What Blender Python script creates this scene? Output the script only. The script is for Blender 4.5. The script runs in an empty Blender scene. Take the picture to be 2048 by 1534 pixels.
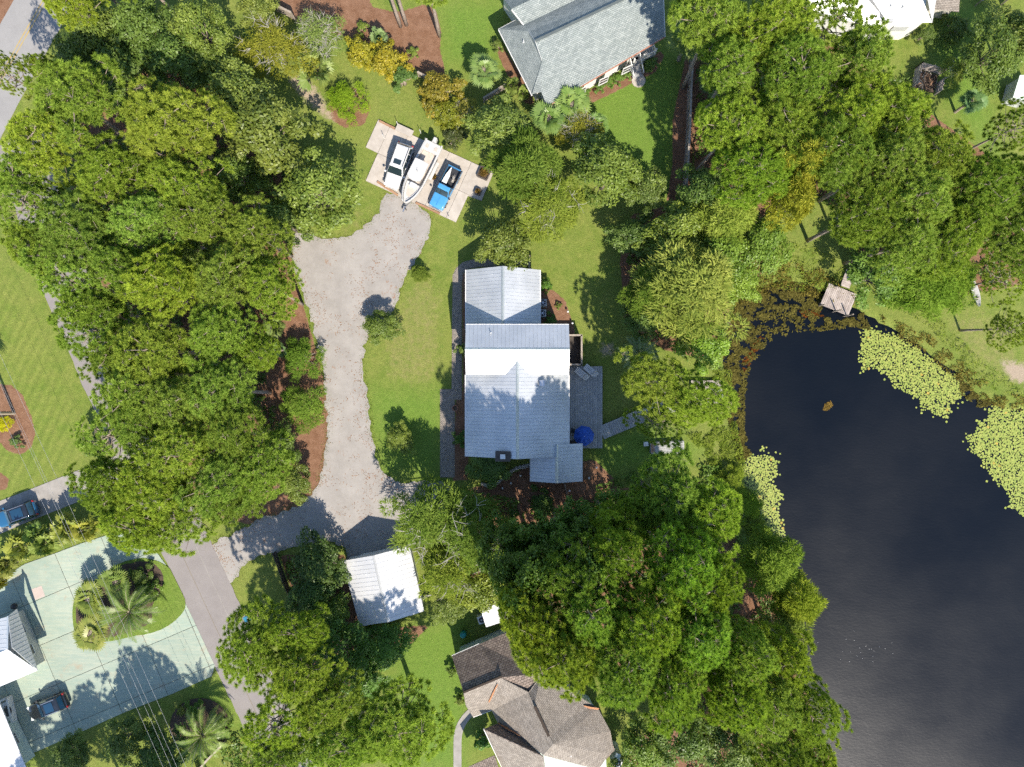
import bpy, bmesh, math, random
import numpy as np
from mathutils import Vector, Matrix, noise as mnoise
from mathutils.geometry import tessellate_polygon

R = math.radians
random.seed(7)
RNG = np.random.default_rng(7)
scene = bpy.context.scene
COL = scene.collection

# ---------------------------------------------------------------- camera, sky, sun, exposure
CAM_H = 76.8            # flying height of the camera, metres
PPM = 18.5              # photograph pixels per metre on the ground
cam_data = bpy.data.cameras.new('camera')
cam_data.sensor_width = 36.0
cam_data.lens = 36.0 * (CAM_H * PPM) / 2048.0
cam_data.clip_start = 0.5
cam_data.clip_end = 5000.0
cam = bpy.data.objects.new('camera', cam_data)
cam.location = (0, 0, CAM_H)
COL.objects.link(cam)
scene.camera = cam

SUN_EL, SUN_DIR = R(47), Vector((0.36, -0.93, 0)).normalized()   # towards the sun, on the ground plan
world = bpy.data.worlds.new('World')
scene.world = world
world.use_nodes = True
wn = world.node_tree.nodes
sky = wn.new('ShaderNodeTexSky')
sky.sky_type = 'NISHITA'
sky.sun_disc = False
sky.sun_elevation = SUN_EL
sky.sun_rotation = math.atan2(SUN_DIR.x, SUN_DIR.y)
sky.air_density = 1.0
sky.dust_density = 0.4
sky.ozone_density = 1.8
world.node_tree.links.new(sky.outputs[0], wn['Background'].inputs[0])
wn['Background'].inputs[1].default_value = 0.15

sun_data = bpy.data.lights.new('sun', 'SUN')
sun_data.energy = 5.0
sun_data.angle = R(0.53)
sun_data.color = (1.0, 0.91, 0.78)
sun = bpy.data.objects.new('sun', sun_data)
to_sun = Vector((SUN_DIR.x * math.cos(SUN_EL), SUN_DIR.y * math.cos(SUN_EL), math.sin(SUN_EL)))
sun.rotation_euler = to_sun.to_track_quat('Z', 'Y').to_euler()
sun.location = to_sun * 90
COL.objects.link(sun)

scene.view_settings.view_transform = 'Standard'
scene.view_settings.look = 'None'
scene.view_settings.exposure = 0.8
scene.view_settings.gamma = 1.0
scene.view_settings.use_curve_mapping = False
scene.cycles.max_bounces = 4
scene.cycles.diffuse_bounces = 3
scene.cycles.glossy_bounces = 2
scene.cycles.transmission_bounces = 3
scene.cycles.transparent_max_bounces = 4
scene.cycles.use_light_tree = False
scene.cycles.adaptive_threshold = 0.02
scene.cycles.caustics_reflective = False
scene.cycles.caustics_refractive = False
scene.cycles.use_denoising = False
scene.render.film_transparent = False


# ---------------------------------------------------------------- helpers
def PX(px, py, h=0.0):
    """photograph pixel seen at height h -> world point"""
    k = (1 - h / CAM_H) / PPM
    return Vector(((px - 1024) * k, (767 - py) * k, h))


def G(px, py):
    p = PX(px, py)
    return (p.x, p.y)


def tag(o, label=None, cat=None, group=None, kind=None):
    if label: o['label'] = label
    if cat: o['category'] = cat
    if group: o['group'] = group
    if kind: o['kind'] = kind
    return o


def empty(name, loc=(0, 0, 0), rz=0.0, label=None, cat=None, group=None):
    o = bpy.data.objects.new(name, None)
    o.empty_display_size = 0.3
    o.location = loc
    o.rotation_euler = (0, 0, rz)
    COL.objects.link(o)
    return tag(o, label, cat, group)


def link(name, mesh, parent=None):
    o = bpy.data.objects.new(name, mesh)
    COL.objects.link(o)
    if parent is not None:
        o.parent = parent
    return o


def copy_tree(o, parent=None):
    c = o.copy()
    COL.objects.link(c)
    c.parent = parent
    for ch in list(o.children):
        copy_tree(ch, c)
    return c


class MB:
    """collects boxes, prisms, tubes ... and builds them as ONE mesh object"""
    def __init__(s):
        s.v, s.f = [], []

    def add(s, verts, faces):
        n = len(s.v)
        s.v += [tuple(p) for p in verts]
        s.f += [tuple(i + n for i in f) for f in faces]
        return s

    def box(s, c, size, rz=0.0, taper=1.0, ry=0.0, rx=0.0):
        hx, hy, hz = size[0] / 2, size[1] / 2, size[2] / 2
        M = Matrix.Rotation(rz, 3, 'Z') @ Matrix.Rotation(ry, 3, 'Y') @ Matrix.Rotation(rx, 3, 'X')
        vs = []
        for z, k in ((-hz, 1), (hz, taper)):
            for x, y in ((-hx, -hy), (hx, -hy), (hx, hy), (-hx, hy)):
                vs.append(Vector(c) + M @ Vector((x * k, y * k, z)))
        return s.add(vs, [(3, 2, 1, 0), (4, 5, 6, 7), (0, 1, 5, 4), (1, 2, 6, 5), (2, 3, 7, 6), (3, 0, 4, 7)])

    def beam(s, a, b, w, h):
        """box from a to b (top centre line), w wide, h deep"""
        a, b = Vector(a), Vector(b)
        d = (b - a).normalized()
        up = Vector((0, 0, 1)) if abs(d.z) < 0.95 else Vector((0, 1, 0))
        r = d.cross(up).normalized() * (w / 2)
        u = r.cross(d).normalized() * (h / 2)
        vs = [a - r - u, a + r - u, a + r + u, a - r + u, b - r - u, b + r - u, b + r + u, b - r + u]
        return s.add(vs, [(0, 1, 2, 3), (7, 6, 5, 4), (4, 5, 1, 0), (5, 6, 2, 1), (6, 7, 3, 2), (7, 4, 0, 3)])

    def prism(s, poly, z0, z1):
        """poly: list of (x, y), counter-clockwise or not"""
        n = len(poly)
        a = sum(poly[i][0] * poly[(i + 1) % n][1] - poly[(i + 1) % n][0] * poly[i][1] for i in range(n))
        if a < 0: poly = poly[::-1]
        vs = [(p[0], p[1], z0) for p in poly] + [(p[0], p[1], z1) for p in poly]
        fs = [tuple(range(n - 1, -1, -1)), tuple(range(n, 2 * n))]
        fs += [(i, (i + 1) % n, (i + 1) % n + n, i + n) for i in range(n)]
        return s.add(vs, fs)

    def slab(s, pts, thick):
        """planar 3D polygon given thickness downwards along its normal"""
        pts = [Vector(p) for p in pts]
        nrm = poly_normal(pts)
        if nrm.z < 0:
            pts = pts[::-1]; nrm = -nrm
        n = len(pts)
        vs = pts + [p - nrm * thick for p in pts]
        fs = [tuple(range(n)), tuple(range(2 * n - 1, n - 1, -1))]
        fs += [(i, i + n, (i + 1) % n + n, (i + 1) % n) for i in range(n)]
        return s.add(vs, fs)

    def tube(s, pts, rad, sides=7, cap=True):
        pts = [Vector(p) for p in pts]
        if not hasattr(rad, '__len__'): rad = [rad] * len(pts)
        base = len(s.v)
        for i, p in enumerate(pts):
            d = (pts[min(i + 1, len(pts) - 1)] - pts[max(i - 1, 0)])
            d = d.normalized() if d.length > 1e-6 else Vector((0, 0, 1))
            up = Vector((0, 0, 1)) if abs(d.z) < 0.9 else Vector((1, 0, 0))
            r = d.cross(up).normalized(); u = r.cross(d)
            for k in range(sides):
                a = 2 * math.pi * k / sides
                s.v.append(tuple(p + (r * math.cos(a) + u * math.sin(a)) * rad[i]))
        for i in range(len(pts) - 1):
            for k in range(sides):
                k2 = (k + 1) % sides
                s.f.append((base + i * sides + k, base + i * sides + k2, base + (i + 1) * sides + k2, base + (i + 1) * sides + k))
        if cap:
            s.f.append(tuple(base + k for k in range(sides - 1, -1, -1)))
            s.f.append(tuple(base + (len(pts) - 1) * sides + k for k in range(sides)))
        return s

    def lathe(s, prof, c=(0, 0, 0), sides=16):
        base = len(s.v)
        for r, z in prof:
            for k in range(sides):
                a = 2 * math.pi * k / sides
                s.v.append((c[0] + r * math.cos(a), c[1] + r * math.sin(a), c[2] + z))
        for i in range(len(prof) - 1):
            for k in range(sides):
                k2 = (k + 1) % sides
                s.f.append((base + i * sides + k, base + i * sides + k2, base + (i + 1) * sides + k2, base + (i + 1) * sides + k))
        s.f.append(tuple(base + k for k in range(sides - 1, -1, -1)))
        s.f.append(tuple(base + (len(prof) - 1) * sides + k for k in range(sides)))
        return s

    def loft(s, rings, close=True):
        base = len(s.v); n = len(rings[0])
        for r in rings: s.v += [tuple(p) for p in r]
        for i in range(len(rings) - 1):
            for k in range(n if close else n - 1):
                k2 = (k + 1) % n
                s.f.append((base + i * n + k, base + i * n + k2, base + (i + 1) * n + k2, base + (i + 1) * n + k))
        if close:
            s.f.append(tuple(base + k for k in range(n - 1, -1, -1)))
            s.f.append(tuple(base + (len(rings) - 1) * n + k for k in range(n)))
        return s

    def build(s, name, mat, parent=None, smooth=False, bevel=0.0, uv=None):
        me = bpy.data.meshes.new(name)
        me.from_pydata(s.v, [], s.f)
        me.materials.append(mat)
        if smooth:
            me.polygons.foreach_set('use_smooth', [True] * len(me.polygons))
        o = link(name, me, parent)
        if bevel:
            m = o.modifiers.new('bevel', 'BEVEL')
            m.width = bevel; m.segments = 2; m.limit_method = 'ANGLE'; m.angle_limit = R(35)
        return o


def poly_normal(pts):
    n = Vector((0, 0, 0))
    for i in range(len(pts)):
        a, b = pts[i], pts[(i + 1) % len(pts)]
        n += Vector(((a.y - b.y) * (a.z + b.z), (a.z - b.z) * (a.x + b.x), (a.x - b.x) * (a.y + b.y)))
    return n.normalized()


def np_mesh(name, V, F, mat, attrs=None, smooth=False):
    """V (n,3), F (m,k) arrays -> mesh datablock"""
    me = bpy.data.meshes.new(name)
    V = np.asarray(V, dtype=np.float32); F = np.asarray(F, dtype=np.int32)
    me.vertices.add(len(V)); me.vertices.foreach_set('co', V.ravel())
    m, k = F.shape
    me.loops.add(m * k); me.loops.foreach_set('vertex_index', F.ravel())
    me.polygons.add(m)
    me.polygons.foreach_set('loop_start', np.arange(0, m * k, k, dtype=np.int32))
    me.polygons.foreach_set('loop_total', np.full(m, k, dtype=np.int32))
    if smooth: me.polygons.foreach_set('use_smooth', np.ones(m, dtype=bool))
    for an, arr in (attrs or {}).items():
        a = me.attributes.new(an, 'FLOAT', 'POINT')
        a.data.foreach_set('value', np.asarray(arr, dtype=np.float32))
    me.materials.append(mat)
    me.update(); me.validate()
    return me


def clip_half(poly, axis, val, keep_less):
    out = []
    for i in range(len(poly)):
        a, b = poly[i], poly[(i + 1) % len(poly)]
        ia = (a[axis] <= val) == keep_less or a[axis] == val
        ib = (b[axis] <= val) == keep_less or b[axis] == val
        if ia: out.append(a)
        if ia != ib:
            t = (val - a[axis]) / (b[axis] - a[axis])
            out.append((a[0] + (b[0] - a[0]) * t, a[1] + (b[1] - a[1]) * t))
    return out


def poly_area(p):
    return abs(sum(p[i][0] * p[(i + 1) % len(p)][1] - p[(i + 1) % len(p)][0] * p[i][1] for i in range(len(p)))) / 2 if len(p) > 2 else 0


def catmull(pts, n=6, closed=True):
    out = []
    N = len(pts)
    rng = range(N) if closed else range(N - 1)
    for i in rng:
        p0, p1, p2, p3 = (pts[(i - 1) % N] if closed or i > 0 else pts[0]), pts[i], pts[(i + 1) % N], (pts[(i + 2) % N] if closed or i + 2 < N else pts[-1])
        for k in range(n):
            t = k / n
            out.append(tuple(0.5 * ((2 * p1[j]) + (-p0[j] + p2[j]) * t + (2 * p0[j] - 5 * p1[j] + 4 * p2[j] - p3[j]) * t * t
                                    + (-p0[j] + 3 * p1[j] - 3 * p2[j] + p3[j]) * t ** 3) for j in range(2)))
    if not closed: out.append(pts[-1])
    return out


def resample(pts, step):
    out = []
    for i in range(len(pts)):
        a, b = pts[i], pts[(i + 1) % len(pts)]
        n = max(1, int(math.hypot(b[0] - a[0], b[1] - a[1]) / step))
        for k in range(n):
            out.append((a[0] + (b[0] - a[0]) * k / n, a[1] + (b[1] - a[1]) * k / n))
    return out


def jag(pts, amp, scale, seed=0.0):
    out = []
    for x, y in pts:
        dx = mnoise.fractal(Vector((x * scale, y * scale, seed)), 0.8, 2.2, 5)
        dy = mnoise.fractal(Vector((x * scale, y * scale, seed + 31.7)), 0.8, 2.2, 5)
        out.append((x + dx * amp, y + dy * amp))
    return out


def sheet(name, poly, z, mat, parent=None, skirt=0.06):
    """flat sheet from a world polygon, its rim turned down"""
    n = len(poly)
    tris = tessellate_polygon([[Vector((p[0], p[1], 0)) for p in poly]])
    vs = [(p[0], p[1], z) for p in poly] + [(p[0], p[1], z - skirt) for p in poly]
    a = sum(poly[i][0] * poly[(i + 1) % n][1] - poly[(i + 1) % n][0] * poly[i][1] for i in range(n))
    fs = []
    for t in tris:
        p = [poly[i] for i in t]
        ar = (p[1][0] - p[0][0]) * (p[2][1] - p[0][1]) - (p[2][0] - p[0][0]) * (p[1][1] - p[0][1])
        fs.append(tuple(t) if ar > 0 else tuple(t[::-1]))
    for i in range(n):
        j = (i + 1) % n
        fs.append((i, i + n, j + n, j) if a > 0 else (j, j + n, i + n, i))
    me = bpy.data.meshes.new(name)
    me.from_pydata(vs, [], fs)
    me.materials.append(mat)
    return link(name, me, parent)


def inside(P, poly):
    """P (n,2) numpy in polygon -> bool array"""
    x, y = P[:, 0], P[:, 1]
    r = np.zeros(len(P), dtype=bool)
    n = len(poly)
    for i in range(n):
        x1, y1 = poly[i]; x2, y2 = poly[(i + 1) % n]
        if y1 == y2: continue
        c = ((y1 > y) != (y2 > y)) & (x < (x2 - x1) * (y - y1) / (y2 - y1) + x1)
        r ^= c
    return r


def sdist(P, poly):
    """signed distance, positive inside"""
    d = np.full(len(P), 1e9)
    n = len(poly)
    for i in range(n):
        a = np.array(poly[i]); b = np.array(poly[(i + 1) % n])
        ab = b - a
        t = np.clip(((P - a) @ ab) / max(ab @ ab, 1e-9), 0, 1)
        q = a + t[:, None] * ab
        d = np.minimum(d, np.hypot(P[:, 0] - q[:, 0], P[:, 1] - q[:, 1]))
    return np.where(inside(P, poly), d, -d)


def WP(pts):
    return [G(*p) for p in pts]


def scatter_in(poly, n, keep=None):
    xs = [p[0] for p in poly]; ys = [p[1] for p in poly]
    out = np.zeros((0, 2))
    while len(out) < n:
        P = np.stack([RNG.uniform(min(xs), max(xs), n * 2), RNG.uniform(min(ys), max(ys), n * 2)], 1)
        P = P[inside(P, poly)]
        if keep is not None: P = P[keep(P)]
        out = np.concatenate([out, P])
        if len(P) == 0: break
    return out[:n]


# ---------------------------------------------------------------- materials
def new_mat(name):
    m = bpy.data.materials.new(name)
    m.use_nodes = True
    nt = m.node_tree
    return m, nt, nt.nodes['Principled BSDF'], nt.nodes['Material Output']


def N(nt, kind, **kw):
    n = nt.nodes.new('ShaderNode' + kind)
    for k, v in kw.items():
        setattr(n, k, v)
    return n


def coords(nt, kind='Object'):
    return N(nt, 'TexCoord').outputs[kind]


def noise_tex(nt, vec, scale, detail=4, rough=0.6):
    n = N(nt, 'TexNoise')
    n.inputs['Scale'].default_value = scale
    n.inputs['Detail'].default_value = detail
    n.inputs['Roughness'].default_value = rough
    nt.links.new(vec, n.inputs['Vector'])
    return n.outputs['Fac']


def ramp(nt, fac, lo, hi, c0=(0, 0, 0, 1), c1=(1, 1, 1, 1)):
    r = N(nt, 'ValToRGB')
    r.color_ramp.elements[0].position = lo; r.color_ramp.elements[1].position = hi
    r.color_ramp.elements[0].color = c0; r.color_ramp.elements[1].color = c1
    nt.links.new(fac, r.inputs[0])
    return r.outputs[0]


def mix(nt, fac, a, b, mode='MIX'):
    m = N(nt, 'Mix', data_type='RGBA', blend_type=mode)
    for sock, val in ((m.inputs[0], fac), (m.inputs[6], a), (m.inputs[7], b)):
        if isinstance(val, (int, float)): sock.default_value = val
        elif isinstance(val, (tuple, list)): sock.default_value = (val[0], val[1], val[2], 1)
        else: nt.links.new(val, sock)
    return m.outputs[2]


def math_n(nt, op, a, b=0.0):
    m = N(nt, 'Math', operation=op)
    for sock, val in ((m.inputs[0], a), (m.inputs[1], b)):
        if isinstance(val, (int, float)): sock.default_value = val
        else: nt.links.new(val, sock)
    return m.outputs[0]


def bump(nt, bsdf, height, strength=0.4, dist=0.02):
    b = N(nt, 'Bump')
    b.inputs['Strength'].default_value = strength
    b.inputs['Distance'].default_value = dist
    nt.links.new(height, b.inputs['Height'])
    nt.links.new(b.outputs[0], bsdf.inputs['Normal'])


def pmat(name, c1, c2=None, scale=2.0, rough=0.7, bump_s=0.0, bscale=40, metal=0.0, lo=0.35, hi=0.65, rnd=0.0, spec=0.5, coat=0.0, detail=5):
    """two colours mingled by noise, optional relief and per-object difference"""
    m, nt, b, out = new_mat(name)
    vec = coords(nt)
    c2 = c2 or c1
    f = ramp(nt, noise_tex(nt, vec, scale, detail), lo, hi)
    col = mix(nt, f, c1, c2)
    if rnd:
        oi = N(nt, 'ObjectInfo')
        k = math_n(nt, 'MULTIPLY_ADD', oi.outputs['Random'], 2 * rnd); k.node.inputs[2].default_value = 1 - rnd
        comb = N(nt, 'CombineColor')
        for i in range(3): nt.links.new(k, comb.inputs[i])
        col = mix(nt, 1.0, col, comb.outputs[0], 'MULTIPLY')
    nt.links.new(col, b.inputs['Base Color'])
    b.inputs['Roughness'].default_value = rough
    b.inputs['Metallic'].default_value = metal
    b.inputs['Specular IOR Level'].default_value = spec
    b.inputs['Coat Weight'].default_value = coat
    b.inputs['Coat Roughness'].default_value = 0.08
    if bump_s:
        bump(nt, b, noise_tex(nt, vec, bscale, 6), bump_s)
    return m


def leaf_mat(name, c1, c2, trans=0.3, rough=0.55, gloss=False):
    """leaf colour: varies leaf by leaf and clump by clump, times the plant's own colour"""
    m, nt, b, out = new_mat(name)
    geo = N(nt, 'NewGeometry')
    at = N(nt, 'Attribute', attribute_name='var')
    f = math_n(nt, 'MULTIPLY', geo.outputs['Random Per Island'], 0.45)
    f = math_n(nt, 'ADD', f, math_n(nt, 'MULTIPLY', at.outputs['Fac'], 0.55))
    col = mix(nt, f, c1, c2)
    oi = N(nt, 'ObjectInfo')
    col = mix(nt, 1.0, col, oi.outputs['Color'], 'MULTIPLY')
    if gloss:
        nt.links.new(col, b.inputs['Base Color'])
        b.inputs['Roughness'].default_value = rough
        b.inputs['Specular IOR Level'].default_value = 0.35
        top = b.outputs[0]
    else:
        nt.nodes.remove(b)
        df = N(nt, 'BsdfDiffuse'); nt.links.new(col, df.inputs['Color']); top = df.outputs[0]
    tr = N(nt, 'BsdfTranslucent')
    tcol = mix(nt, 1.0, col, (1.1, 1.1, 0.6), 'MULTIPLY')
    nt.links.new(tcol, tr.inputs['Color'])
    ms = N(nt, 'MixShader'); ms.inputs[0].default_value = trans
    nt.links.new(top, ms.inputs[1]); nt.links.new(tr.outputs[0], ms.inputs[2])
    nt.links.new(ms.outputs[0], out.inputs['Surface'])
    return m


def ground_mat():
    m, nt, b, out = new_mat('lawn_and_straw')
    vec = coords(nt)
    def att(n): return N(nt, 'Attribute', attribute_name=n).outputs['Fac']
    big = noise_tex(nt, vec, 0.12, 4)
    mid = noise_tex(nt, vec, 0.7, 5, 0.65)
    fine = noise_tex(nt, vec, 9.0, 4, 0.7)
    vfine = noise_tex(nt, vec, 26.0, 3, 0.7)
    g = mix(nt, ramp(nt, mid, 0.36, 0.66), (0.125, 0.18, 0.028), (0.185, 0.215, 0.048))
    g = mix(nt, ramp(nt, big, 0.42, 0.62), g, mix(nt, 0.5, g, (0.19, 0.215, 0.05)))
    dry = math_n(nt, 'MULTIPLY', att('dry'), 0.55)
    drym = ramp(nt, math_n(nt, 'ADD', dry, math_n(nt, 'SUBTRACT', noise_tex(nt, vec, 1.6, 6, 0.75), 0.5)), 0.42, 0.75)
    g = mix(nt, drym, g, (0.235, 0.215, 0.085))
    g = mix(nt, math_n(nt, 'MULTIPLY', att('lush'), 0.8), g, (0.115, 0.205, 0.028))
    mw = mix(nt, ramp(nt, fine, 0.3, 0.7), (0.62, 0.62, 0.62), (1.25, 1.25, 1.25))
    g = mix(nt, 1.0, g, mw, 'MULTIPLY')
    g = mix(nt, 0.6, g, mix(nt, ramp(nt, vfine, 0.3, 0.7), (0.55, 0.6, 0.5), (1.4, 1.35, 1.4)), 'MULTIPLY')
    wv = N(nt, 'TexWave', wave_type='BANDS', bands_direction='X'); wv.inputs['Scale'].default_value = 0.33; wv.inputs['Distortion'].default_value = 1.2; wv.inputs['Detail'].default_value = 2
    mpw = N(nt, 'Mapping'); mpw.inputs['Rotation'].default_value = (0, 0, R(25)); nt.links.new(vec, mpw.inputs[0]); nt.links.new(mpw.outputs[0], wv.inputs['Vector'])
    g = mix(nt, att('mow'), g, mix(nt, 1.0, g, mix(nt, wv.outputs['Fac'], (0.90, 0.92, 0.88), (1.08, 1.08, 1.04)), 'MULTIPLY'))
    g = mix(nt, 1.0, g, mix(nt, ramp(nt, noise_tex(nt, vec, 2.4, 6, 0.7), 0.3, 0.7), (0.78, 0.84, 0.72), (1.16, 1.12, 1.15)), 'MULTIPLY')
    g = mix(nt, math_n(nt, 'MULTIPLY', ramp(nt, noise_tex(nt, vec, 17, 3, 0.8), 0.60, 0.66), 0.65), g, (0.29, 0.25, 0.13))
    g = mix(nt, math_n(nt, 'MULTIPLY', ramp(nt, noise_tex(nt, vec, 1.1, 5, 0.7), 0.60, 0.70), 0.6), g, (0.085, 0.155, 0.022))
    # pine straw and leaf litter
    s = mix(nt, ramp(nt, noise_tex(nt, vec, 1.1, 6, 0.75), 0.32, 0.68), (0.165, 0.083, 0.045), (0.30, 0.175, 0.112))
    s = mix(nt, ramp(nt, noise_tex(nt, vec, 14, 4, 0.8), 0.4, 0.62), mix(nt, 0.6, s, (0.09, 0.04, 0.02)), s)
    s = mix(nt, ramp(nt, noise_tex(nt, vec, 5, 6, 0.8), 0.60, 0.68), s, (0.36, 0.25, 0.16))
    mul = ramp(nt, math_n(nt, 'ADD', att('mulch'), math_n(nt, 'MULTIPLY', math_n(nt, 'SUBTRACT', noise_tex(nt, vec, 2.2, 6, 0.75), 0.5), 0.55)), 0.46, 0.54)
    col = mix(nt, mul, g, s)
    # bare pale soil
    so = mix(nt, ramp(nt, fine, 0.3, 0.7), (0.26, 0.2, 0.14), (0.38, 0.31, 0.23))
    bar = ramp(nt, math_n(nt, 'ADD', att('bare'), math_n(nt, 'MULTIPLY', math_n(nt, 'SUBTRACT', noise_tex(nt, vec, 1.8, 6, 0.8), 0.5), 0.8)), 0.42, 0.62)
    col = mix(nt, bar, col, so)
    # pond bed
    col = mix(nt, ramp(nt, att('bed'), 0.3, 0.6), col, (0.03, 0.022, 0.012))
    nt.links.new(col, b.inputs['Base Color'])
    b.inputs['Roughness'].default_value = 0.9
    b.inputs['Specular IOR Level'].default_value = 0.2
    h = math_n(nt, 'ADD', fine, math_n(nt, 'MULTIPLY', vfine, 0.6))
    bump(nt, b, h, 0.9, 0.06)
    return m


def gravel_mat():
    m, nt, b, out = new_mat('crushed_gravel')
    vec = coords(nt)
    vo = N(nt, 'TexVoronoi'); vo.inputs['Scale'].default_value = 16; nt.links.new(vec, vo.inputs['Vector'])
    c = mix(nt, vo.outputs['Color'], (0.25, 0.232, 0.212), (0.315, 0.295, 0.272))
    c = mix(nt, 0.55, c, mix(nt, ramp(nt, noise_tex(nt, vec, 0.5, 6, 0.7), 0.35, 0.65), (0.225, 0.21, 0.195), (0.335, 0.315, 0.295)))
    c = mix(nt, ramp(nt, noise_tex(nt, vec, 7, 5, 0.75), 0.62, 0.72), c, (0.16, 0.14, 0.125))
    dist = N(nt, 'Mapping'); dist.inputs['Scale'].default_value = (1.0, 0.55, 1); dist.inputs['Rotation'].default_value = (0, 0, 0.5)
    nt.links.new(vec, dist.inputs[0])
    need = noise_tex(nt, dist.outputs[0], 2.3, 8, 0.78)
    where = noise_tex(nt, vec, 0.33, 3)
    msk = ramp(nt, math_n(nt, 'ADD', need, math_n(nt, 'MULTIPLY', math_n(nt, 'SUBTRACT', where, 0.5), 0.55)), 0.635, 0.70)
    c = mix(nt, math_n(nt, 'MULTIPLY', msk, 0.8), c, (0.24, 0.135, 0.08))
    # worn green along the verges
    ed = N(nt, 'Attribute', attribute_name='edge').outputs['Fac']
    nt.links.new(c, b.inputs['Base Color'])
    b.inputs['Roughness'].default_value = 0.9
    b.inputs['Specular IOR Level'].default_value = 0.2
    bump(nt, b, vo.outputs['Distance'], 0.3, 0.02)
    return m


def asphalt_mat(name, c1, c2):
    m, nt, b, out = new_mat(name)
    vec = coords(nt)
    c = mix(nt, ramp(nt, noise_tex(nt, vec, 0.45, 6, 0.65), 0.35, 0.65), c1, c2)
    c = mix(nt, 0.5, c, mix(nt, ramp(nt, noise_tex(nt, vec, 34, 3, 0.8), 0.35, 0.65), [k * 0.75 for k in c1], [k * 1.2 for k in c2]))
    cr = N(nt, 'TexVoronoi', feature='DISTANCE_TO_EDGE'); cr.inputs['Scale'].default_value = 0.35
    wv = N(nt, 'Mapping'); nt.links.new(vec, wv.inputs[0])
    nz = N(nt, 'TexNoise'); nz.inputs['Scale'].default_value = 0.8; nz.inputs['Detail'].default_value = 5; nt.links.new(vec, nz.inputs['Vector'])
    vm = N(nt, 'VectorMath', operation='MULTIPLY_ADD'); nt.links.new(nz.outputs['Color'], vm.inputs[0]); vm.inputs[1].default_value = (1.6, 1.6, 0); nt.links.new(vec, vm.inputs[2])
    nt.links.new(vm.outputs[0], cr.inputs['Vector'])
    c = mix(nt, ramp(nt, cr.outputs['Distance'], 0.002, 0.008, (0.22, 0.22, 0.22, 1), (0, 0, 0, 1)), c, [k * 0.55 for k in c1])
    nt.links.new(c, b.inputs['Base Color'])
    b.inputs['Roughness'].default_value = 0.85
    b.inputs['Specular IOR Level'].default_value = 0.25
    bump(nt, b, noise_tex(nt, vec, 60, 3, 0.8), 0.3, 0.01)
    return m


def shingle_mat(name, c1, c2, c3, rowh=0.14, bw=0.3):
    m, nt, b, out = new_mat(name)
    uv = coords(nt, 'UV')
    br = N(nt, 'TexBrick')
    br.inputs['Scale'].default_value = 1.0
    br.inputs['Brick Width'].default_value = bw
    br.inputs['Row Height'].default_value = rowh
    br.inputs['Mortar Size'].default_value = rowh * 0.10
    br.inputs['Mortar Smooth'].default_value = 0.3
    br.inputs['Color1'].default_value = (*c1, 1); br.inputs['Color2'].default_value = (*c2, 1); br.inputs['Mortar'].default_value = (*c3, 1)
    nt.links.new(uv, br.inputs['Vector'])
    vec = coords(nt)
    c = mix(nt, 0.8, br.outputs['Color'], mix(nt, ramp(nt, noise_tex(nt, vec, 1.2, 6, 0.7), 0.3, 0.7), (0.8, 0.8, 0.8), (1.15, 1.13, 1.1)), 'MULTIPLY')
    c = mix(nt, 0.5, c, mix(nt, ramp(nt, noise_tex(nt, vec, 22, 3, 0.8), 0.3, 0.7), (0.7, 0.7, 0.7), (1.3, 1.3, 1.3)), 'MULTIPLY')
    nt.links.new(c, b.inputs['Base Color'])
    b.inputs['Roughness'].default_value = 0.9
    b.inputs['Specular IOR Level'].default_value = 0.2
    bump(nt, b, math_n(nt, 'SUBTRACT', 1.0, br.outputs['Fac']), 0.6, 0.02)
    return m


def water_mat():
    m, nt, b, out = new_mat('dark_pond_water')
    vec = coords(nt)
    b.inputs['Base Color'].default_value = (0.0012, 0.0028, 0.006, 1)
    rr_ = N(nt, 'MapRange'); rr_.inputs[1].default_value = 0.35; rr_.inputs[2].default_value = 0.65; rr_.inputs[3].default_value = 0.26; rr_.inputs[4].default_value = 0.37
    nt.links.new(noise_tex(nt, vec, 0.07, 4, 0.55), rr_.inputs[0]); nt.links.new(rr_.outputs[0], b.inputs['Roughness'])
    b.inputs['IOR'].default_value = 1.33
    b.inputs['Specular IOR Level'].default_value = 0.5
    mp = N(nt, 'Mapping'); mp.inputs['Scale'].default_value = (1.0, 1.9, 1); mp.inputs['Rotation'].default_value = (0, 0, 0.35)
    nt.links.new(vec, mp.inputs[0])
    n1 = noise_tex(nt, mp.outputs[0], 2.6, 4, 0.62)
    n2 = noise_tex(nt, mp.outputs[0], 0.35, 3, 0.5)
    bump(nt, b, math_n(nt, 'ADD', n1, math_n(nt, 'MULTIPLY', n2, 1.4)), 0.16, 0.05)
    return m


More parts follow.
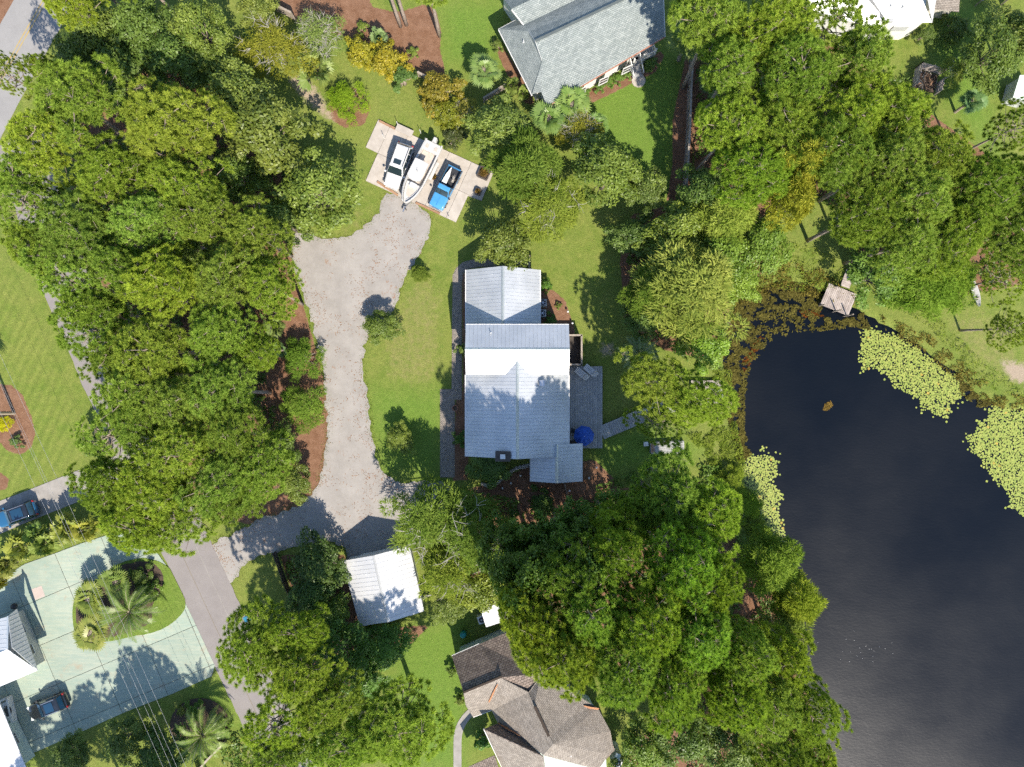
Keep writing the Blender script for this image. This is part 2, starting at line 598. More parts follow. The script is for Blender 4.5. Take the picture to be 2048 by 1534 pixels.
def stained_mat():
    m, nt, b, out = new_mat('green_stained_concrete')
    vec = coords(nt)
    mp = N(nt, 'Mapping'); mp.inputs['Rotation'].default_value = (0, 0, R(-22)); mp.inputs['Scale'].default_value = (0.35, 2.6, 1)
    nt.links.new(vec, mp.inputs[0])
    c = mix(nt, ramp(nt, noise_tex(nt, vec, 0.22, 5, 0.65), 0.35, 0.65), (0.265, 0.315, 0.25), (0.355, 0.385, 0.305))
    c = mix(nt, ramp(nt, noise_tex(nt, mp.outputs[0], 1.6, 6, 0.7), 0.42, 0.62), mix(nt, 0.45, c, (0.18, 0.27, 0.235)), c)
    c = mix(nt, ramp(nt, noise_tex(nt, vec, 0.5, 6, 0.75), 0.55, 0.70), c, (0.31, 0.275, 0.20))
    c = mix(nt, 0.4, c, mix(nt, ramp(nt, noise_tex(nt, vec, 25, 3, 0.8), 0.35, 0.65), (0.8, 0.8, 0.8), (1.2, 1.2, 1.2)), 'MULTIPLY')
    oi = N(nt, 'ObjectInfo')
    k = math_n(nt, 'MULTIPLY_ADD', oi.outputs['Random'], 0.12); k.node.inputs[2].default_value = 0.94
    cb = N(nt, 'CombineColor'); [nt.links.new(k, cb.inputs[i]) for i in range(3)]
    c = mix(nt, 1.0, c, cb.outputs[0], 'MULTIPLY')
    nt.links.new(c, b.inputs['Base Color'])
    b.inputs['Roughness'].default_value = 0.8
    bump(nt, b, noise_tex(nt, mp.outputs[0], 8, 4, 0.7), 0.25, 0.01)
    return m


def glass_mat(name, c, rough=0.05):
    m, nt, b, out = new_mat(name)
    f = noise_tex(nt, coords(nt), 1.5, 3)
    nt.links.new(mix(nt, f, c, [k * 0.6 for k in c]), b.inputs['Base Color'])
    b.inputs['Roughness'].default_value = rough
    b.inputs['Specular IOR Level'].default_value = 0.8
    b.inputs['Coat Weight'].default_value = 0.5
    return m


M = {}
M['ground'] = ground_mat()
M['gravel'] = gravel_mat()
M['lane'] = asphalt_mat('worn_pale_asphalt', (0.19, 0.172, 0.165), (0.245, 0.225, 0.215))
M['road'] = asphalt_mat('grey_asphalt', (0.22, 0.215, 0.21), (0.28, 0.272, 0.265))
M['concrete'] = pmat('cream_concrete', (0.345, 0.31, 0.27), (0.42, 0.38, 0.335), 1.3, 0.85, 0.15, 30, rnd=0.05)
M['grey_concrete'] = pmat('grey_concrete', (0.22, 0.205, 0.185), (0.30, 0.28, 0.255), 1.1, 0.85, 0.15, 30)
M['stained'] = stained_mat()
M['yellow_line'] = pmat('worn_yellow_paint', (0.36, 0.25, 0.08), (0.31, 0.265, 0.16), 2.5, 0.8, lo=0.4, hi=0.6)
M['pink_concrete'] = pmat('pink_patch', (0.39, 0.32, 0.285), (0.43, 0.36, 0.32), 2, 0.85)
M['metal_roof'] = pmat('galvanised_roof_metal', (0.46, 0.48, 0.50), (0.56, 0.575, 0.59), 0.5, 0.40, 0.0, 6, metal=0.35, rnd=0.02, spec=0.5)
M['white_metal'] = pmat('white_roof_metal', (0.54, 0.545, 0.555), (0.61, 0.615, 0.62), 0.5, 0.45, 0.0, 5, metal=0.25, rnd=0.02)
M['flashing'] = pmat('roof_flashing', (0.42, 0.47, 0.50), (0.50, 0.54, 0.56), 1.5, 0.4, metal=0.4)
M['white_paint'] = pmat('white_paint', (0.58, 0.575, 0.555), (0.64, 0.635, 0.62), 2.0, 0.6)
M['cream_wall'] = pmat('cream_wall', (0.47, 0.45, 0.40), (0.52, 0.50, 0.45), 1.4, 0.8, 0.1, 20)
M['green_wall'] = pmat('pale_green_wall', (0.45, 0.53, 0.47), (0.52, 0.59, 0.53), 1.5, 0.8, 0.1, 20)
M['grey_siding'] = pmat('grey_siding', (0.42, 0.43, 0.42), (0.48, 0.49, 0.48), 1.5, 0.75, 0.1, 20)
M['shingle_grey'] = shingle_mat('grey_shingles', (0.19, 0.22, 0.22), (0.27, 0.30, 0.297), (0.10, 0.118, 0.118), 0.17, 0.34)
M['shingle_brown'] = shingle_mat('brown_shingles', (0.21, 0.185, 0.16), (0.30, 0.268, 0.235), (0.085, 0.072, 0.06), 0.16, 0.32)
M['shingle_dark'] = shingle_mat('dark_brown_shingles', (0.17, 0.135, 0.115), (0.27, 0.22, 0.185), (0.05, 0.038, 0.03), 0.22, 0.36)  # darker brown with taller courses, mostly on the north facing slopes
M['deck'] = pmat('grey_deck_boards', (0.25, 0.255, 0.26), (0.34, 0.34, 0.335), 1.6, 0.75, 0.15, 14, rnd=0.12)
M['dock'] = pmat('silvered_dock_boards', (0.27, 0.225, 0.20), (0.40, 0.35, 0.32), 1.6, 0.85, 0.2, 12, rnd=0.16)
M['old_wood'] = pmat('weathered_wood', (0.24, 0.20, 0.16), (0.36, 0.31, 0.26), 2.5, 0.85, 0.25, 12, rnd=0.1)
M['brown_wood'] = pmat('brown_timber', (0.25, 0.14, 0.08), (0.33, 0.2, 0.12), 2.5, 0.85, 0.2, 12)
M['dark_wood'] = pmat('dark_wet_wood', (0.05, 0.042, 0.036), (0.085, 0.07, 0.06), 2.5, 0.85, 0.2, 12)
M['paver'] = pmat('grey_paving_brick', (0.20, 0.185, 0.165), (0.33, 0.285, 0.245), 3.5, 0.9, 0.2, 20)
M['paver_joint'] = pmat('sand_joint', (0.16, 0.135, 0.105), (0.2, 0.17, 0.13), 5, 0.95)
M['brick_edge'] = pmat('edging_brick', (0.36, 0.2, 0.14), (0.42, 0.27, 0.2), 3, 0.9)
M['bark'] = pmat('pine_bark', (0.19, 0.145, 0.115), (0.33, 0.27, 0.225), 5, 0.95, 0.6, 10)
M['grey_bark'] = pmat('pale_grey_bark', (0.30, 0.275, 0.235), (0.46, 0.43, 0.38), 4, 0.9, 0.4, 12)
M['palm_bark'] = pmat('palm_trunk', (0.22, 0.18, 0.13), (0.32, 0.27, 0.2), 6, 0.95, 0.6, 9)
M['water'] = water_mat()
M['car_white'] = pmat('white_car_paint', (0.52, 0.525, 0.53), None, 1, 0.25, coat=0.8)
M['car_blue'] = pmat('bright_blue_car_paint', (0.05, 0.23, 0.48), (0.065, 0.26, 0.5), 1.5, 0.35, coat=0.6)
M['car_black'] = pmat('black_car_paint', (0.012, 0.014, 0.018), None, 1, 0.2, coat=1.0)
M['car_navy'] = pmat('deep_blue_car_paint', (0.015, 0.09, 0.19), None, 1, 0.25, coat=1.0)
M['glass'] = glass_mat('tinted_car_glass', (0.02, 0.035, 0.04))
M['glass_blue'] = glass_mat('blue_tinted_glass', (0.012, 0.05, 0.1))
M['pane'] = glass_mat('window_glass', (0.04, 0.05, 0.06))
M['rubber'] = pmat('black_rubber', (0.02, 0.02, 0.02), (0.03, 0.03, 0.03), 4, 0.85)
M['black'] = pmat('black_plastic', (0.02, 0.02, 0.022), (0.028, 0.028, 0.03), 3, 0.6)
M['chrome'] = pmat('bright_metal', (0.55, 0.56, 0.57), (0.62, 0.62, 0.62), 3, 0.3, metal=0.9)
M['lamp_white'] = pmat('headlamp_lens', (0.6, 0.62, 0.62), None, 2, 0.15)
M['lamp_red'] = pmat('tail_lamp_lens', (0.35, 0.02, 0.02), None, 2, 0.2)
M['gelcoat'] = pmat('white_gelcoat', (0.43, 0.42, 0.40), (0.50, 0.49, 0.47), 1.2, 0.35)
M['boat_floor'] = pmat('cream_boat_floor', (0.40, 0.34, 0.285), (0.47, 0.42, 0.36), 2, 0.7)
M['canvas_blue'] = pmat('blue_canvas', (0.008, 0.06, 0.32), (0.016, 0.09, 0.42), 2.5, 0.75, 0.15, 15)
M['bin_blue'] = pmat('teal_blue_plastic', (0.01, 0.15, 0.26), (0.015, 0.17, 0.29), 2, 0.5)
M['teal'] = pmat('teal_plastic', (0.01, 0.22, 0.22), (0.02, 0.26, 0.25), 2, 0.5)
M['terracotta'] = pmat('terracotta', (0.30, 0.13, 0.08), (0.36, 0.17, 0.11), 4, 0.85)
M['soil'] = pmat('dark_soil', (0.05, 0.035, 0.025), (0.09, 0.06, 0.04), 6, 0.95)
M['white_plastic'] = pmat('white_plastic', (0.52, 0.53, 0.54), (0.57, 0.58, 0.58), 2, 0.5)
M['ac_grey'] = pmat('grey_painted_steel', (0.36, 0.37, 0.37), (0.42, 0.43, 0.43), 3, 0.5)
M['wire'] = pmat('bare_aluminium_cable', (0.32, 0.33, 0.33), (0.4, 0.4, 0.4), 4, 0.5)
M['needle_litter'] = pmat('rust_brown_needles', (0.27, 0.12, 0.055), (0.36, 0.18, 0.09), 6, 0.95)
M['grey_water'] = pmat('weathered_aluminium', (0.26, 0.27, 0.26), (0.40, 0.39, 0.37), 1.8, 0.6, 0.1, 20, metal=0.2)
M['stone'] = pmat('pale_fieldstone', (0.36, 0.34, 0.30), (0.5, 0.47, 0.42), 3, 0.9, 0.4, 8, rnd=0.15)

M['pine'] = leaf_mat('pine_needles', (0.105, 0.175, 0.02), (0.42, 0.53, 0.085), 0.42)
M['broad'] = leaf_mat('broad_leaves', (0.09, 0.14, 0.022), (0.26, 0.32, 0.065), 0.36, 0.45, True)
M['feather'] = leaf_mat('feathery_leaves', (0.105, 0.165, 0.022), (0.275, 0.335, 0.065), 0.38)
M['palm'] = leaf_mat('palm_leaf', (0.11, 0.17, 0.03), (0.27, 0.31, 0.085), 0.25, 0.4, True)
M['weed'] = leaf_mat('pond_weed', (0.03, 0.026, 0.01), (0.15, 0.115, 0.035), 0.15)
M['lily'] = leaf_mat('lily_pad', (0.20, 0.27, 0.05), (0.36, 0.385, 0.09), 0.1, 0.35, True)
M['grass'] = leaf_mat('grass_blades', (0.12, 0.19, 0.022), (0.26, 0.29, 0.055), 0.3)

# ---------------------------------------------------------------- the setting
POND = catmull(WP([(1452, 720), (1462, 640), (1490, 590), (1545, 566), (1610, 568), (1660, 588), (1720, 618), (1775, 650), (1840, 690),
                   (1900, 735), (1955, 790), (2010, 812), (2070, 822), (2300, 870), (2600, 1250), (2300, 1800), (1800, 1750), (1690, 1570), (1640, 1470),
                   (1610, 1350), (1612, 1250), (1585, 1150), (1545, 1060), (1500, 985), (1474, 915), (1464, 850), (1448, 790)]), 5)
POND = jag(resample(POND, 0.7), 0.35, 0.9, 3.0)
WATER_Z = -0.30

DRIVE = WP([(772, 384), (800, 393), (832, 408), (858, 428), (862, 452), (850, 482), (836, 512), (812, 552), (798, 586), (787, 622), (764, 648),
            (738, 672), (726, 704), (728, 750), (736, 800), (741, 850), (750, 905), (768, 945), (806, 966), (858, 962), (905, 975), (900, 1010),
            (850, 1030), (800, 1060), (790, 1100), (760, 1130), (700, 1135), (690, 1095), (650, 1080), (600, 1092), (560, 1104), (520, 1112),
            (490, 1128), (470, 1158), (452, 1160), (436, 1122), (424, 1088), (462, 1070), (520, 1040), (575, 1022), (612, 1000), (636, 965),
            (650, 905), (655, 850), (650, 800), (646, 745), (636, 690), (622, 640), (604, 585), (588, 530), (584, 490), (594, 466), (640, 474),
            (690, 474), (728, 452), (752, 428), (764, 402)])
LANE_C = [(40, 280), (72, 385), (122, 540), (165, 640), (222, 775), (290, 915), (360, 1066), (416, 1187), (512, 1392), (592, 1560), (680, 1760)]
ROAD_C = [(170, -140), (91, 0), (35, 98), (-18, 196), (-80, 320), (-150, 480)]
WDRIVE = [(-60, 1027), (0, 1002), (70, 975), (145, 945), (262, 900), (300, 960), (150, 1006), (60, 1042), (0, 1068), (-60, 1092)]
STAIN = [(-40, 1180), (0, 1158), (50, 1128), (112, 1106), (165, 1086), (215, 1070), (262, 1060), (300, 1085), (340, 1140), (374, 1211),
         (430, 1330), (424, 1352), (345, 1387), (250, 1424), (150, 1469), (66, 1506), (30, 1420), (-40, 1420)]
ISLAND = [(206, 1152), (236, 1128), (290, 1116), (335, 1132), (352, 1160), (372, 1207), (352, 1240), (314, 1262), (268, 1272), (215, 1282), (160, 1278), (146, 1225), (160, 1180)]


def strip(center, half_px, n=6):
    c = catmull(center, n, closed=False)
    L, Rr = [], []
    for i, p in enumerate(c):
        a, b = c[max(i - 1, 0)], c[min(i + 1, len(c) - 1)]
        d = Vector((b[0] - a[0], b[1] - a[1])).normalized()
        L.append((p[0] - d.y * half_px, p[1] + d.x * half_px)); Rr.append((p[0] + d.y * half_px, p[1] - d.x * half_px))
    return L + Rr[::-1]


LANE = WP(strip(LANE_C, 49))
ROAD = WP(strip(ROAD_C, 54))

# ground: one sheet, fine near the camera, coarse out to the horizon
gx = np.concatenate([[-3000, -900, -300, -140, -90, -70], np.arange(-62, 62.1, 0.4), [70, 90, 140, 300, 900, 3000]])
gy = np.concatenate([[-3000, -900, -300, -140, -90, -60], np.arange(-50, 50.1, 0.4), [60, 90, 140, 300, 900, 3000]])
XX, YY = np.meshgrid(gx, gy)
P = np.stack([XX.ravel(), YY.ravel()], 1)
nx, ny = len(gx), len(gy)


def soft(polys, width=0.8):
    a = np.zeros(len(P))
    for poly in polys:
        w = WP(poly)
        bb = np.array(w)
        sel = (P[:, 0] > bb[:, 0].min() - 3) & (P[:, 0] < bb[:, 0].max() + 3) & (P[:, 1] > bb[:, 1].min() - 3) & (P[:, 1] < bb[:, 1].max() + 3)
        d = sdist(P[sel], w)
        a[sel] = np.maximum(a[sel], np.clip(0.5 + d / (2 * width), 0, 1))
    return a


MULCH = [
    [(520, -40), (560, 20), (600, 50), (650, 66), (690, 72), (740, 90), (800, 118), (850, 150), (885, 178), (890, 140), (880, 100), (882, 60), (872, 20), (850, 8), (820, 18), (790, 24), (745, 14), (730, -20), (700, -60)],
    [(575, 490), (592, 560), (612, 630), (632, 700), (650, 770), (660, 850), (655, 930), (625, 1000), (575, 1030), (500, 1050), (430, 1030), (350, 930), (270, 760), (230, 640), (180, 500), (140, 370), (240, 330), (420, 330), (520, 420), (560, 460)],
    [(90, 130), (260, 90), (420, 80), (470, 200), (560, 300), (590, 380), (480, 420), (250, 380), (150, 300)],
    [(-30, 766), (22, 770), (44, 788), (62, 830), (71, 870), (62, 895), (42, 910), (12, 900), (-4, 880), (-30, 870)],
    [(-30, 940), (0, 944), (18, 958), (14, 978), (-30, 990)],
    [(924, 545), (940, 545), (940, 800), (936, 960), (905, 962), (912, 800), (926, 780)],
    [(1078, 550), (1100, 575), (1130, 600), (1150, 660), (1140, 735), (1078, 735)],
    [(1000, 960), (1060, 930), (1190, 920), (1230, 960), (1260, 1080), (1300, 1180), (1200, 1260), (1060, 1230), (960, 1190), (900, 1100), (930, 980)],
    [(1345, 240), (1372, 110), (1392, 110), (1388, 250), (1382, 400), (1330, 420), (1345, 330)],
    [(1158, 190), (1200, 168), (1260, 145), (1300, 130), (1316, 100), (1330, 110), (1310, 145), (1262, 168), (1180, 208)],
    [(984, 72), (998, 80), (1030, 130), (1060, 180), (1070, 215), (1040, 200), (1000, 120)],
    [(1392, 60), (1480, 60), (1700, 100), (1850, 220), (1990, 320), (2100, 430), (2100, 560), (1930, 590), (1800, 570), (1700, 500), (1690, 430), (1620, 380), (1560, 420), (1480, 460), (1390, 430)],
    [(1262, 430), (1330, 410), (1420, 460), (1560, 520), (1470, 590), (1420, 720), (1330, 700), (1250, 650), (1240, 520)],
    [(560, 1110), (690, 1110), (720, 1260), (860, 1250), (820, 1290), (700, 1300), (700, 1400), (620, 1330), (590, 1200)],
    [(1210, 980), (1400, 960), (1440, 1010), (1500, 1130), (1620, 1290), (1650, 1480), (1720, 1620), (1200, 1620), (1320, 1420), (1200, 1300)],
    [(-60, 0), (-10, 0), (42, -6), (0, 52), (-60, 90)],
    [(655, 215), (690, 170), (720, 180), (742, 215), (728, 250), (690, 256), (664, 240)],
]
DRYP = [
    [(740, 690), (800, 560), (870, 500), (905, 600), (900, 740), (860, 800), (760, 780)],
    [(560, 150), (600, 190), (660, 250), (640, 280), (580, 230)],
    [(700, 400), (760, 400), (740, 470), (690, 500), (640, 490)],
    [(1860, 620), (1960, 600), (2060, 640), (2060, 800), (1990, 770), (1900, 710)], [(1900, 640), (2060, 690), (2060, 790), (1980, 760)],
    [(1540, 500), (1620, 500), (1640, 560), (1560, 560)],
    [(1380, 880), (1450, 860), (1480, 960), (1420, 940)],
    [(240, 370), (330, 370), (330, 460), (260, 440)],
    [(850, 440), (900, 450), (930, 520), (880, 520)], [(470, 1440), (560, 1480), (560, 1600), (380, 1600), (430, 1500)],
]
BARE = [
    [(575, 155), (610, 150), (640, 190), (670, 240), (650, 235), (600, 190)],
    [(2000, 720), (2060, 730), (2060, 770), (2020, 760)],
    [(425, 1085), (450, 1090), (470, 1140), (450, 1165)],
    [(1205, 690), (1225, 690), (1225, 710), (1205, 710)],
]
LUSH = [
    [(1150, 190), (1330, 90), (1370, 130), (1350, 400), (1220, 380), (1160, 260)],
    [(840, 1250), (920, 1230), (950, 1400), (920, 1540), (800, 1540), (780, 1300)],
    [(1860, 0), (1960, 0), (1990, 300), (1930, 260), (1860, 120)],
    [(880, 0), (1010, 0), (990, 140), (890, 130)],
    [(740, 780), (890, 780), (890, 960), (760, 950)],
    [(1200, 860), (1290, 850), (1400, 900), (1250, 950), (1190, 950)],
    [(310, 1130), (350, 1150), (372, 1210), (300, 1262), (296, 1200)],
    [(390, 1360), (440, 1370), (480, 1450), (440, 1460)],
]
bedd = np.zeros(len(P))
near = (P[:, 0] > 18) & (P[:, 0] < 95) & (P[:, 1] > -62) & (P[:, 1] < 18)
bedd[near] = np.clip(sdist(P[near], POND) / 1.2, -1, 1)
bedd[~near] = -1
Z = np.where(bedd > -0.3, -0.9 * np.clip((bedd + 0.3) / 1.1, 0, 1) ** 0.8, 0.0)
inner = (np.abs(P[:, 0]) < 62) & (np.abs(P[:, 1]) < 50)
Z = Z + np.where(inner & (bedd < -0.9), 0.012 * np.sin(P[:, 0] * 0.9) * np.sin(P[:, 1] * 1.1), 0)
idx = np.arange(nx * ny).reshape(ny, nx)
F = np.stack([idx[:-1, :-1].ravel(), idx[:-1, 1:].ravel(), idx[1:, 1:].ravel(), idx[1:, :-1].ravel()], 1)
ground = link('ground', np_mesh('ground', np.column_stack([P, Z]), F, M['ground'],
              {'mulch': soft(MULCH, 0.5), 'dry': soft(DRYP, 2.2), 'bare': soft(BARE, 1.6), 'lush': soft(LUSH, 1.6), 'mow': soft([[(-40, 540), (30, 540), (110, 700), (180, 860), (160, 940), (-40, 1010)]], 2.0), 'bed': np.clip(bedd + 0.35, 0, 1)}, smooth=True))
tag(ground, 'green lawn with pine straw beds and bare patches', kind='structure')

water = sheet('pond_water', POND, WATER_Z, M['water'], skirt=0.02)
tag(water, 'dark rippled pond water', kind='structure')

gravel_poly = jag(resample(catmull(DRIVE, 4), 0.22), 0.30, 1.1, 5.0)
gravel_poly = jag(gravel_poly, 0.12, 5.0, 9.0)
drive = sheet('gravel_driveway', gravel_poly, 0.03, M['gravel'])
tag(drive, 'pale grey gravel driveway strewn with brown needles', kind='structure')

lane_poly = jag(resample(LANE, 0.5), 0.10, 1.0, 2.0)
lane = sheet('lane', lane_poly, 0.045, M['lane'])
tag(lane, 'narrow worn pale asphalt lane between the trees', kind='structure')
road = sheet('road', jag(resample(ROAD, 0.5), 0.05, 1.0, 4.0), 0.054, M['road'])
tag(road, 'grey asphalt road with a worn yellow centre line', kind='structure')
for k, off in enumerate((-3.2, 3.2)):
    cl = catmull(ROAD_C, 6, closed=False)
    sh = []
    for i, p in enumerate(cl):
        a, b = cl[max(i - 1, 0)], cl[min(i + 1, len(cl) - 1)]
        d = Vector((b[0] - a[0], b[1] - a[1])).normalized()
        sh.append((p[0] - d.y * off, p[1] + d.x * off))
    sheet('centre_line', WP(strip(sh, 1.3, 1)), 0.059, M['yellow_line'], road, skirt=0.003)
for k in range(2):   # seams along the lane
    off = (-14, 18)[k]
    cl = catmull(LANE_C, 6, closed=False)
    sh = [(p[0] + off * 0.9, p[1] - off * 0.43) for p in cl[24:54]]
    sheet('lane_seam', jag(WP(strip(sh, 0.55, 1)), 0.05, 1.0, k), 0.0495, M['grey_concrete' if k else 'paver_joint'], lane, skirt=0.003)

wd = sheet('concrete_driveway', WP(WDRIVE), 0.05, M['grey_concrete'])
tag(wd, 'straight beige concrete driveway beside the palmetto row', kind='structure')


# ---- slabs: concrete cut by joints, each slab a piece
def slabs(parent, poly, ang, ustep, vstep, z0, z1, mat, gap=0.03, off=(0, 0), name='slab', uc=None, vc=None, holes=None):
    c, s = math.cos(ang), math.sin(ang)
    q = [((p[0] - off[0]) * c + (p[1] - off[1]) * s, -(p[0] - off[0]) * s + (p[1] - off[1]) * c) for p in poly]
    us, vs = [p[0] for p in q], [p[1] for p in q]
    ucuts = uc or list(np.arange(math.floor(min(us) / ustep), math.ceil(max(us) / ustep) + 1) * ustep)
    vcuts = vc or list(np.arange(math.floor(min(vs) / vstep), math.ceil(max(vs) / vstep) + 1) * vstep)
    for u0, u1 in zip(ucuts[:-1], ucuts[1:]):
        for v0, v1 in zip(vcuts[:-1], vcuts[1:]):
            r = clip_half(clip_half(q, 0, u0 + gap / 2, False), 0, u1 - gap / 2, True)
            if len(r) < 3: continue
            r = clip_half(clip_half(r, 1, v0 + gap / 2, False), 1, v1 - gap / 2, True)
            if poly_area(r) < 0.15: continue
            w = []
            for p in r:
                t = (p[0] * c - p[1] * s + off[0], p[0] * s + p[1] * c + off[1])
                if not w or math.hypot(t[0] - w[-1][0], t[1] - w[-1][1]) > 1e-3: w.append(t)
            o = sheet(name, w, z1, mat, parent, skirt=z1 - z0)


gd = sheet('stained_driveway', WP(STAIN), 0.022, M['paver_joint'])
tag(gd, 'wide pale green stained concrete driveway with joints', kind='structure')
slabs(gd, WP(STAIN), R(23), 5.3, 4.6, 0.0, 0.07, M['stained'], gap=0.05, off=G(205, 1330))
sheet('hatch_cover', WP([(64, 1178), (84, 1171), (91, 1192), (71, 1200)]), 0.078, M['pink_concrete'], gd, skirt=0.02)

isl = sheet('planted_island', jag(resample(catmull(WP(ISLAND), 5), 0.3), 0.05, 1.5, 1), 0.11, M['ground'])
tag(isl, 'grassy planted island set in the green driveway', kind='structure')
for n_, v_ in (('lush', 0.7), ('mulch', 0.0)):
    a_ = isl.data.attributes.new(n_, 'FLOAT', 'POINT')
    a_.data.foreach_set('value', [v_] * len(isl.data.vertices))
bedm = sheet('island_mulch', jag(resample(catmull(WP([(206, 1156), (236, 1134), (290, 1122), (322, 1140), (326, 1172), (306, 1210), (300, 1244), (262, 1262), (210, 1276), (165, 1270), (152, 1225), (165, 1185)]), 5), 0.3), 0.1, 1.5, 1), 0.116, M['soil'], isl, skirt=0.004)

# concrete parking pad
PAD = [(757, 240), (732, 295), (756, 307), (732, 362), (912, 445), (936, 392), (963, 402), (987.5, 345)]
pad = sheet('parking_pad', WP(PAD), 0.07, M['paver_joint'])
tag(pad, 'cream concrete cross shaped parking pad above the gravel', kind='structure')
slabs(pad, WP(PAD), R(-24.6), 3, 3, 0.0, 0.125, M['concrete'], gap=0.035, off=G(756, 307), uc=[-4, 0.0, 2.2, 4.6, 7.0, 9.6, 20], vc=[-10, 0.0, 10])
# timber kerb along the north rim and lower rim
for a, b in (((759, 243), (792, 259)), ((755, 364), (796, 391)), ((832, 406), (880, 428))):
    MB().beam((*G(*a), 0.16), (*G(*b), 0.16), 0.22, 0.14).build('timber_kerb', M['brown_wood'], pad)
for a, b in (((794, 256), (826, 271)),):
    MB().beam((*G(*a), 0.4), (*G(*b), 0.4), 0.75, 0.08).build('step_slab', M['concrete'], pad)

# brick path beside the house
PATH1 = [(905, 568), (905, 552), (912, 536), (926, 524), (945, 519), (1000, 517), (1055, 517), (1055, 533), (960, 534), (936, 538), (926, 548), (924, 568), (924, 800), (910, 800), (910, 955), (880, 955), (880, 778), (903, 778)]
pth = sheet('brick_path', WP(PATH1), 0.02, M['paver_joint'])
tag(pth, 'grey brick paved path along the metal roofed house', kind='structure')
pw = WP(PATH1)
cx = np.arange(min(p[0] for p in pw), max(p[0] for p in pw), 0.215)
cy = np.arange(min(p[1] for p in pw), max(p[1] for p in pw), 0.112)
CX, CY = np.meshgrid(cx, cy)
CX = CX + (np.arange(len(cy)) % 2)[:, None] * 0.107
Q = np.stack([CX.ravel(), CY.ravel()], 1)
Q = Q[sdist(Q, pw) > 0.07]
V, Fq, A = [], [], []
hx, hy = 0.1, 0.049
for k, (x, y) in enumerate(Q):
    zt = 0.045 + random.uniform(-0.006, 0.006)
    b0 = len(V)
    V += [(x - hx, y - hy, 0.0), (x + hx, y - hy, 0.0), (x + hx, y + hy, 0.0), (x - hx, y + hy, 0.0), (x - hx, y - hy, zt), (x + hx, y - hy, zt), (x + hx, y + hy, zt), (x - hx, y + hy, zt)]
    Fq += [(b0 + 4, b0 + 5, b0 + 6, b0 + 7), (b0, b0 + 1, b0 + 5, b0 + 4), (b0 + 1, b0 + 2, b0 + 6, b0 + 5), (b0 + 2, b0 + 3, b0 + 7, b0 + 6), (b0 + 3, b0, b0 + 4, b0 + 7)]
o = link('paving_brick', np_mesh('paving_brick', V, Fq, M['paver']), pth)
tag(o, 'grey paving bricks laid in running bond', kind='stuff')

# flagstone walk curving past the brown house
WALK = catmull([(915, 1500), (916, 1470), (923, 1448), (938, 1428), (955, 1415)], 4, closed=False)
walk = sheet('stone_walk', WP(strip([(915, 1540)] + WALK, 8, 1)), 0.03, M['grey_concrete'])
tag(walk, 'narrow curved concrete walk beside the brown shingled house', kind='structure')

# round bed rims
def rim(parent, center, rx, ry, mat, name='edging_brick', n=40, ang=0.0, skip=None, z=0.08, w=0.12):
    c = G(*center)
    for k in range(n):
        a = 2 * math.pi * k / n
        if skip and skip(a): continue
        x, y = math.cos(a) * rx / PPM, math.sin(a) * ry / PPM
        x, y = x * math.cos(ang) - y * math.sin(ang), x * math.sin(ang) + y * math.cos(ang)
        L = 2 * math.pi * max(rx, ry) / PPM / n * 0.9
        tx, ty = -math.sin(a) * rx, math.cos(a) * ry
        MB().box((c[0] + x, c[1] + y, z / 2), (w, L, z), math.atan2(ty, tx) + ang - math.pi / 2).build(name, mat, parent)


bed2 = sheet('round_bed', catmull(WP([(400 + 60 * math.cos(a), 1452 + 56 * math.sin(a)) for a in np.linspace(0, 2 * math.pi, 14, endpoint=False)]), 3), 0.035, M['soil'])
tag(bed2, 'round dark planting bed under the silvery feather palm', kind='structure')

# ---------------------------------------------------------------- buildings
def frame2d(pts, udir):
    pts = [Vector(p) for p in pts]
    n = poly_normal(pts)
    if n.z < 0:
        pts = pts[::-1]; n = -n
    u = Vector(udir); u = (u - n * u.dot(n)).normalized()
    v = n.cross(u)
    o = pts[0]
    return pts, n, u, v, o, [((p - o).dot(u), (p - o).dot(v)) for p in pts]


def panel_slope(roof, pts, udir, width, mat, thick=0.035, gap=0.004, rib=0.02, name='roof_panel'):
    """cover one roof slope with metal panels, each its own piece with a standing rib"""
    pts, n, u, v, o, q = frame2d(pts, udir)
    u0, u1 = min(p[0] for p in q), max(p[0] for p in q)
    k = max(1, round((u1 - u0) / width)); w = (u1 - u0) / k
    for i in range(k):
        a, b = u0 + i * w, u0 + (i + 1) * w
        r = clip_half(clip_half(q, 0, a + gap / 2, False), 0, b - gap / 2, True)
        if poly_area(r) < 0.02: continue
        m = MB()
        P3 = [o + u * p[0] + v * p[1] + n * thick for p in r]
        m.slab(P3, thick)
        e = clip_half(clip_half(q, 0, a + gap / 2, False), 0, a + gap / 2 + 0.05, True)
        if len(e) > 2:
            v0, v1 = min(p[1] for p in e), max(p[1] for p in e)
            c0 = o + u * (a + gap / 2 + 0.022) + v * v0 + n * (thick + rib / 2)
            c1 = o + u * (a + gap / 2 + 0.022) + v * v1 + n * (thick + rib / 2)
            ru, rn = u * 0.022, n * (rib / 2)
            vs = [c0 - ru - rn, c0 + ru - rn, c0 + ru * .6 + rn, c0 - ru * .6 + rn, c1 - ru - rn, c1 + ru - rn, c1 + ru * .6 + rn, c1 - ru * .6 + rn]
            m.add(vs, [(0, 1, 2, 3), (7, 6, 5, 4), (4, 5, 1, 0), (5, 6, 2, 1), (6, 7, 3, 2), (7, 4, 0, 3)])
        m.build(name, mat, roof)


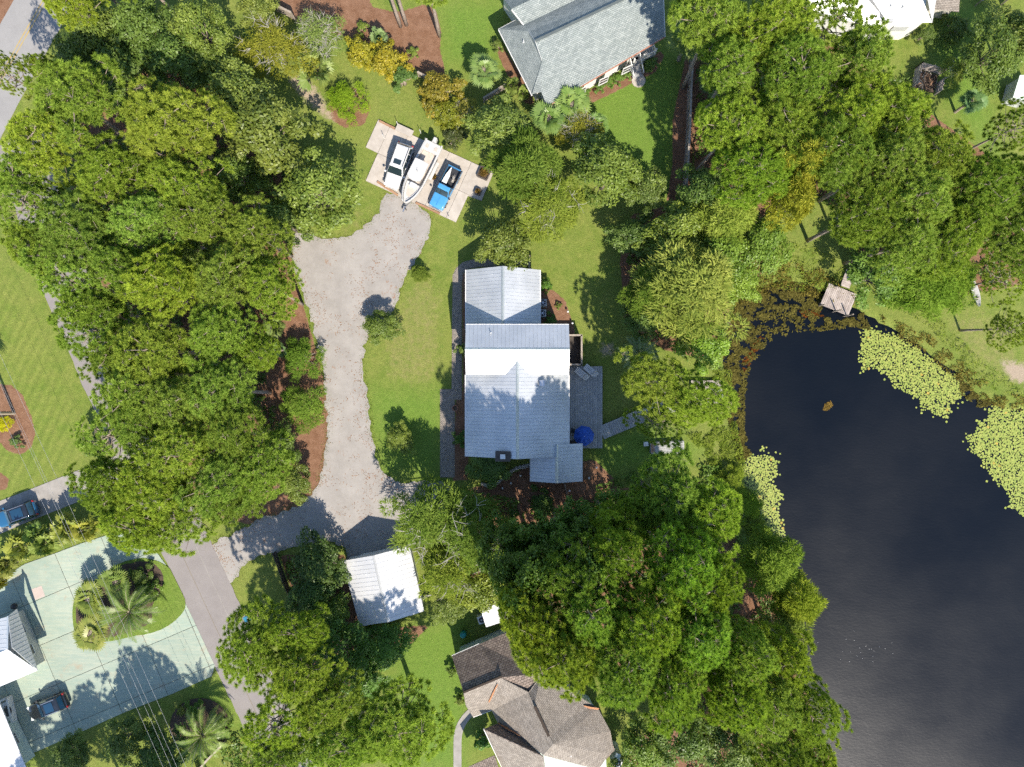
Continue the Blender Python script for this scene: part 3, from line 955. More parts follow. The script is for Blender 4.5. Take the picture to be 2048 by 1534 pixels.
def shingle_face(parent, pts, mat, udir=None, thick=0.08, name='roof_slope'):
    pts = [Vector(p) for p in pts]
    n = poly_normal(pts)
    if n.z < 0: pts = pts[::-1]; n = -n
    if udir is None:
        udir = Vector((0, 0, 1)).cross(n)
        if udir.length < 1e-3: udir = Vector((1, 0, 0))
    u = Vector(udir); u = (u - n * u.dot(n)).normalized(); v = n.cross(u)
    m = MB().slab(pts, thick)
    o = m.build(name, mat, parent)
    uv = o.data.uv_layers.new(name='UVMap')
    for lp in o.data.loops:
        p = o.data.vertices[lp.vertex_index].co
        uv.data[lp.index].uv = (p.dot(u), p.dot(v))
    return o


def window(wall, c, nrm, w, h, frame_mat=None):
    """framed sash on a wall face: c centre, nrm outward (x, y)"""
    nrm = Vector((nrm[0], nrm[1], 0)).normalized()
    rz = math.atan2(nrm.y, nrm.x) + math.pi / 2
    t = Vector((math.cos(rz), math.sin(rz), 0))
    c = Vector(c)
    f = MB()
    for s in (-1, 1):
        f.box(c + t * s * w / 2 + nrm * 0.03, (0.08, 0.08, h + 0.08), rz)
        f.box(c + Vector((0, 0, s * h / 2)) + nrm * 0.034, (w - 0.08, 0.08, 0.08), rz)
    f.box(c + nrm * 0.03, (w - 0.08, 0.05, 0.05), rz)
    fo = f.build('window', frame_mat or M['white_paint'], wall)
    return fo


def pane_of(wall, c, nrm, w, h):
    nrm = Vector((nrm[0], nrm[1], 0)).normalized()
    rz = math.atan2(nrm.y, nrm.x) + math.pi / 2
    return MB().box(Vector(c) + nrm * 0.012, (w, 0.02, h), rz).build('window_pane', M['pane'], wall)


def win(wall, c, nrm, w=0.9, h=1.2):
    pane_of(wall, c, nrm, w, h); window(wall, c, nrm, w, h)


def vent_pipe(parent, p, h=0.35, r=0.05):
    MB().tube([p, (p[0], p[1], p[2] + h)], r, 8).lathe([(r * 2.2, 0), (r * 1.2, 0.07)], p, 10).build('vent_pipe', M['white_plastic'], parent)


# ======== main house with the metal roof
mh = empty('metal_roofed_house', (0.5, 1.5, 0), 0, 'long house with pale standing seam metal roofs, in the middle between gravel and deck', 'house')
mh.location = (0, 0, 0)
CAPW = 0.16


def ridge_cap(a, b, parent, mat='flashing', drop=0.07):
    a, b = Vector(a), Vector(b)
    d = (b - a).normalized(); r = d.cross(Vector((0, 0, 1))).normalized()
    m = MB()
    vs = []
    for p in (a, b):
        vs += [p + r * CAPW + Vector((0, 0, 0.03 - drop)), p + Vector((0, 0, 0.115)), p - r * CAPW + Vector((0, 0, 0.03 - drop)), p + Vector((0, 0, -0.02))]
    m.add(vs, [(0, 1, 5, 4), (1, 2, 6, 5), (2, 3, 7, 6), (3, 0, 4, 7), (3, 2, 1, 0), (4, 5, 6, 7)])
    return m.build('ridge_cap', M[mat], parent)


def gable_block(house, xw, xe, ys, yn, xr, ze, zr, walls=True, over=0.4, mat='metal_roof', wallmat='grey_siding', pw=0.37):
    """gable block with its ridge along y"""
    roof = MB()
    W = [(xw, ys, ze), (xr, ys, zr), (xr, yn, zr), (xw, yn, ze)]
    E = [(xr, ys, zr), (xe, ys, ze), (xe, yn, ze), (xr, yn, zr)]
    roof.slab([Vector(p) - Vector((0, 0, 0.004)) for p in W], 0.10).slab([Vector(p) - Vector((0, 0, 0.004)) for p in E], 0.10)
    ro = roof.build('roof', M['flashing'], house)
    panel_slope(ro, W, (0, 1, 0), pw, M[mat]); panel_slope(ro, E, (0, 1, 0), pw, M[mat])
    ridge_cap((xr, ys, zr), (xr, yn, zr), ro)
    for x, s in ((xw, -1), (xe, 1)):   # gutters
        MB().box((x + s * 0.06, (ys + yn) / 2, ze - 0.06), (0.12, yn - ys, 0.12)).build('gutter', M['white_paint'], ro)
    wm = MB()
    pit_w = (zr - ze) / (xr - xw); pit_e = (zr - ze) / (xe - xr)
    a, b = xw + over, xe - over
    za, zb = ze + pit_w * over - 0.14, ze + pit_e * over - 0.14
    prof = [(a, 0.0), (b, 0.0), (b, zb), (xr, zr - 0.16), (a, za)]
    y0, y1 = ys + over * 0.7, yn - over * 0.7
    vs = [(p[0], y0, p[1]) for p in prof] + [(p[0], y1, p[1]) for p in prof]
    n = 5
    wm.add(vs, [tuple(range(n)), tuple(range(2 * n - 1, n - 1, -1))] + [((i + 1) % n, i, i + n, (i + 1) % n + n) for i in range(n)])
    wo = wm.build('wall', M[wallmat], house)
    return ro, wo, (a, b, y0, y1)


# north wing
ro, wo, (a, b, y0, y1) = gable_block(mh, -4.75, 2.88, 5.55, 11.82, -0.93, 2.9, 5.3)
for y in (7.5, 9.6):
    win(wo, (a, y, 1.5), (-1, 0)); win(wo, (b, y, 1.5), (1, 0))
for x in (-3, 1.0):
    win(wo, (x, y1, 1.5), (0, 1))
# cross block, ridge along x (built with the same parts by hand)
xw, xe, yn, yr, ys_, ze, zr = -4.62, 5.68, 5.85, 3.39, 0.9, 5.8, 6.95
Nf = [(xw, yn, ze), (xw, yr, zr), (xe, yr, zr), (xe, yn, ze)]
Sf = [(xw, yr, zr), (xw, ys_, ze), (xe, ys_, ze), (xe, yr, zr)]
r2 = MB().slab([Vector(p) - Vector((0, 0, 0.004)) for p in Nf], 0.1).slab([Vector(p) - Vector((0, 0, 0.004)) for p in Sf], 0.1).build('roof', M['flashing'], mh)
panel_slope(r2, Nf, (1, 0, 0), 0.40, M['metal_roof']); panel_slope(r2, Sf, (1, 0, 0), 0.40, M['metal_roof'])
ridge_cap((xw, yr, zr), (xe, yr, zr), r2)
MB().box(((xw + xe) / 2, yn + 0.05, ze - 0.05), (xe - xw, 0.1, 0.12)).build('gutter', M['white_paint'], r2)
a, b, y0, y1 = xw + 0.3, xe - 0.3, ys_ + 0.35, yn - 0.35
zz = ze + 0.467 * 0.35 - 0.13
prof = [(y0, 0), (y1, 0), (y1, zz), (yr, zr - 0.15), (y0, zz)]
vs = [(a, p[0], p[1]) for p in prof] + [(b, p[0], p[1]) for p in prof]
w2 = MB().add(vs, [tuple(range(4, -1, -1)), tuple(range(5, 10))] + [(i, (i + 1) % 5, (i + 1) % 5 + 5, i + 5) for i in range(5)]).build('wall', M['grey_siding'], mh)
for y in (2.2, 4.3):
    win(w2, (a, y, 1.6), (-1, 0)); win(w2, (a, y, 4.2), (-1, 0)); win(w2, (b, y, 4.2), (1, 0)); win(w2, (b, y, 1.8), (1, 0))
vent_pipe(r2, (-2.1, 5.02, 6.2)); vent_pipe(r2, (-3.45, 1.65, 6.15), 0.25, 0.035)
# south block: ridge along y, running up into the cross block
xw, xe, ys_, yn, xr, ze, zr = -4.73, 5.81, -7.5, 0.9, 0.54, 3.7, 6.4
ro, w3, (a, b, y0, y1) = gable_block(mh, xw, xe, ys_, yn, xr, ze, zr)
pit = (zr - ze) / (xr - xw)
ytop = 0.9 + (zr - 5.8) / 0.467
hw = (zr - 5.8) / pit
Wv = [(xr - hw, 0.9, 5.8), (xr, 0.9, zr), (xr, ytop, zr)]
Ev = [(xr, 0.9, zr), (xr + hw, 0.9, 5.8), (xr, ytop, zr)]
panel_slope(ro, [Vector(p) + Vector((0, 0, 0.03)) for p in Wv], (0, 1, 0), 0.37, M['metal_roof'], name='valley_panel')
panel_slope(ro, [Vector(p) + Vector((0, 0, 0.03)) for p in Ev], (0, 1, 0), 0.37, M['metal_roof'], name='valley_panel')
ridge_cap((xr, 0.9, zr + 0.03), (xr, ytop, zr + 0.03), ro)
for y in (-5.8, -3.4, -1.2):
    win(w3, (a, y, 1.7), (-1, 0)); win(w3, (b, y, 1.7), (1, 0))
win(w3, (3.6, y0, 1.7), (0, -1), 1.4, 1.3); win(w3, (-3.2, y0, 1.7), (0, -1), 1.4, 1.3)
MB().box((a - 0.03, -2.35, 1.35), (0.06, 1.0, 2.1)).build('door', M['white_paint'], w3)
MB().box((3.0, 0.05, zr - pit * 2.46 + 0.28), (0.42, 0.5, 0.36)).box((3.0, 0.05, zr - pit * 2.46 + 0.50), (0.5, 0.58, 0.06)).build('roof_vent', M['chrome'], ro)
ch = MB().box((-0.92, -7.25, 3.1), (1.42, 0.92, 6.2)).build('chimney', M['dark_wood'], mh)
MB().box((-0.92, -7.25, 6.23), (1.5, 1.0, 0.06)).build('chimney_cap', M['dark_wood'], ch)
MB().box((-0.92, -7.25, 6.36), (0.40, 0.36, 0.2)).box((-0.92, -7.25, 6.49), (0.5, 0.46, 0.05)).build('flue', M['white_paint'], ch)
# south east wing
ro, w4, (a, b, y0, y1) = gable_block(mh, 1.97, 7.2, -10.15, -6.21, 4.54, 3.2, 4.5, over=0.35)
win(w4, (b, -8.3, 1.6), (1, 0)); win(w4, (a, -8.8, 1.6), (-1, 0)); win(w4, (4.5, y0, 1.6), (0, -1), 1.5, 1.2)

# deck behind the house, board by board
dk = empty('wooden_deck', (0, 0, 0), 0, 'grey boarded deck against the east side of the metal roofed house', 'deck')
MB().box((7.55, -2.55, 0.42), (4.0, 8.6, 0.16)).build('joist_frame', M['dark_wood'], dk)
for x in (5.7, 7.6, 9.5):
    for y in (-6.7, -2.6, 1.5):
        MB().box((x, y, 0.18), (0.14, 0.14, 0.36)).build('post', M['dark_wood'], dk)
x = 5.62
while x < 9.58:
    yb = -6.95 if x > 7.25 else -6.1
    MB().box((x + 0.085, (1.85 + yb) / 2, 0.52), (0.16, 1.85 - yb, 0.04)).build('deck_board', M['deck'], dk)
    x += 0.178
# boardwalk to the pond
bw = empty('boardwalk', (0, 0, 0), 0, 'plank boardwalk leading from the deck towards the pond under a pine', 'walkway')
cl = catmull([(1204, 864), (1240, 849), (1275, 834), (1310, 818), (1350, 808), (1395, 800), (1438, 782)], 5, closed=False)
pts = [Vector((*G(*p), 0.5)) for p in cl]
dist, last = 0.0, None
acc = 0.0
for i in range(len(pts) - 1):
    seg = (pts[i + 1] - pts[i]).length
    d = (pts[i + 1] - pts[i]).normalized()
    while acc < seg:
        p = pts[i] + d * acc
        MB().box((p.x, p.y, p.z - 0.02), (0.215, 1.5, 0.04), math.atan2(d.y, d.x)).build('plank', M['deck'], bw)
        acc += 0.24
    acc -= seg
for s in (-0.6, 0.6):
    m = MB()
    off = [p + Vector((-(pts[min(i + 1, len(pts) - 1)] - pts[max(i - 1, 0)]).normalized().y, (pts[min(i + 1, len(pts) - 1)] - pts[max(i - 1, 0)]).normalized().x, 0)) * s for i, p in enumerate(pts)]
    for p0, p1 in zip(off[:-1], off[1:]):
        m.beam(p0 - Vector((0, 0, 0.12)), p1 - Vector((0, 0, 0.12)), 0.08, 0.15)
    for p0 in off[::6]:
        m.box((p0.x, p0.y, 0.15), (0.1, 0.1, 0.42))
    m.build('stringer', M['dark_wood'], bw)
# landing sheet near the pond
ld = empty('landing_platform', (0, 0, 0), 0, 'pale grey plank landing half hidden under the pine by the pond', 'platform')
c0 = G(1412, 785)
for k in range(14):
    MB().box((c0[0] - 1.6 + k * 0.24, c0[1], 0.42), (0.22, 2.6, 0.04), 0).build('plank', M['dock'], ld)
MB().box((c0[0], c0[1] - 1.0, 0.2), (3.2, 0.1, 0.38)).box((c0[0], c0[1] + 1.0, 0.2), (3.2, 0.1, 0.38)).build('joist_frame', M['dark_wood'], ld)

# walled outdoor shower on the east wall
en = empty('shower_enclosure', (0, 0, 0), 0, 'dark roofless timber enclosure with pale top rail beside the cross block', 'enclosure')
x0, x1, ya, yb = 5.5, 7.35, 2.0, 5.1
MB().box(((x0 + x1) / 2, (ya + yb) / 2, 0.06), (x1 - x0, yb - ya, 0.1)).build('floor', M['dark_wood'], en)
for (cx_, cy_, sx, sy) in (((x0 + x1) / 2, yb, x1 - x0, 0.08), ((x0 + x1) / 2, ya, x1 - x0, 0.08), (x1, (ya + yb) / 2, 0.08, yb - ya)):
    MB().box((cx_, cy_, 0.95), (sx - 0.004, sy, 1.8)).build('screen_wall', M['dark_wood'], en)
    MB().box((cx_, cy_, 1.88), (sx + 0.1, sy + 0.1, 0.05)).build('top_rail', M['old_wood'], en)

# air conditioners
for i, (px, py, lab) in enumerate(((1086, 605, 'grey air conditioner by the north wing, the one farther from the cross block'), (1085, 626, 'grey air conditioner by the north wing, the one nearer the cross block'))):
    p = PX(px, py, 0.8)
    ac = empty('air_conditioner', (p.x, p.y, 0), 0, lab, 'air conditioner', 'air conditioners beside the north wing')
    MB().box((0, 0, 0.05), (0.9, 0.9, 0.1)).build('base', M['grey_concrete'], ac)
    MB().box((0, 0, 0.45), (0.78, 0.78, 0.7)).build('casing', M['ac_grey'], ac, bevel=0.05)
    g = MB().lathe([(0.33, 0.80), (0.33, 0.815)], (0, 0, 0), 20).build('fan_opening', M['black'], ac)
    m = MB()
    for k in range(6):
        m.box((0.15 * math.cos(k * math.pi / 3), 0.15 * math.sin(k * math.pi / 3), 0.825), (0.3, 0.03, 0.015), k * math.pi / 3)
    m.lathe([(0.07, 0.815), (0.07, 0.84)], (0, 0, 0), 10).build('fan_guard', M['chrome'], g)

# ======== garage
gq = dict(WN=PX(684, 1122, 2.4), WS=PX(720, 1252, 2.4), RN=PX(747, 1111, 3.9), RS=PX(777, 1244, 3.9), ES=PX(848, 1222, 2.4))
gq['EN'] = gq['ES'] + (gq['RN'] - gq['RS'])
ga = empty('garage', (0, 0, 0), 0, 'detached garage with a white ribbed gable roof south of the gravel turning area', 'garage')
ud = (gq['RN'] - gq['RS']).normalized()
wf = [gq['WS'], gq['RS'], gq['RN'], gq['WN']]; ef = [gq['RS'], gq['ES'], gq['EN'], gq['RN']]
gr = MB().slab([p - Vector((0, 0, 0.004)) for p in wf], 0.08).slab([p - Vector((0, 0, 0.004)) for p in ef], 0.08).build('roof', M['white_metal'], ga)
panel_slope(gr, wf, ud, 0.46, M['white_metal']); panel_slope(gr, ef, ud, 0.46, M['white_metal'])
ridge_cap(gq['RS'], gq['RN'], gr, 'white_metal')
cen = (gq['WS'] + gq['ES'] + gq['WN'] + gq['EN']) / 4
def shr(p, k=0.93): return cen + (p - cen) * k
wb = [shr(gq['WS']), shr(gq['ES']), shr(gq['EN']), shr(gq['WN'])]
rs, rn = gq['RS'] + (gq['RN'] - gq['RS']) * 0.035, gq['RN'] - (gq['RN'] - gq['RS']) * 0.035
m = MB()
low = [Vector((p.x, p.y, 0)) for p in wb]
top = [Vector((p.x, p.y, 2.35)) for p in wb]
m.add(low + top + [Vector((rs.x, rs.y, 3.75)), Vector((rn.x, rn.y, 3.75))], [(0, 1, 5, 8, 4), (2, 3, 7, 9, 6), (1, 2, 6, 5), (3, 0, 4, 7), (4, 8, 9, 7), (5, 6, 9, 8), (3, 2, 1, 0)])
gw = m.build('wall', M['grey_siding'], ga)
mid = (low[2] + low[3]) / 2
nn = ud
MB().box((mid.x + nn.x * 0.03, mid.y + nn.y * 0.03, 1.1), (4.2, 0.06, 2.2), math.atan2((low[2] - low[3]).y, (low[2] - low[3]).x)).build('garage_door', M['white_paint'], gw)

# ======== grey shingled house, north east
gh = empty('grey_shingled_house', (0, 0, 0), 0, 'house with a large blue grey shingled roof and white porch, north of the lawn', 'house')
def P3(l): return [PX(*p) for p in l]
E_, RG = 3.6, 6.6
rg = MB().beam(PX(1071, 82, RG + .06), PX(1400, -75, RG + .06), 0.25, 0.06).build('roof', M['shingle_grey'], gh)
d_u = PX(1226, 8, RG) - PX(1071, 82, RG)
SL = d_u.normalized()
S_eaveW, S_eaveE = PX(1093.8, 212, E_), PX(1329.7, 72, E_)
RW = PX(1071, 82, RG)
# slope plane through the ridge and the south eave
RE = RW + SL * ((S_eaveE - S_eaveW).length * 0.985)
RWp = RW
shingle_face(rg, [RW, PX(1084.6, 121, 5.55), PX(1064, 188, E_ + 0.2), PX(1082.5, 184, E_ + 0.62), S_eaveW, S_eaveE, RE], M['shingle_grey'], SL)
# west lower slope with its little dutch gable
shingle_face(rg, P3([(997.4, 58.5, E_), (1064, 190, E_), (1084.6, 121, 5.5), (1058, 62.5, 5.5)]), M['shingle_grey'])
shingle_face(rg, [PX(1058, 62.5, 5.5), PX(1084.6, 121, 5.5), RW + Vector((0, 0, -0.02))], M['grey_siding'], name='gable_end', thick=0.05)
# north slope, valley and the north wing
NV0, NV1 = PX(1047.7, 49, 4.9), PX(1047.7, 49, 4.9) + SL * 14
shingle_face(rg, [RW, RE, NV1 + SL * 2, NV0, PX(1058, 62.5, 5.5)], M['shingle_grey'], SL)
shingle_face(rg, P3([(997.4, 58.5, E_), (1058, 62.5, 5.5), (1047.7, 49, 4.9), (1032, 40, 3.9)]), M['shingle_grey'])
NW0 = PX(1023, 17.4, 6.1)
shingle_face(rg, [NV0, NV1, NW0 + SL * 14, NW0], M['shingle_grey'], SL)
NB = NW0 + Vector((-SL.y, SL.x, 0)) * 3.2 + Vector((0, 0, -2.2))
shingle_face(rg, [NW0, NW0 + SL * 14, NB + SL * 14, NB], M['shingle_grey'], SL)
# fascia boards
for a, b in ((S_eaveW, S_eaveE), (PX(997.4, 58.5, E_), PX(1064, 190, E_)), (S_eaveE, RE), (NW0, NV0), (PX(997.4, 58.5, E_), PX(1032, 40, 3.9))):
    MB().beam(Vector(a) - Vector((0, 0, 0.14)), Vector(b) - Vector((0, 0, 0.14)), 0.14, 0.2).build('fascia', M['white_paint'], gh)
# brick coloured gutter line on the south eave
MB().beam(S_eaveW + Vector((0, -0.1, -0.06)), S_eaveE + Vector((0, -0.1, -0.06)), 0.1, 0.1).build('gutter', M['terracotta'], gh)
inn = Vector((-SL.y, SL.x, 0)) * 0.42
fp = [S_eaveW + inn + SL * 0.5, S_eaveE + inn - SL * 0.5]
fp = [(fp[0].x, fp[0].y), (fp[1].x, fp[1].y)]
back = Vector((-SL.y, SL.x, 0)) * 7.2
fp += [(fp[1][0] + back.x, fp[1][1] + back.y), (fp[0][0] + back.x, fp[0][1] + back.y)]
wl = MB().prism(fp, 0, 3.55).build('wall', M['white_paint'], gh)
q0 = PX(1003, 60, 3.2); q1 = PX(1062, 178, 3.2)
MB().prism([(q0.x + .5, q0.y), (q1.x + .6, q1.y), (q1.x + 4, q1.y + 2.6), (q0.x + 4.5, q0.y + 2.4)], 0, 3.3).build('wall', M['white_paint'], gh)
nb = [NV0 - Vector((SL.x, SL.y, 0)) * -0.6, NV0 + SL * 13, NB + SL * 13 + Vector((0, 0, 0)), NB + SL * 0.6]
MB().prism([(p.x, p.y) for p in nb], 0, 3.6).build('wall', M['white_paint'], gh)
sn = Vector((SL.y, -SL.x, 0))
for t in (0.25, 0.42, 0.6):
    p = Vector((*fp[0], 0)) + SL * (15.2 * t)
    win(wl, (p.x, p.y, 1.9), (sn.x, sn.y), 1.0, 1.4)
MB().box(PX(1199, 48, 5.5), (0.42, 0.5, 0.5), R(25)).build('brick_vent', M['terracotta'], rg)
vent_pipe(rg, PX(1047, 84, 4.85), 0.4, 0.05)
# porch in the south east corner: deck, rails, stairs
pc = [PX(1255, 105, 1.2), PX(1299, 84, 1.2), PX(1309, 108, 1.2), PX(1266, 128, 1.2)]
MB().prism([(p.x, p.y) for p in pc], 0, 1.1).build('porch_floor', M['deck'], gh)
for a, b in ((pc[1], pc[2]), (pc[2], pc[3] + (pc[2] - pc[3]) * 0.45)):
    m = MB()
    A, B = Vector((a.x, a.y, 2.0)), Vector((b.x, b.y, 2.0))
    m.beam(A, B, 0.09, 0.08).beam(A - Vector((0, 0, .8)), B - Vector((0, 0, .8)), 0.06, 0.06)
    n_ = int((B - A).length / 0.16)
    for k in range(n_ + 1):
        p = A.lerp(B, k / n_)
        m.box((p.x, p.y, 1.6), (0.04, 0.04, 0.8))
    m.build('railing', M['white_paint'], gh)
for p in (pc[1], pc[2], pc[3], pc[3] + (pc[2] - pc[3]) * 0.45, pc[0]):
    MB().box((p.x, p.y, 1.7), (0.16, 0.16, 3.4 if p in (pc[0], pc[1]) else 1.3)).build('porch_post', M['white_paint'], gh)
s0 = (PX(1258, 121, 1.1) + PX(1276, 112, 1.1)) / 2; s1 = PX(1275, 155, 0.1)
sd = (Vector((s1.x, s1.y, 0)) - Vector((s0.x, s0.y, 0))); sl_ = sd.length; sd.normalize()
for k in range(7):
    p = Vector((s0.x, s0.y, 0)) + sd * (sl_ * (k + 0.5) / 7)
    MB().box((p.x, p.y, (1.1 - k * 0.155) / 2), (1.05, sl_ / 7 - 0.005, 1.1 - k * 0.155), math.atan2(sd.y, sd.x) + math.pi / 2).build('step', M['deck'], gh)
for s in (-1, 1):
    o_ = Vector((-sd.y, sd.x, 0)) * 0.56 * s
    A = Vector((s0.x, s0.y, 1.95)) + o_; B = Vector((s1.x, s1.y, 0.95)) + o_
    m = MB().beam(A, B, 0.08, 0.08)
    for k in range(8):
        p = A.lerp(B, k / 7); m.box((p.x, p.y, p.z - 0.42), (0.05, 0.05, 0.85))
    m.build('railing', M['white_paint'], gh)
lp = PX(1277, 161, 0.05)
MB().lathe([(0.75, 0.0), (0.75, 0.09)], (lp.x, lp.y, 0), 14).build('landing_slab', M['concrete'], gh)

# ======== brown shingled house, south
bh = empty('brown_shingled_house', (0, 0, 0), 0, 'sprawling house with brown shingled gables at the bottom, partly under pines', 'house')
def Q(x, y, h): return PX(860 + x / 4.46, 1190 + y / 4.46, h)
br = MB().beam(Q(300, 870, 5.46), Q(640, 728, 5.46), 0.2, 0.06).build('roof', M['shingle_dark'], bh)
zr, ze = 5.4, 3.1
r0, r1 = Q(300, 872, zr), Q(625, 736, zr)
bu = (r1 - r0).normalized()
shingle_face(br, [Q(195, 545, ze), Q(440, 438, ze), Q(810, 280, ze), Q(1000, 700, zr), Q(880, 868, zr - .15), r1, r0], M['shingle_dark'], bu)
shingle_face(br, [r0, r1, Q(530, 960, 3.7), Q(548, 1028, 3.1), Q(385, 1090, 3.1), Q(318, 985, 4.1)], M['shingle_brown'], bu)
shingle_face(br, [Q(318, 985, 4.1), r0, Q(300, 880, zr - .1), Q(345, 972, 4.15)], M['shingle_dark'], bu)
mr0, mr1 = Q(900, 770, 6.2), Q(1100, 1330, 6.6)
shingle_face(br, [r1, Q(880, 868, 5.6), Q(930, 990, 6.4), Q(1100, 1330, 6.6), Q(1010, 1430, 5.9), Q(850, 1290, 4.9), Q(605, 1140, 3.2), Q(548, 1028, 3.15), Q(530, 960, 3.7)], M['shingle_brown'])
shingle_face(br, [Q(880, 868, 5.6), Q(1000, 700, 5.2), Q(1500, 1010, 3.3), Q(1610, 1215, 3.3), Q(1100, 1330, 6.6), Q(930, 990, 6.4)], M['shingle_brown'])
shingle_face(br, [Q(1100, 1330, 6.6), Q(1610, 1215, 3.3), Q(1640, 1390, 3.1), Q(1600, 1420, 3.4), Q(1500, 1560, 3.6), Q(1010, 1430, 5.9)], M['shingle_brown'])
g0, g1 = Q(480, 1195, 4.9), Q(1010, 1440, 5.9)
shingle_face(br, [g0, Q(600, 1146, 3.3), Q(850, 1290, 4.6), g1], M['shingle_dark'])
shingle_face(br, [g0, g1, Q(1040, 1640, 4.4), Q(690, 1640, 3.2)], M['shingle_brown'])
shingle_face(br, [Q(340, 1534, 3.3), Q(575, 1430, 4.4), Q(640, 1640, 4.4), Q(400, 1660, 3.3)], M['shingle_dark'])
shingle_face(br, [Q(1505, 1405, 3.2), Q(1600, 1250, 3.25), Q(1650, 1385, 2.7), Q(1560, 1480, 2.8)], M['shingle_dark'])
for (x, y, h, sx, sy) in ((205, 560, 2.9, 0, 0),):
    pass
def wallq(pts, h): return MB().prism([(p.x, p.y) for p in pts], 0, h).build('wall', M['green_wall'], bh)
wallq([Q(250, 560, ze), Q(780, 330, ze), Q(930, 700, ze), Q(560, 900, ze), Q(360, 960, ze)], 3.0)
wallq([Q(560, 900, ze), Q(930, 700, ze), Q(1440, 1020, ze), Q(1560, 1230, ze), Q(1580, 1640, ze), Q(760, 1640, ze), Q(620, 1180, ze)], 3.0)
MB().beam(Q(935, 995, 6.5), Q(1060, 1260, 6.65), 0.28, 0.08).build('ridge_vent', M['shingle_dark'], br)
for a, b in ((Q(195, 545, ze), Q(440, 438, ze)), (Q(385, 1090, 3.1), Q(548, 1028, 3.1)), (g0, Q(690, 1640, 3.2))):
    MB().beam(a - Vector((0, 0, .1)), b - Vector((0, 0, .1)), 0.12, 0.16).build('gutter', M['white_paint'], bh)
for pl in ([(600, 795), (606, 800), (560, 900), (528, 965), (522, 950), (560, 870)], [(605, 1138), (700, 1185), (800, 1250), (805, 1258), (690, 1200), (612, 1150)], [(1370, 985), (1440, 1000), (1510, 1010), (1500, 1025), (1430, 1015), (1380, 1003)]):
    hz = {600: (5.2, 3.75), 605: (3.3, 4.8), 1370: (3.9, 3.45)}[pl[0][0]]
    n_ = len(pl)
    ts = [abs(p[1] - pl[0][1]) / max(abs(q[1] - pl[0][1]) for q in pl) for p in pl]
    MB().slab([Q(p[0], p[1], hz[0] + (hz[1] - hz[0]) * t + 0.10) for p, t in zip(pl, ts)], 0.03).build('needle_drift', M['needle_litter'], br)
vent_pipe(br, Q(1255, 1420, 5.0), 0.3, 0.1)
MB().box(Q(1645, 1410, 1.5), (0.5, 1.3, 2.6), R(-25)).build('utility_cupboard', M['green_wall'], bh)

# white heat pump beside the brown house
p = PX(860 + 1680 / 4.46, 1190 + 1500 / 4.46, 0.9)
ac = empty('heat_pump', (p.x, p.y, 0), R(-25), 'white heat pump with round fan at the corner of the brown house', 'air conditioner')
MB().box((0, 0, 0.45), (0.8, 0.95, 0.9)).build('casing', M['white_plastic'], ac, bevel=0.04)
g_ = MB().lathe([(0.3, 0.9), (0.3, 0.915)], (0, 0, 0), 18).build('fan_opening', M['black'], ac)
MB().lathe([(0.1, 0.915), (0.1, 0.95)], (0, 0, 0), 10).build('fan_hub', M['ac_grey'], g_)

# white shed under the pine, with a heat pump
sp = PX(1000, 1226, 2.4)
sh = empty('white_shed', (sp.x, sp.y, 0), R(18), 'small white flat roofed shed half hidden by pine needles, north of the brown house', 'shed')
MB().box((0, 0, 1.1), (3.4, 1.7, 2.2)).build('wall', M['cream_wall'], sh)
rf_ = MB().box((0, 0, 2.26), (3.7, 2.0, 0.08)).build('roof', M['white_paint'], sh)
for k in range(9):
    MB().box((-1.64 + k * 0.41, 0, 2.32), (0.37, 1.98, 0.03)).build('roof_panel', M['white_metal'], rf_)
MB().box((0.6, -0.87, 1.0), (0.8, 0.05, 1.9)).build('door', M['white_paint'], sh)
p = PX(963, 1240, 0.9)
ac = empty('heat_pump', (p.x, p.y, 0), R(20), 'white heat pump beside the small white shed', 'air conditioner')
MB().box((0, 0, 0.45), (0.8, 0.85, 0.9)).build('casing', M['white_plastic'], ac, bevel=0.04)
g_ = MB().lathe([(0.3, 0.9), (0.3, 0.915)], (0, 0, 0), 18).build('fan_opening', M['black'], ac)
MB().lathe([(0.1, 0.915), (0.1, 0.95)], (0, 0, 0), 10).build('fan_hub', M['ac_grey'], g_)

# ======== white metal roofed house, top right
wh = empty('white_roofed_house', (0, 0, 0), 0, 'white house with a bright ribbed hip roof at the top right edge', 'house')
e, r_ = 3.6, 5.6
A, B_ = PX(1775, 45, e), PX(1864, 45, e)
C_, D_ = PX(1740, -8, r_), PX(1842, -8, r_)
top = Vector((0, 6, 0))
wr = MB().slab([A, B_, D_, C_], 0.08).build('roof', M['white_metal'], wh)
panel_slope(wr, [p + Vector((0, 0, .004)) for p in (A, B_, D_, C_)], (B_ - A), 0.42, M['white_metal'])
E2 = [B_ + Vector((0, 0, 0)), PX(1868, -40, e), PX(1868, -40, e) + Vector((-1.2, 0, 2.0)), D_]
panel_slope(wr, E2, (PX(1868, -40, e) - B_), 0.42, M['white_metal'])
W2 = [A, C_, PX(1690, -30, e)]
panel_slope(wr, W2, (PX(1690, -30, e) - A), 0.42, M['white_metal'])
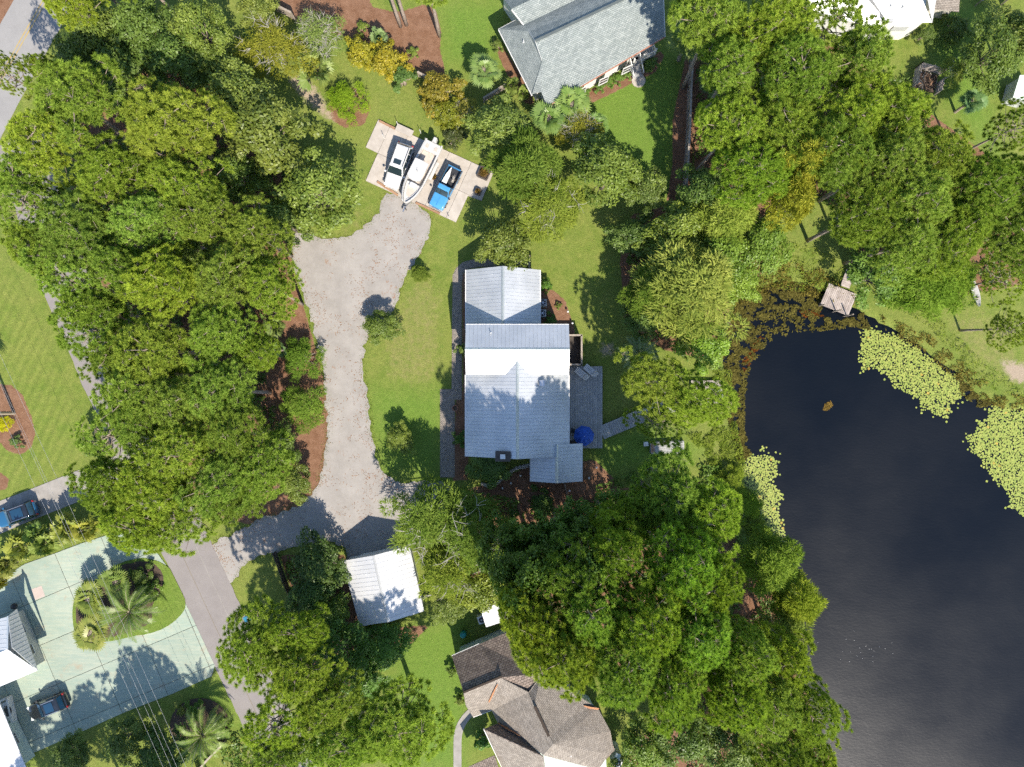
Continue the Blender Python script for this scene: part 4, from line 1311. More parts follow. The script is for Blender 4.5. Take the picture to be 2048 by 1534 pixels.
# long western wing seen through the pines
wa = [PX(1600, -30, 4.6), PX(1745, 62, 3.4), PX(1780, 30, 3.4), PX(1680, -60, 4.6)]
wa = [PX(1625, 20, 3.3), PX(1765, 62, 3.3), PX(1752, -10, 4.9), PX(1600, -45, 4.9)]
panel_slope(wr, wa, (wa[1] - wa[0]), 0.42, M['white_metal'])
fpw = [(PX(1640, 22, 3.3).x, PX(1640, 22, 3.3).y), (PX(1760, 55, 3.3).x, PX(1760, 55, 3.3).y), (PX(1778, 40, e).x, PX(1778, 40, e).y - 0.2), (PX(1835, 42, e).x, PX(1835, 42, e).y - .2), (PX(1856, 36, e).x, PX(1856, 36, e).y), (PX(1858, -60, e).x, PX(1858, -60, e).y), (PX(1640, -60, e).x, PX(1640, -60, e).y)]
ww = MB().prism(fpw, 0, 3.2).build('wall', M['white_paint'], wh)
for (px, py) in ((1806, 15), (1781, 13)):
    vent_pipe(wr, PX(px, py, 4.9), 0.3, 0.05)
MB().box(PX(1781, 42, 3.9), (0.5, 0.25, 0.3)).build('roof_vent', M['ac_grey'], wr)
hp = PX(1805, 48, 3.0)
MB().box((hp.x, fpw[3][1] + 0.0, 2.4), (1.6, 0.08, 0.9)).build('louvre', M['ac_grey'], ww)
# little brown roofed porch next door
bp = empty('brown_roofed_shed', (0, 0, 0), 0, 'small brown roofed shed beside the white house, cut by the top edge', 'shed')
shingle_face(bp, P3([(1868, 18, 2.6), (1918, 24, 2.6), (1922, -40, 3.4), (1872, -40, 3.4)]), M['shingle_brown'], name='roof')
a_ = [PX(1872, 8, 2.4), PX(1914, 14, 2.4), PX(1918, -36, 2.4), PX(1876, -36, 2.4)]
MB().prism([(p.x, p.y) for p in a_], 0, 2.55).build('wall', M['cream_wall'], bp)
# grey green roof at the right edge
rr = empty('grey_roofed_shed', (0, 0, 0), 0, 'low building with a plain grey green roof at the right edge', 'shed')
shingle_face(rr, P3([(2026, 195, 2.6), (2062, 205, 2.6), (2090, 150, 3.2), (2040, 150, 3.2)]), M['green_wall'], name='roof')
a_ = [PX(2034, 190, 2.4), PX(2066, 198, 2.4), PX(2084, 152, 2.4), PX(2044, 152, 2.4)]
MB().prism([(p.x, p.y) for p in a_], 0, 2.5).build('wall', M['grey_siding'], rr)

# ======== white roofed buildings at the left edge
def T(x, y, h): return PX(x / 4.215, 1170 + y / 4.215, h)
lh = empty('white_hip_roofed_house', (0, 0, 0), 0, 'cream walled house with a white ribbed hip roof on the left of the green driveway', 'house')
e = 3.0
cA, cB, cC = T(105, 215, e), T(318, 718, e), T(-60, 880, e)
pk = T(62, 540, 4.9)
n1 = T(65, 262, 4.3)
lr = MB().beam(n1, pk, 0.16, 0.05).build('roof', M['flashing'], lh)
panel_slope(lr, [cA, cB, pk, n1], (cB - cA), 0.42, M['white_metal'])
panel_slope(lr, [cB, cC, T(-120, 620, 4.9), pk], (cC - cB), 0.42, M['white_metal'])
panel_slope(lr, [n1, pk, T(-120, 620, 4.9), T(-60, 300, 3.4)], (pk - n1), 0.42, M['white_metal'])
fpl = [T(203, 205, 0.0), T(385, 634, 0.0), T(150, 740, 0.0), T(-40, 800, 0), T(-40, 300, 0)]
lw = MB().prism([(p.x, p.y) for p in fpl], 0, 2.95).build('wall', M['cream_wall'], lh)
d_ = (fpl[1] - fpl[0]).normalized()
for t in (0.3, 0.7):
    p = fpl[0].lerp(fpl[1], t)
    win(lw, (p.x, p.y, 1.6), (-d_.y, d_.x) if -d_.y > 0 else (d_.y, -d_.x), 1.1, 1.2)
# lower house with porch recess
l2 = empty('white_porch_house', (0, 0, 0), 0, 'pale house with white ribbed roof and sunken porch in the bottom left corner', 'house')
ra, rb = T(0, 985, 3.0), T(235, 1570, 3.0)
rl = [ra, rb, rb + Vector((-5, -1.5, 1.6)), ra + Vector((-5, 2.0, 1.6))]
l2r = MB().slab([p - Vector((0, 0, .004)) for p in rl], 0.08).build('roof', M['white_metal'], l2)
panel_slope(l2r, rl, (rb - ra), 0.42, M['white_metal'])
f0, f1 = T(150, 1130, 0), T(298, 1440, 0)
d_ = (f1 - f0).normalized(); nr = Vector((-d_.y, d_.x, 0))
if nr.x < 0: nr = -nr
bk = -nr * 3.2
l2w = MB().prism([(f0.x, f0.y), (f1.x, f1.y), (f1.x + bk.x, f1.y + bk.y), (f0.x + bk.x, f0.y + bk.y)], 0, 2.9).build('wall', M['green_wall'], l2)
pcn = f0.lerp(f1, 0.36)
gx_ = MB()
MB().box((pcn.x + nr.x * .02, pcn.y + nr.y * .02, 1.75), (1.15, 0.05, 1.25), math.atan2(d_.y, d_.x)).build('window_pane', M['pane'], l2w)
for k in range(5):
    q_ = pcn + d_ * (-0.56 + k * 0.28)
    gx_.box((q_.x + nr.x * .06, q_.y + nr.y * .06, 1.75), (0.05, 0.05, 1.3), math.atan2(d_.y, d_.x))
for k in range(5):
    gx_.box((pcn.x + nr.x * .062, pcn.y + nr.y * .062, 1.15 + k * 0.3), (1.2, 0.05, 0.05), math.atan2(d_.y, d_.x))
gx_.build('window_grille', M['white_paint'], l2w)
# porch: low wall round a sunken floor
q0_, q1_ = T(70, 945, 0.6), f0
ps = [Vector((q0_.x, q0_.y, 0)), Vector((f0.x, f0.y, 0))]
MB().prism([(ps[0].x, ps[0].y), (ps[1].x, ps[1].y), (ps[1].x + bk.x, ps[1].y + bk.y), (ps[0].x + bk.x, ps[0].y + bk.y)], 0, 0.16).build('porch_floor', M['stained'], l2)
m = MB().beam(ps[0] + Vector((0, 0, .85)), ps[1] + Vector((0, 0, .85)), 0.2, 0.12)
m.beam(ps[0] + Vector((0, 0, .85)), ps[0] + bk * 0.7 + Vector((0, 0, .85)), 0.2, 0.12)
m.beam(ps[0] + Vector((0, 0, .45)), ps[1] + Vector((0, 0, .45)), 0.12, 0.7)
m.beam(ps[0] + Vector((0, 0, .45)), ps[0] + bk * 0.7 + Vector((0, 0, .45)), 0.12, 0.7)
m.build('porch_wall', M['white_paint'], l2)
tp = T(55, 1065, 0.9)
tb = empty('round_table', (tp.x, tp.y, 0.16), 0, 'dark round table on the sunken porch at the left edge', 'table')
MB().lathe([(0.55, 0.7), (0.55, 0.74)], (0, 0, 0), 20).build('table_top', M['black'], tb)
MB().lathe([(0.3, 0), (0.28, 0.03), (0.05, 0.08), (0.05, 0.7)], (0, 0, 0), 10).build('pedestal', M['black'], tb)
for k, (x, y, a, lab) in enumerate(((30, 1015, 200, 'white porch chair above the dark round table'), (75, 1128, 20, 'white porch chair below the dark round table'))):
    p = T(x, y, 0.8)
    c = empty('porch_chair', (p.x, p.y, 0.16), R(a), lab, 'chair', 'chairs on the sunken porch')
    MB().box((0, 0, 0.44), (0.48, 0.46, 0.05)).build('seat', M['white_plastic'], c)
    MB().box((0, 0.22, 0.72), (0.46, 0.05, 0.5)).build('backrest', M['white_plastic'], c)
    for sx in (-1, 1):
        for sy in (-1, 1):
            MB().box((sx * 0.2, sy * 0.19, 0.21), (0.05, 0.05, 0.42)).build('leg', M['white_plastic'], c)
gp = T(118, 180, 0.8)
gr_ = empty('kettle_grill', (gp.x, gp.y, 0), 0, 'dark domed kettle grill behind the white hip roofed house', 'grill')
MB().lathe([(0.12, 0.5), (0.3, 0.62), (0.34, 0.8), (0.28, 0.98), (0.1, 1.06)], (0, 0, 0), 16).build('kettle', M['black'], gr_, smooth=True)
for k in range(3):
    a = k * 2.1
    MB().tube([(0.1 * math.cos(a), 0.1 * math.sin(a), 0.6), (0.35 * math.cos(a), 0.35 * math.sin(a), 0)], 0.02, 6).build('leg', M['chrome'], gr_)

# ---------------------------------------------------------------- vehicles
def ring(x, hw, z0, z1, n=14, p=4.0, tuck=0.9):
    """one cross section of a body: superellipse in y-z"""
    r = []
    for k in range(n):
        a = 2 * math.pi * k / n + math.pi / n
        c, s = math.cos(a), math.sin(a)
        y = math.copysign(abs(c) ** (2 / p), c) * hw
        z = math.copysign(abs(s) ** (2 / p), s)
        zc = (z0 + z1) / 2 + z * (z1 - z0) / 2
        if z > 0.3: y *= tuck
        r.append((x, y, zc))
    return r


def wheel(parent, x, y, r, w):
    s = 1 if y > 0 else -1
    def disc(rr, y0, y1, sides=18):
        m = MB()
        vs = []
        for yy in (y0, y1):
            for k in range(sides):
                a = 2 * math.pi * k / sides
                vs.append((x + rr * math.cos(a), yy, r + rr * math.sin(a)))
        fs = [tuple(range(sides)), tuple(range(2 * sides - 1, sides - 1, -1))] + [((k + 1) % sides, k, k + sides, (k + 1) % sides + sides) for k in range(sides)]
        return m.add(vs, fs)
    o = disc(r, y - w / 2, y + w / 2).build('wheel', M['rubber'], parent, bevel=0.02)
    disc(r * 0.62, y - 0.01 + s * w / 2, y + 0.01 + s * w / 2, 12).build('rim', M['chrome'], o)
    return o


def quad_on(name, mat, parent, pts, thick=0.012):
    """thin pane over four points, proud along the normal"""
    pts = [Vector(p) for p in pts]
    n = poly_normal(pts)
    c = sum(pts, Vector()) / len(pts)
    if n.dot(c - Vector((0, 0, 0.9))) < 0: pts = pts[::-1]; n = -n
    m = MB()
    k = len(pts)
    m.add([p + n * thick for p in pts] + [p - n * 0.006 for p in pts], [tuple(range(k)), tuple(range(2 * k - 1, k - 1, -1))] + [(i, i + k, (i + 1) % k + k, (i + 1) % k) for i in range(k)])
    return m.build(name, mat, parent)


def inset(pts, k):
    c = sum((Vector(p) for p in pts), Vector()) / len(pts)
    return [c + (Vector(p) - c) * (1 - k) for p in pts]


def suv(name, loc, rz, label, paint, glass, L=4.9, W=1.95, H=1.75, roof_glass=False, roofmat=None, rails=True):
    """front towards +x"""
    t = empty(name, loc, rz, label, 'car')
    h = L / 2; w = W / 2
    belt = H * 0.60
    hood = H * 0.565
    st = [(-h, w * .80, .42, belt * .80), (-h + .06, w * .9, .34, belt * .97), (-h + .3, w * .97, .28, belt * 1.0), (-h + 1.0, w, .26, belt), (0, w, .26, belt),
          (h - 1.55, w, .26, belt), (h - 1.15, w * .985, .27, hood + .02), (h - .55, w * .95, .28, hood - .03), (h - .18, w * .84, .32, hood - .10), (h - .03, w * .66, .4, hood - .22), (h, w * .55, .46, hood - .3)]
    body = MB().loft([ring(x, a, b, c, 18, 5.0, 0.93) for x, a, b, c in st]).build('body', paint, t, smooth=True)
    # cabin
    xf0, xf1 = h - 1.30, h - 2.08      # windscreen base / top
    xr1, xr0 = -h + .50, -h + .10      # rear window top / base
    wb_, wt = w * .90, w * .74
    b_ = belt - .03
    Ft = H - .02
    base = [(xf0, -wb_, b_), (xf0, wb_, b_), (xr0, wb_, b_), (xr0, -wb_, b_)]
    tp = [(xf1, -wt, Ft - .06), (xf1, wt, Ft - .06), (xr1, wt, Ft - .05), (xr1, -wt, Ft - .05)]
    cab = MB()
    xm = (xf1 + xr1) / 2
    cab.add(base + tp + [(xm, -wt * 1.02, Ft - .02), (xm, wt * 1.02, Ft - .02), (xf1 - .25, 0, Ft + .02), (xr1 + .25, 0, Ft + .02)],
            [(3, 2, 1, 0), (0, 1, 5, 4), (2, 3, 7, 6), (1, 2, 6, 9, 5), (3, 0, 4, 8, 7), (4, 5, 10), (5, 9, 11, 10), (9, 6, 11), (6, 7, 11), (7, 8, 10, 11), (8, 4, 10)])
    cab.build('cabin', roofmat or paint, t, bevel=0.07)
    F = lambda s: [Vector(base[i]).lerp(Vector(tp[j - 4]), k) for i, j, k in s]
    ws = F([(0, 4, .10), (1, 5, .10), (1, 5, .93), (0, 4, .93)]); quad_on('windscreen', glass, t, [p + Vector((0.02, 0, 0.01)) for p in inset(ws, .07)], 0.02)
    rw = F([(2, 6, .2), (3, 7, .2), (3, 7, .9), (2, 6, .9)]); quad_on('rear_window', glass, t, inset(rw, .10), 0.02)
    for s in (0, 1):
        a0, a1, c0, c1 = (base[1], base[2], tp[1], tp[2]) if s else (base[0], base[3], tp[0], tp[3])
        a0, a1, c0, c1 = map(Vector, (a0, a1, c0, c1))
        for k0, k1 in ((0.10, 0.40), (0.44, 0.70), (0.74, 0.94)):
            lo0, lo1 = a0.lerp(a1, k0), a0.lerp(a1, k1); hi0, hi1 = c0.lerp(c1, k0), c0.lerp(c1, k1)
            quad_on('side_window', glass, t, [lo0.lerp(hi0, .14), lo1.lerp(hi1, .14), lo1.lerp(hi1, .82), lo0.lerp(hi0, .82)], 0.025)
        y = (1 if s else -1)
        MB().box((xf0 - .12, y * (w + .08), belt - .02), (.2, .22, .15)).build('mirror', paint if paint is not M['car_black'] else M['black'], t, bevel=0.03)
        MB().box((h - .2, y * w * .66, hood - .17), (.26, .34, .12), -y * 0.35).build('headlight', M['lamp_white'], t, bevel=0.02)
        MB().box((-h + .05, y * w * .78, belt * .85), (.1, .2, .3)).build('tail_light', M['lamp_red'], t, bevel=0.02)
        if rails:
            MB().beam((xf1 - .15, y * wt * .93, Ft + .05), (xr1 + .1, y * wt * .93, Ft + .05), 0.05, 0.05).build('roof_rail', M['chrome' if paint is not M['car_white'] else 'black'], t)
        for x in (h - .95, -h + .95):
            wheel(t, x, y * (w - .12), .36, .24)
    if roof_glass:
        quad_on('roof_glass', glass, t, [(xf1 - .32, -wt * .72, Ft + .005), (xf1 - .32, wt * .72, Ft + .005), (xr1 + .45, wt * .72, Ft + .005), (xr1 + .45, -wt * .72, Ft + .005)], 0.03)
    else:
        quad_on('sunroof', glass, t, [(xf1 - .25, -wt * .55, Ft + .0), (xf1 - .25, wt * .55, Ft + .0), (xf1 - .78, wt * .55, Ft + .01), (xf1 - .78, -wt * .55, Ft + .01)], 0.03)
    MB().box((h - .03, 0, .62), (.06, .9, .16)).build('grille', M['black'], t)
    MB().box((h - .02, 0, .42), (.12, W * .7, .14)).build('bumper', paint, t, bevel=0.03)
    return t


def ang(dx, dy):   # heading from image direction
    return math.atan2(-dy, dx)


PADZ = 0.125
p = PX(796, 330, 1.2)
suv('white_suv', (p.x, p.y, PADZ), ang(-.34, .94), 'white sport utility car parked on the concrete pad beside the boat', M['car_white'], M['glass'], 4.9, 1.98, 1.8)
p = PX(92, 1416, 1.1)
suv('black_suv', (p.x, p.y, 0.07), ang(-.93, .37), 'black sport utility car parked on the green stained driveway', M['car_black'], M['glass_blue'], 4.3, 1.85, 1.65, roof_glass=True)
p = PX(28, 1030, 1.1)
suv('blue_suv', (p.x, p.y, 0.05), ang(-.93, .34), 'deep blue car with glass roof on the straight driveway at the left edge', M['car_navy'], M['glass_blue'], 4.6, 1.9, 1.65, roof_glass=True, roofmat=M['car_black'])

# ---- blue pickup
p = PX(891, 376, 0.8)
tk = empty('blue_pickup', (p.x, p.y, PADZ), ang(-.45, .893), 'bright blue old pickup truck with a loaded bed on the concrete pad', 'pickup')
L, W = 4.7, 1.72; h, w = L / 2, W / 2
st = [(-0.20, w * .97, .42, .98), (-0.1, w, .40, 1.0), (.6, w, .40, 1.0), (h - 1.35, w, .4, .99), (h - .6, w * .98, .4, .96), (h - .12, w * .95, .42, .90), (h - .02, w * .88, .48, .80), (h, w * .8, .52, .72)]
MB().loft([ring(x, a, b, c, 18, 7.0, 0.97) for x, a, b, c in st]).build('body', M['car_blue'], tk, smooth=True)
base = [(h - 1.38, -w * .93, .98), (h - 1.38, w * .93, .98), (-.16, w * .93, .98), (-.16, -w * .93, .98)]
tp = [(h - 1.95, -w * .76, 1.56), (h - 1.95, w * .76, 1.56), (-.06, w * .76, 1.56), (-.06, -w * .76, 1.56)]
MB().add(base + tp, [(3, 2, 1, 0), (0, 1, 5, 4), (1, 2, 6, 5), (2, 3, 7, 6), (3, 0, 4, 7), (4, 5, 6, 7)]).build('cabin', M['car_blue'], tk, bevel=0.08)
V_ = lambda s: [Vector(base[i]).lerp(Vector(tp[j - 4]), k) for i, j, k in s]
quad_on('windscreen', M['glass'], tk, [q + Vector((.02, 0, .01)) for q in inset(V_([(0, 4, .08), (1, 5, .08), (1, 5, .94), (0, 4, .94)]), .06)], 0.02)
quad_on('rear_window', M['glass'], tk, [(-.06, -w * .6, 1.12), (-.06, w * .6, 1.12), (-.0, w * .55, 1.45), (-.0, -w * .55, 1.45)], 0.03)
for s in (-1, 1):
    b0, b1, c0, c1 = map(Vector, ((base[1], base[2], tp[1], tp[2]) if s > 0 else (base[0], base[3], tp[0], tp[3])))
    quad_on('side_window', M['glass'], tk, [b0.lerp(b1, .12).lerp(c0.lerp(c1, .12), .14), b0.lerp(b1, .9).lerp(c0.lerp(c1, .9), .14), b0.lerp(b1, .9).lerp(c0.lerp(c1, .9), .85), b0.lerp(b1, .12).lerp(c0.lerp(c1, .12), .85)], 0.03)
    MB().box((h - 1.4, s * (w + .1), 1.08), (.14, .2, .16)).build('mirror', M['black'], tk)
    MB().box((h - .02, s * w * .68, .68), (.06, .3, .16)).build('headlight', M['lamp_white'], tk)
    MB().box((-1.28, s * (w - .04), .74), (2.14, .08, .52)).build('bed_side', M['car_blue'], tk, bevel=0.02)
    MB().box((-1.28, s * (w - .04), 1.02), (2.16, .12, .04)).build('bed_rail', M['black'], tk)
    MB().box((-h + .0, s * (w - .1), .72), (.05, .14, .3)).build('tail_light', M['lamp_red'], tk)
    for x in (h - .78, -h + .95):
        wheel(tk, x, s * (w - .1), .34, .22)
MB().box((-1.28, 0, .52), (2.14, W - .16, .06)).build('bed_floor', M['black'], tk)
MB().box((-h + .03, 0, .74), (.06, W - .02, .5)).build('tailgate', M['car_blue'], tk, bevel=0.02)
MB().box((-.22, 0, .76), (.05, W - .16, .5)).build('bed_front', M['black'], tk)
MB().box((h + .05, 0, .5), (.12, W * .95, .16)).build('bumper', M['chrome'], tk, bevel=0.03)
MB().box((h - .65, 0, .985), (.9, .05, .012)).build('hood_ridge', M['car_blue'], tk)
MB().box((-h - .05, 0, .5), (.12, W * .95, .14)).build('rear_bumper', M['chrome'], tk, bevel=0.03)
bd = tk.matrix_basis
def on_truck(v):
    return Matrix.Translation(tk.location) @ Matrix.Rotation(tk.rotation_euler.z, 4, 'Z') @ Vector(v)
bp_ = on_truck((-1.2, -.35, .56))
bo = empty('white_board', tuple(bp_), tk.rotation_euler.z, 'pointed white board lying in the bed of the blue pickup', 'board')
MB().prism([(.85, -.28), (.85, .28), (-.1, .24), (-1.0, .03), (-1.0, -.03), (-.1, -.22)], .32, .40).build('panel', M['white_paint'], bo)
MB().box((.6, 0, .16), (.3, .4, .32)).build('support_crate', M['old_wood'], bo)
bp_ = on_truck((-1.15, .35, .55))
bi = empty('brush_pile', tuple(bp_), tk.rotation_euler.z, 'heap of cut dry branches in the bed of the blue pickup', 'branches')
for k in range(16):
    a = random.uniform(0, 6.28); r_ = random.uniform(.25, .6)
    MB().tube([(-.7 * math.cos(a) * .5, -.2 * math.sin(a), .05 + k * .02), (random.uniform(-.1, .1), 0, .2 + k * .02), (r_ * math.cos(a), .45 * r_ * math.sin(a), .3 + .02 * k)], [.02, .018, .01], 5).build('branch', M['grey_bark'], bi)

# ---- boat on its trailer
p = PX(840, 347, 1.3)
BROT = ang(-.44, .9)
tr = empty('boat_trailer', (p.x, p.y, PADZ), BROT, 'galvanised twin axle trailer carrying the white motor boat', 'trailer')
for s in (-1, 1):
    MB().beam((-3.2, s * .75, .55), (1.6, s * .75, .55), .1, .14).build('side_rail', M['chrome'], tr)
    MB().beam((1.6, s * .75, .55), (3.7, 0, .55), .1, .14).build('tongue_arm', M['chrome'], tr)
    for x in (-1.4, -.5):
        wheel(tr, x, s * 1.1, .33, .2)
    MB().box((-.95, s * 1.12, .78), (2.0, .34, .05)).build('mudguard', M['gelcoat'], tr)
for x in (-3.0, -.95, 1.2):
    MB().box((x, 0, .48), (.1, 1.6, .1)).build('cross_member', M['chrome'], tr)
MB().beam((3.6, 0, .55), (4.35, 0, .55), .12, .14).build('drawbar', M['chrome'], tr)
MB().tube([(3.95, .12, 0.02), (3.95, .12, .95)], .05, 8).build('jack', M['black'], tr)
bt = empty('motor_boat', (p.x, p.y, PADZ), BROT, 'white centre console motor boat with hardtop on a trailer between car and pickup', 'boat')
hl = 3.55
def hullw(x):     # half beam along the hull
    t = (x + hl) / (2 * hl)
    return 1.06 * (0.93 + 0.07 * min(1, t * 3)) * (1 - max(0, (t - .5) / .5) ** 3.2 * 0.72)
st = np.linspace(-hl, hl, 17)
rings, gun_o, gun_i = [], [], []
for x in st:
    t = (x + hl) / (2 * hl); b_ = hullw(x)
    keel = .62 + .55 * max(0, (t - .55) / .45) ** 2.2
    top_ = 1.62 + .30 * t ** 2
    rings.append([(x, 0, keel), (x, -b_ * .55, keel + .16), (x, -b_ * .92, keel + .45), (x, -b_, top_), (x, -b_ + .17, top_ + .02), (x, -b_ + .22, top_ - .55),
                  (x, b_ - .22, top_ - .55), (x, b_ - .17, top_ + .02), (x, b_, top_), (x, b_ * .92, keel + .45), (x, b_ * .55, keel + .16)])
# bow tip
xb = hl + .16
hull = MB().loft(rings)
hull.build('hull', M['gelcoat'], bt)
# deck surfaces inside
fl = [(x, hullw(x) - .24) for x in st[1:-2]]
poly = [(x, -y) for x, y in fl] + [(x, y) for x, y in fl[::-1]]
MB().prism(poly, 1.10, 1.20).build('cockpit_floor', M['boat_floor'], bt)
bow = [(x, max(.02, hullw(x) - .22)) for x in np.linspace(1.3, hl - .05, 8)]
MB().prism([(x, -y) for x, y in bow] + [(x, y) for x, y in bow[::-1]], 1.20, 1.66).build('fore_deck', M['gelcoat'], bt, bevel=0.05)
MB().prism([(x, -y + .28) for x, y in bow[1:-2]] + [(x, y - .28) for x, y in bow[1:-2][::-1]], 1.66, 1.68).build('deck_hatch', M['boat_floor'], bt)
MB().prism([(-hl + .08, -1.02), (-hl + .08, 1.02), (-hl + 1.15, 1.02), (-hl + 1.15, -1.02)], 1.2, 1.62).build('stern_deck', M['gelcoat'], bt, bevel=0.05)
MB().box((-hl + .65, .5, 1.63), (.4, .35, .02)).box((-hl + .65, -.5, 1.63), (.4, .35, .02)).build('stern_hatch', M['boat_floor'], bt)
MB().box((.45, 0, 1.62), (1.0, .9, .86), 0, .85).build('console', M['gelcoat'], bt, bevel=0.06)
MB().box((.95, 0, 2.15), (.06, .8, .4), 0, 1, R(-20)).build('console_screen', M['glass'], bt)
MB().box((-.55, 0, 1.45), (.55, 1.0, .5)).build('helm_seat', M['gelcoat'], bt, bevel=0.06)
MB().box((1.55, 0, 1.78), (.5, .7, .22)).build('console_seat', M['white_plastic'], bt, bevel=0.05)
ht = MB().prism([(-.95, -.78), (-1.0, 0), (-.95, .78), (.9, .80), (1.25, .45), (1.32, 0), (1.25, -.45), (.9, -.80)], 2.72, 2.80).build('hardtop', M['gelcoat'], bt, bevel=0.03)
MB().box((.15, 0, 2.84), (.5, .06, .09), .5).tube([(.3, .1, 2.8), (.3, .1, 3.15)], .03, 6).build('antenna_mount', M['ac_grey'], ht)
for sx in (-.7, .8):
    for sy in (-.62, .62):
        MB().tube([(sx * .8, sy * .8, 1.2), (sx, sy, 2.72)], .025, 6).build('top_leg', M['chrome'], bt)
for s in (-1, 1):
    pts_ = [(x, s * max(.03, hullw(x) - .1), 1.62 + .30 * ((x + hl) / (2 * hl)) ** 2 + .2) for x in np.linspace(.9, hl - .08, 8)]
    MB().tube(pts_, .018, 6).build('bow_rail', M['chrome'], bt)
    for q in pts_[::2]:
        MB().tube([(q[0], q[1], q[2] - .22), q], .014, 6).build('rail_stanchion', M['chrome'], bt)
mt = MB().box((-hl - .22, 0, 1.78), (.52, .42, .5), 0, .82).build('outboard_motor', M['gelcoat'], bt, bevel=0.08)
MB().box((-hl - .25, 0, 1.2), (.26, .2, .9)).box((-hl - .3, 0, .78), (.5, .1, .14)).build('motor_leg', M['ac_grey'], mt)
MB().box((-hl - .02, 0, 1.5), (.16, .5, .4)).build('motor_bracket', M['ac_grey'], mt)
for s in (-1, 1):
    MB().tube([(-hl + .3, s * .9, 1.6), (-hl + .15, s * .95, 2.1)], .03, 6).build('rod_holder', M['chrome'], bt)

# things standing about the pad
def post(name, px, py, hh, r, mat, label, cat, group=None, z=0.0):
    q = G(px, py)
    return tag(MB().tube([(0, 0, 0), (0, 0, hh)], r, 8).lathe([(r * 1.5, 0), (r * 1.5, .05)], (0, 0, 0), 8).build(name, mat, None), label, cat, group), q

for px, py, hh, lab, z in ((769, 277, 1.0, 'thin white marker post on the pad left of the white car', PADZ), (797, 252, 1.3, 'thin white marker post by the step behind the white car', 0),
                        (842, 267, 1.1, 'thin marker post in the grass behind the boat', 0), (899, 437, .8, 'thin marker post at the bottom corner of the pad', PADZ)):
    o, q = post('marker_post', px, py, hh, .035, M['white_paint'], lab, 'post', 'marker posts round the parking pad')
    o.location = (q[0], q[1], z)
q = PX(868, 355, .3)
pl = empty('potted_shrub', (q.x, q.y, PADZ), 0, 'brown dried shrub in a pot between boat and pickup', 'plant')
MB().lathe([(.16, 0), (.22, .3), (.2, .3), (.19, .27)], (0, 0, 0), 12).build('pot', M['terracotta'], pl)
PL_DRY = pl
for (px, py, s_, lab) in ((968, 348, 1.15, 'square dark planter full of brown plants at the pad corner'), (956, 385, .6, 'small dark planter in the tree shade on the pad')):
    q = G(px, py)
    b_ = empty('planter_box', (q[0], q[1], PADZ), R(-24), lab, 'planter')
    for a_, sx, sy in (((-s_ / 2, 0), .08, s_), ((s_ / 2, 0), .08, s_), ((0, -s_ / 2), s_ - .085, .08), ((0, s_ / 2), s_ - .085, .08)):
        MB().box((a_[0], a_[1], .2), (sx, sy, .4)).build('side_board', M['dark_wood'], b_)
    MB().box((0, 0, .15), (s_ - .09, s_ - .09, .28)).build('soil', M['soil'], b_)
    if s_ > 1: PLANTER = b_
    else: PLANTER2 = b_

# ---------------------------------------------------------------- furniture and yard things
for i, (px, py, lab) in enumerate(((1163, 747, 'grey slatted lounge chair on the deck, the one nearer the house'), (1181, 741, 'grey slatted lounge chair on the deck, the one nearer the rail'))):
    q = PX(px, py, .9)
    c = empty('lounge_chair', (q.x, q.y, .54), R(-40 + 180 + 90), lab, 'chair', 'lounge chairs on the deck')
    for s in (-1, 1):
        MB().beam((s * .3, .75, .32), (s * .3, -.75, .32), .06, .08).build('side_rail', M['white_paint'], c)
        for y in (-.6, .6):
            MB().box((s * .3, y, .15), (.06, .06, .3)).build('leg', M['white_paint'], c)
    for k in range(7):
        MB().box((0, -.7 + k * .16, .35), (.56, .12, .03)).build('seat_slat', M['white_plastic'], c)
    for k in range(5):
        MB().box((0, .42 + k * .09, .42 + k * .11), (.56, .1, .03), 0, 1, 0, R(52)).build('back_slat', M['white_plastic'], c)
q = PX(1168, 872, 2.4)
um = empty('blue_parasol', (q.x, q.y, .54), 0, 'closed folds of a deep blue patio parasol over the deck end', 'parasol')
um['label'] = 'deep blue eight sided patio parasol over the southern deck end'
MB().tube([(0, 0, 0), (0, 0, 2.35)], .03, 8).build('pole', M['chrome'], um)
MB().lathe([(.28, 0), (.26, .08), (.05, .12)], (0, 0, 0), 14).build('base', M['black'], um)
for k in range(8):
    a0, a1 = k * math.pi / 4 + .2, (k + 1) * math.pi / 4 + .2
    rr = 1.10; zz = 1.66 + .10 * math.sin(3 * k)
    am = (a0 + a1) / 2
    vs = [(0, 0, 2.28), (rr * .5 * math.cos(a0), rr * .5 * math.sin(a0), 2.06), (rr * .46 * math.cos(am), rr * .46 * math.sin(am), 2.0), (rr * .5 * math.cos(a1), rr * .5 * math.sin(a1), 2.06),
          (rr * math.cos(a0), rr * math.sin(a0), zz), (rr * .93 * math.cos(am), rr * .93 * math.sin(am), zz - .05), (rr * math.cos(a1), rr * math.sin(a1), zz)]
    o = MB().add(vs, [(0, 1, 2), (0, 2, 3), (1, 4, 5, 2), (2, 5, 6, 3)]).build('canopy_panel', M['canvas_blue'], um)
    sm = o.modifiers.new('solid', 'SOLIDIFY'); sm.thickness = .012
    MB().beam((.05 * math.cos(a0), .05 * math.sin(a0), 2.24), (rr * math.cos(a0), rr * math.sin(a0), zz - .015), .02, .02).build('rib', M['chrome'], um)
q = PX(1165, 868, .7)
tb = empty('patio_table', (q.x, q.y, .54), 0, 'round patio table in the shade under the blue parasol', 'table')
MB().lathe([(.5, .68), (.5, .72)], (0, 0, 0), 18).build('table_top', M['ac_grey'], tb)
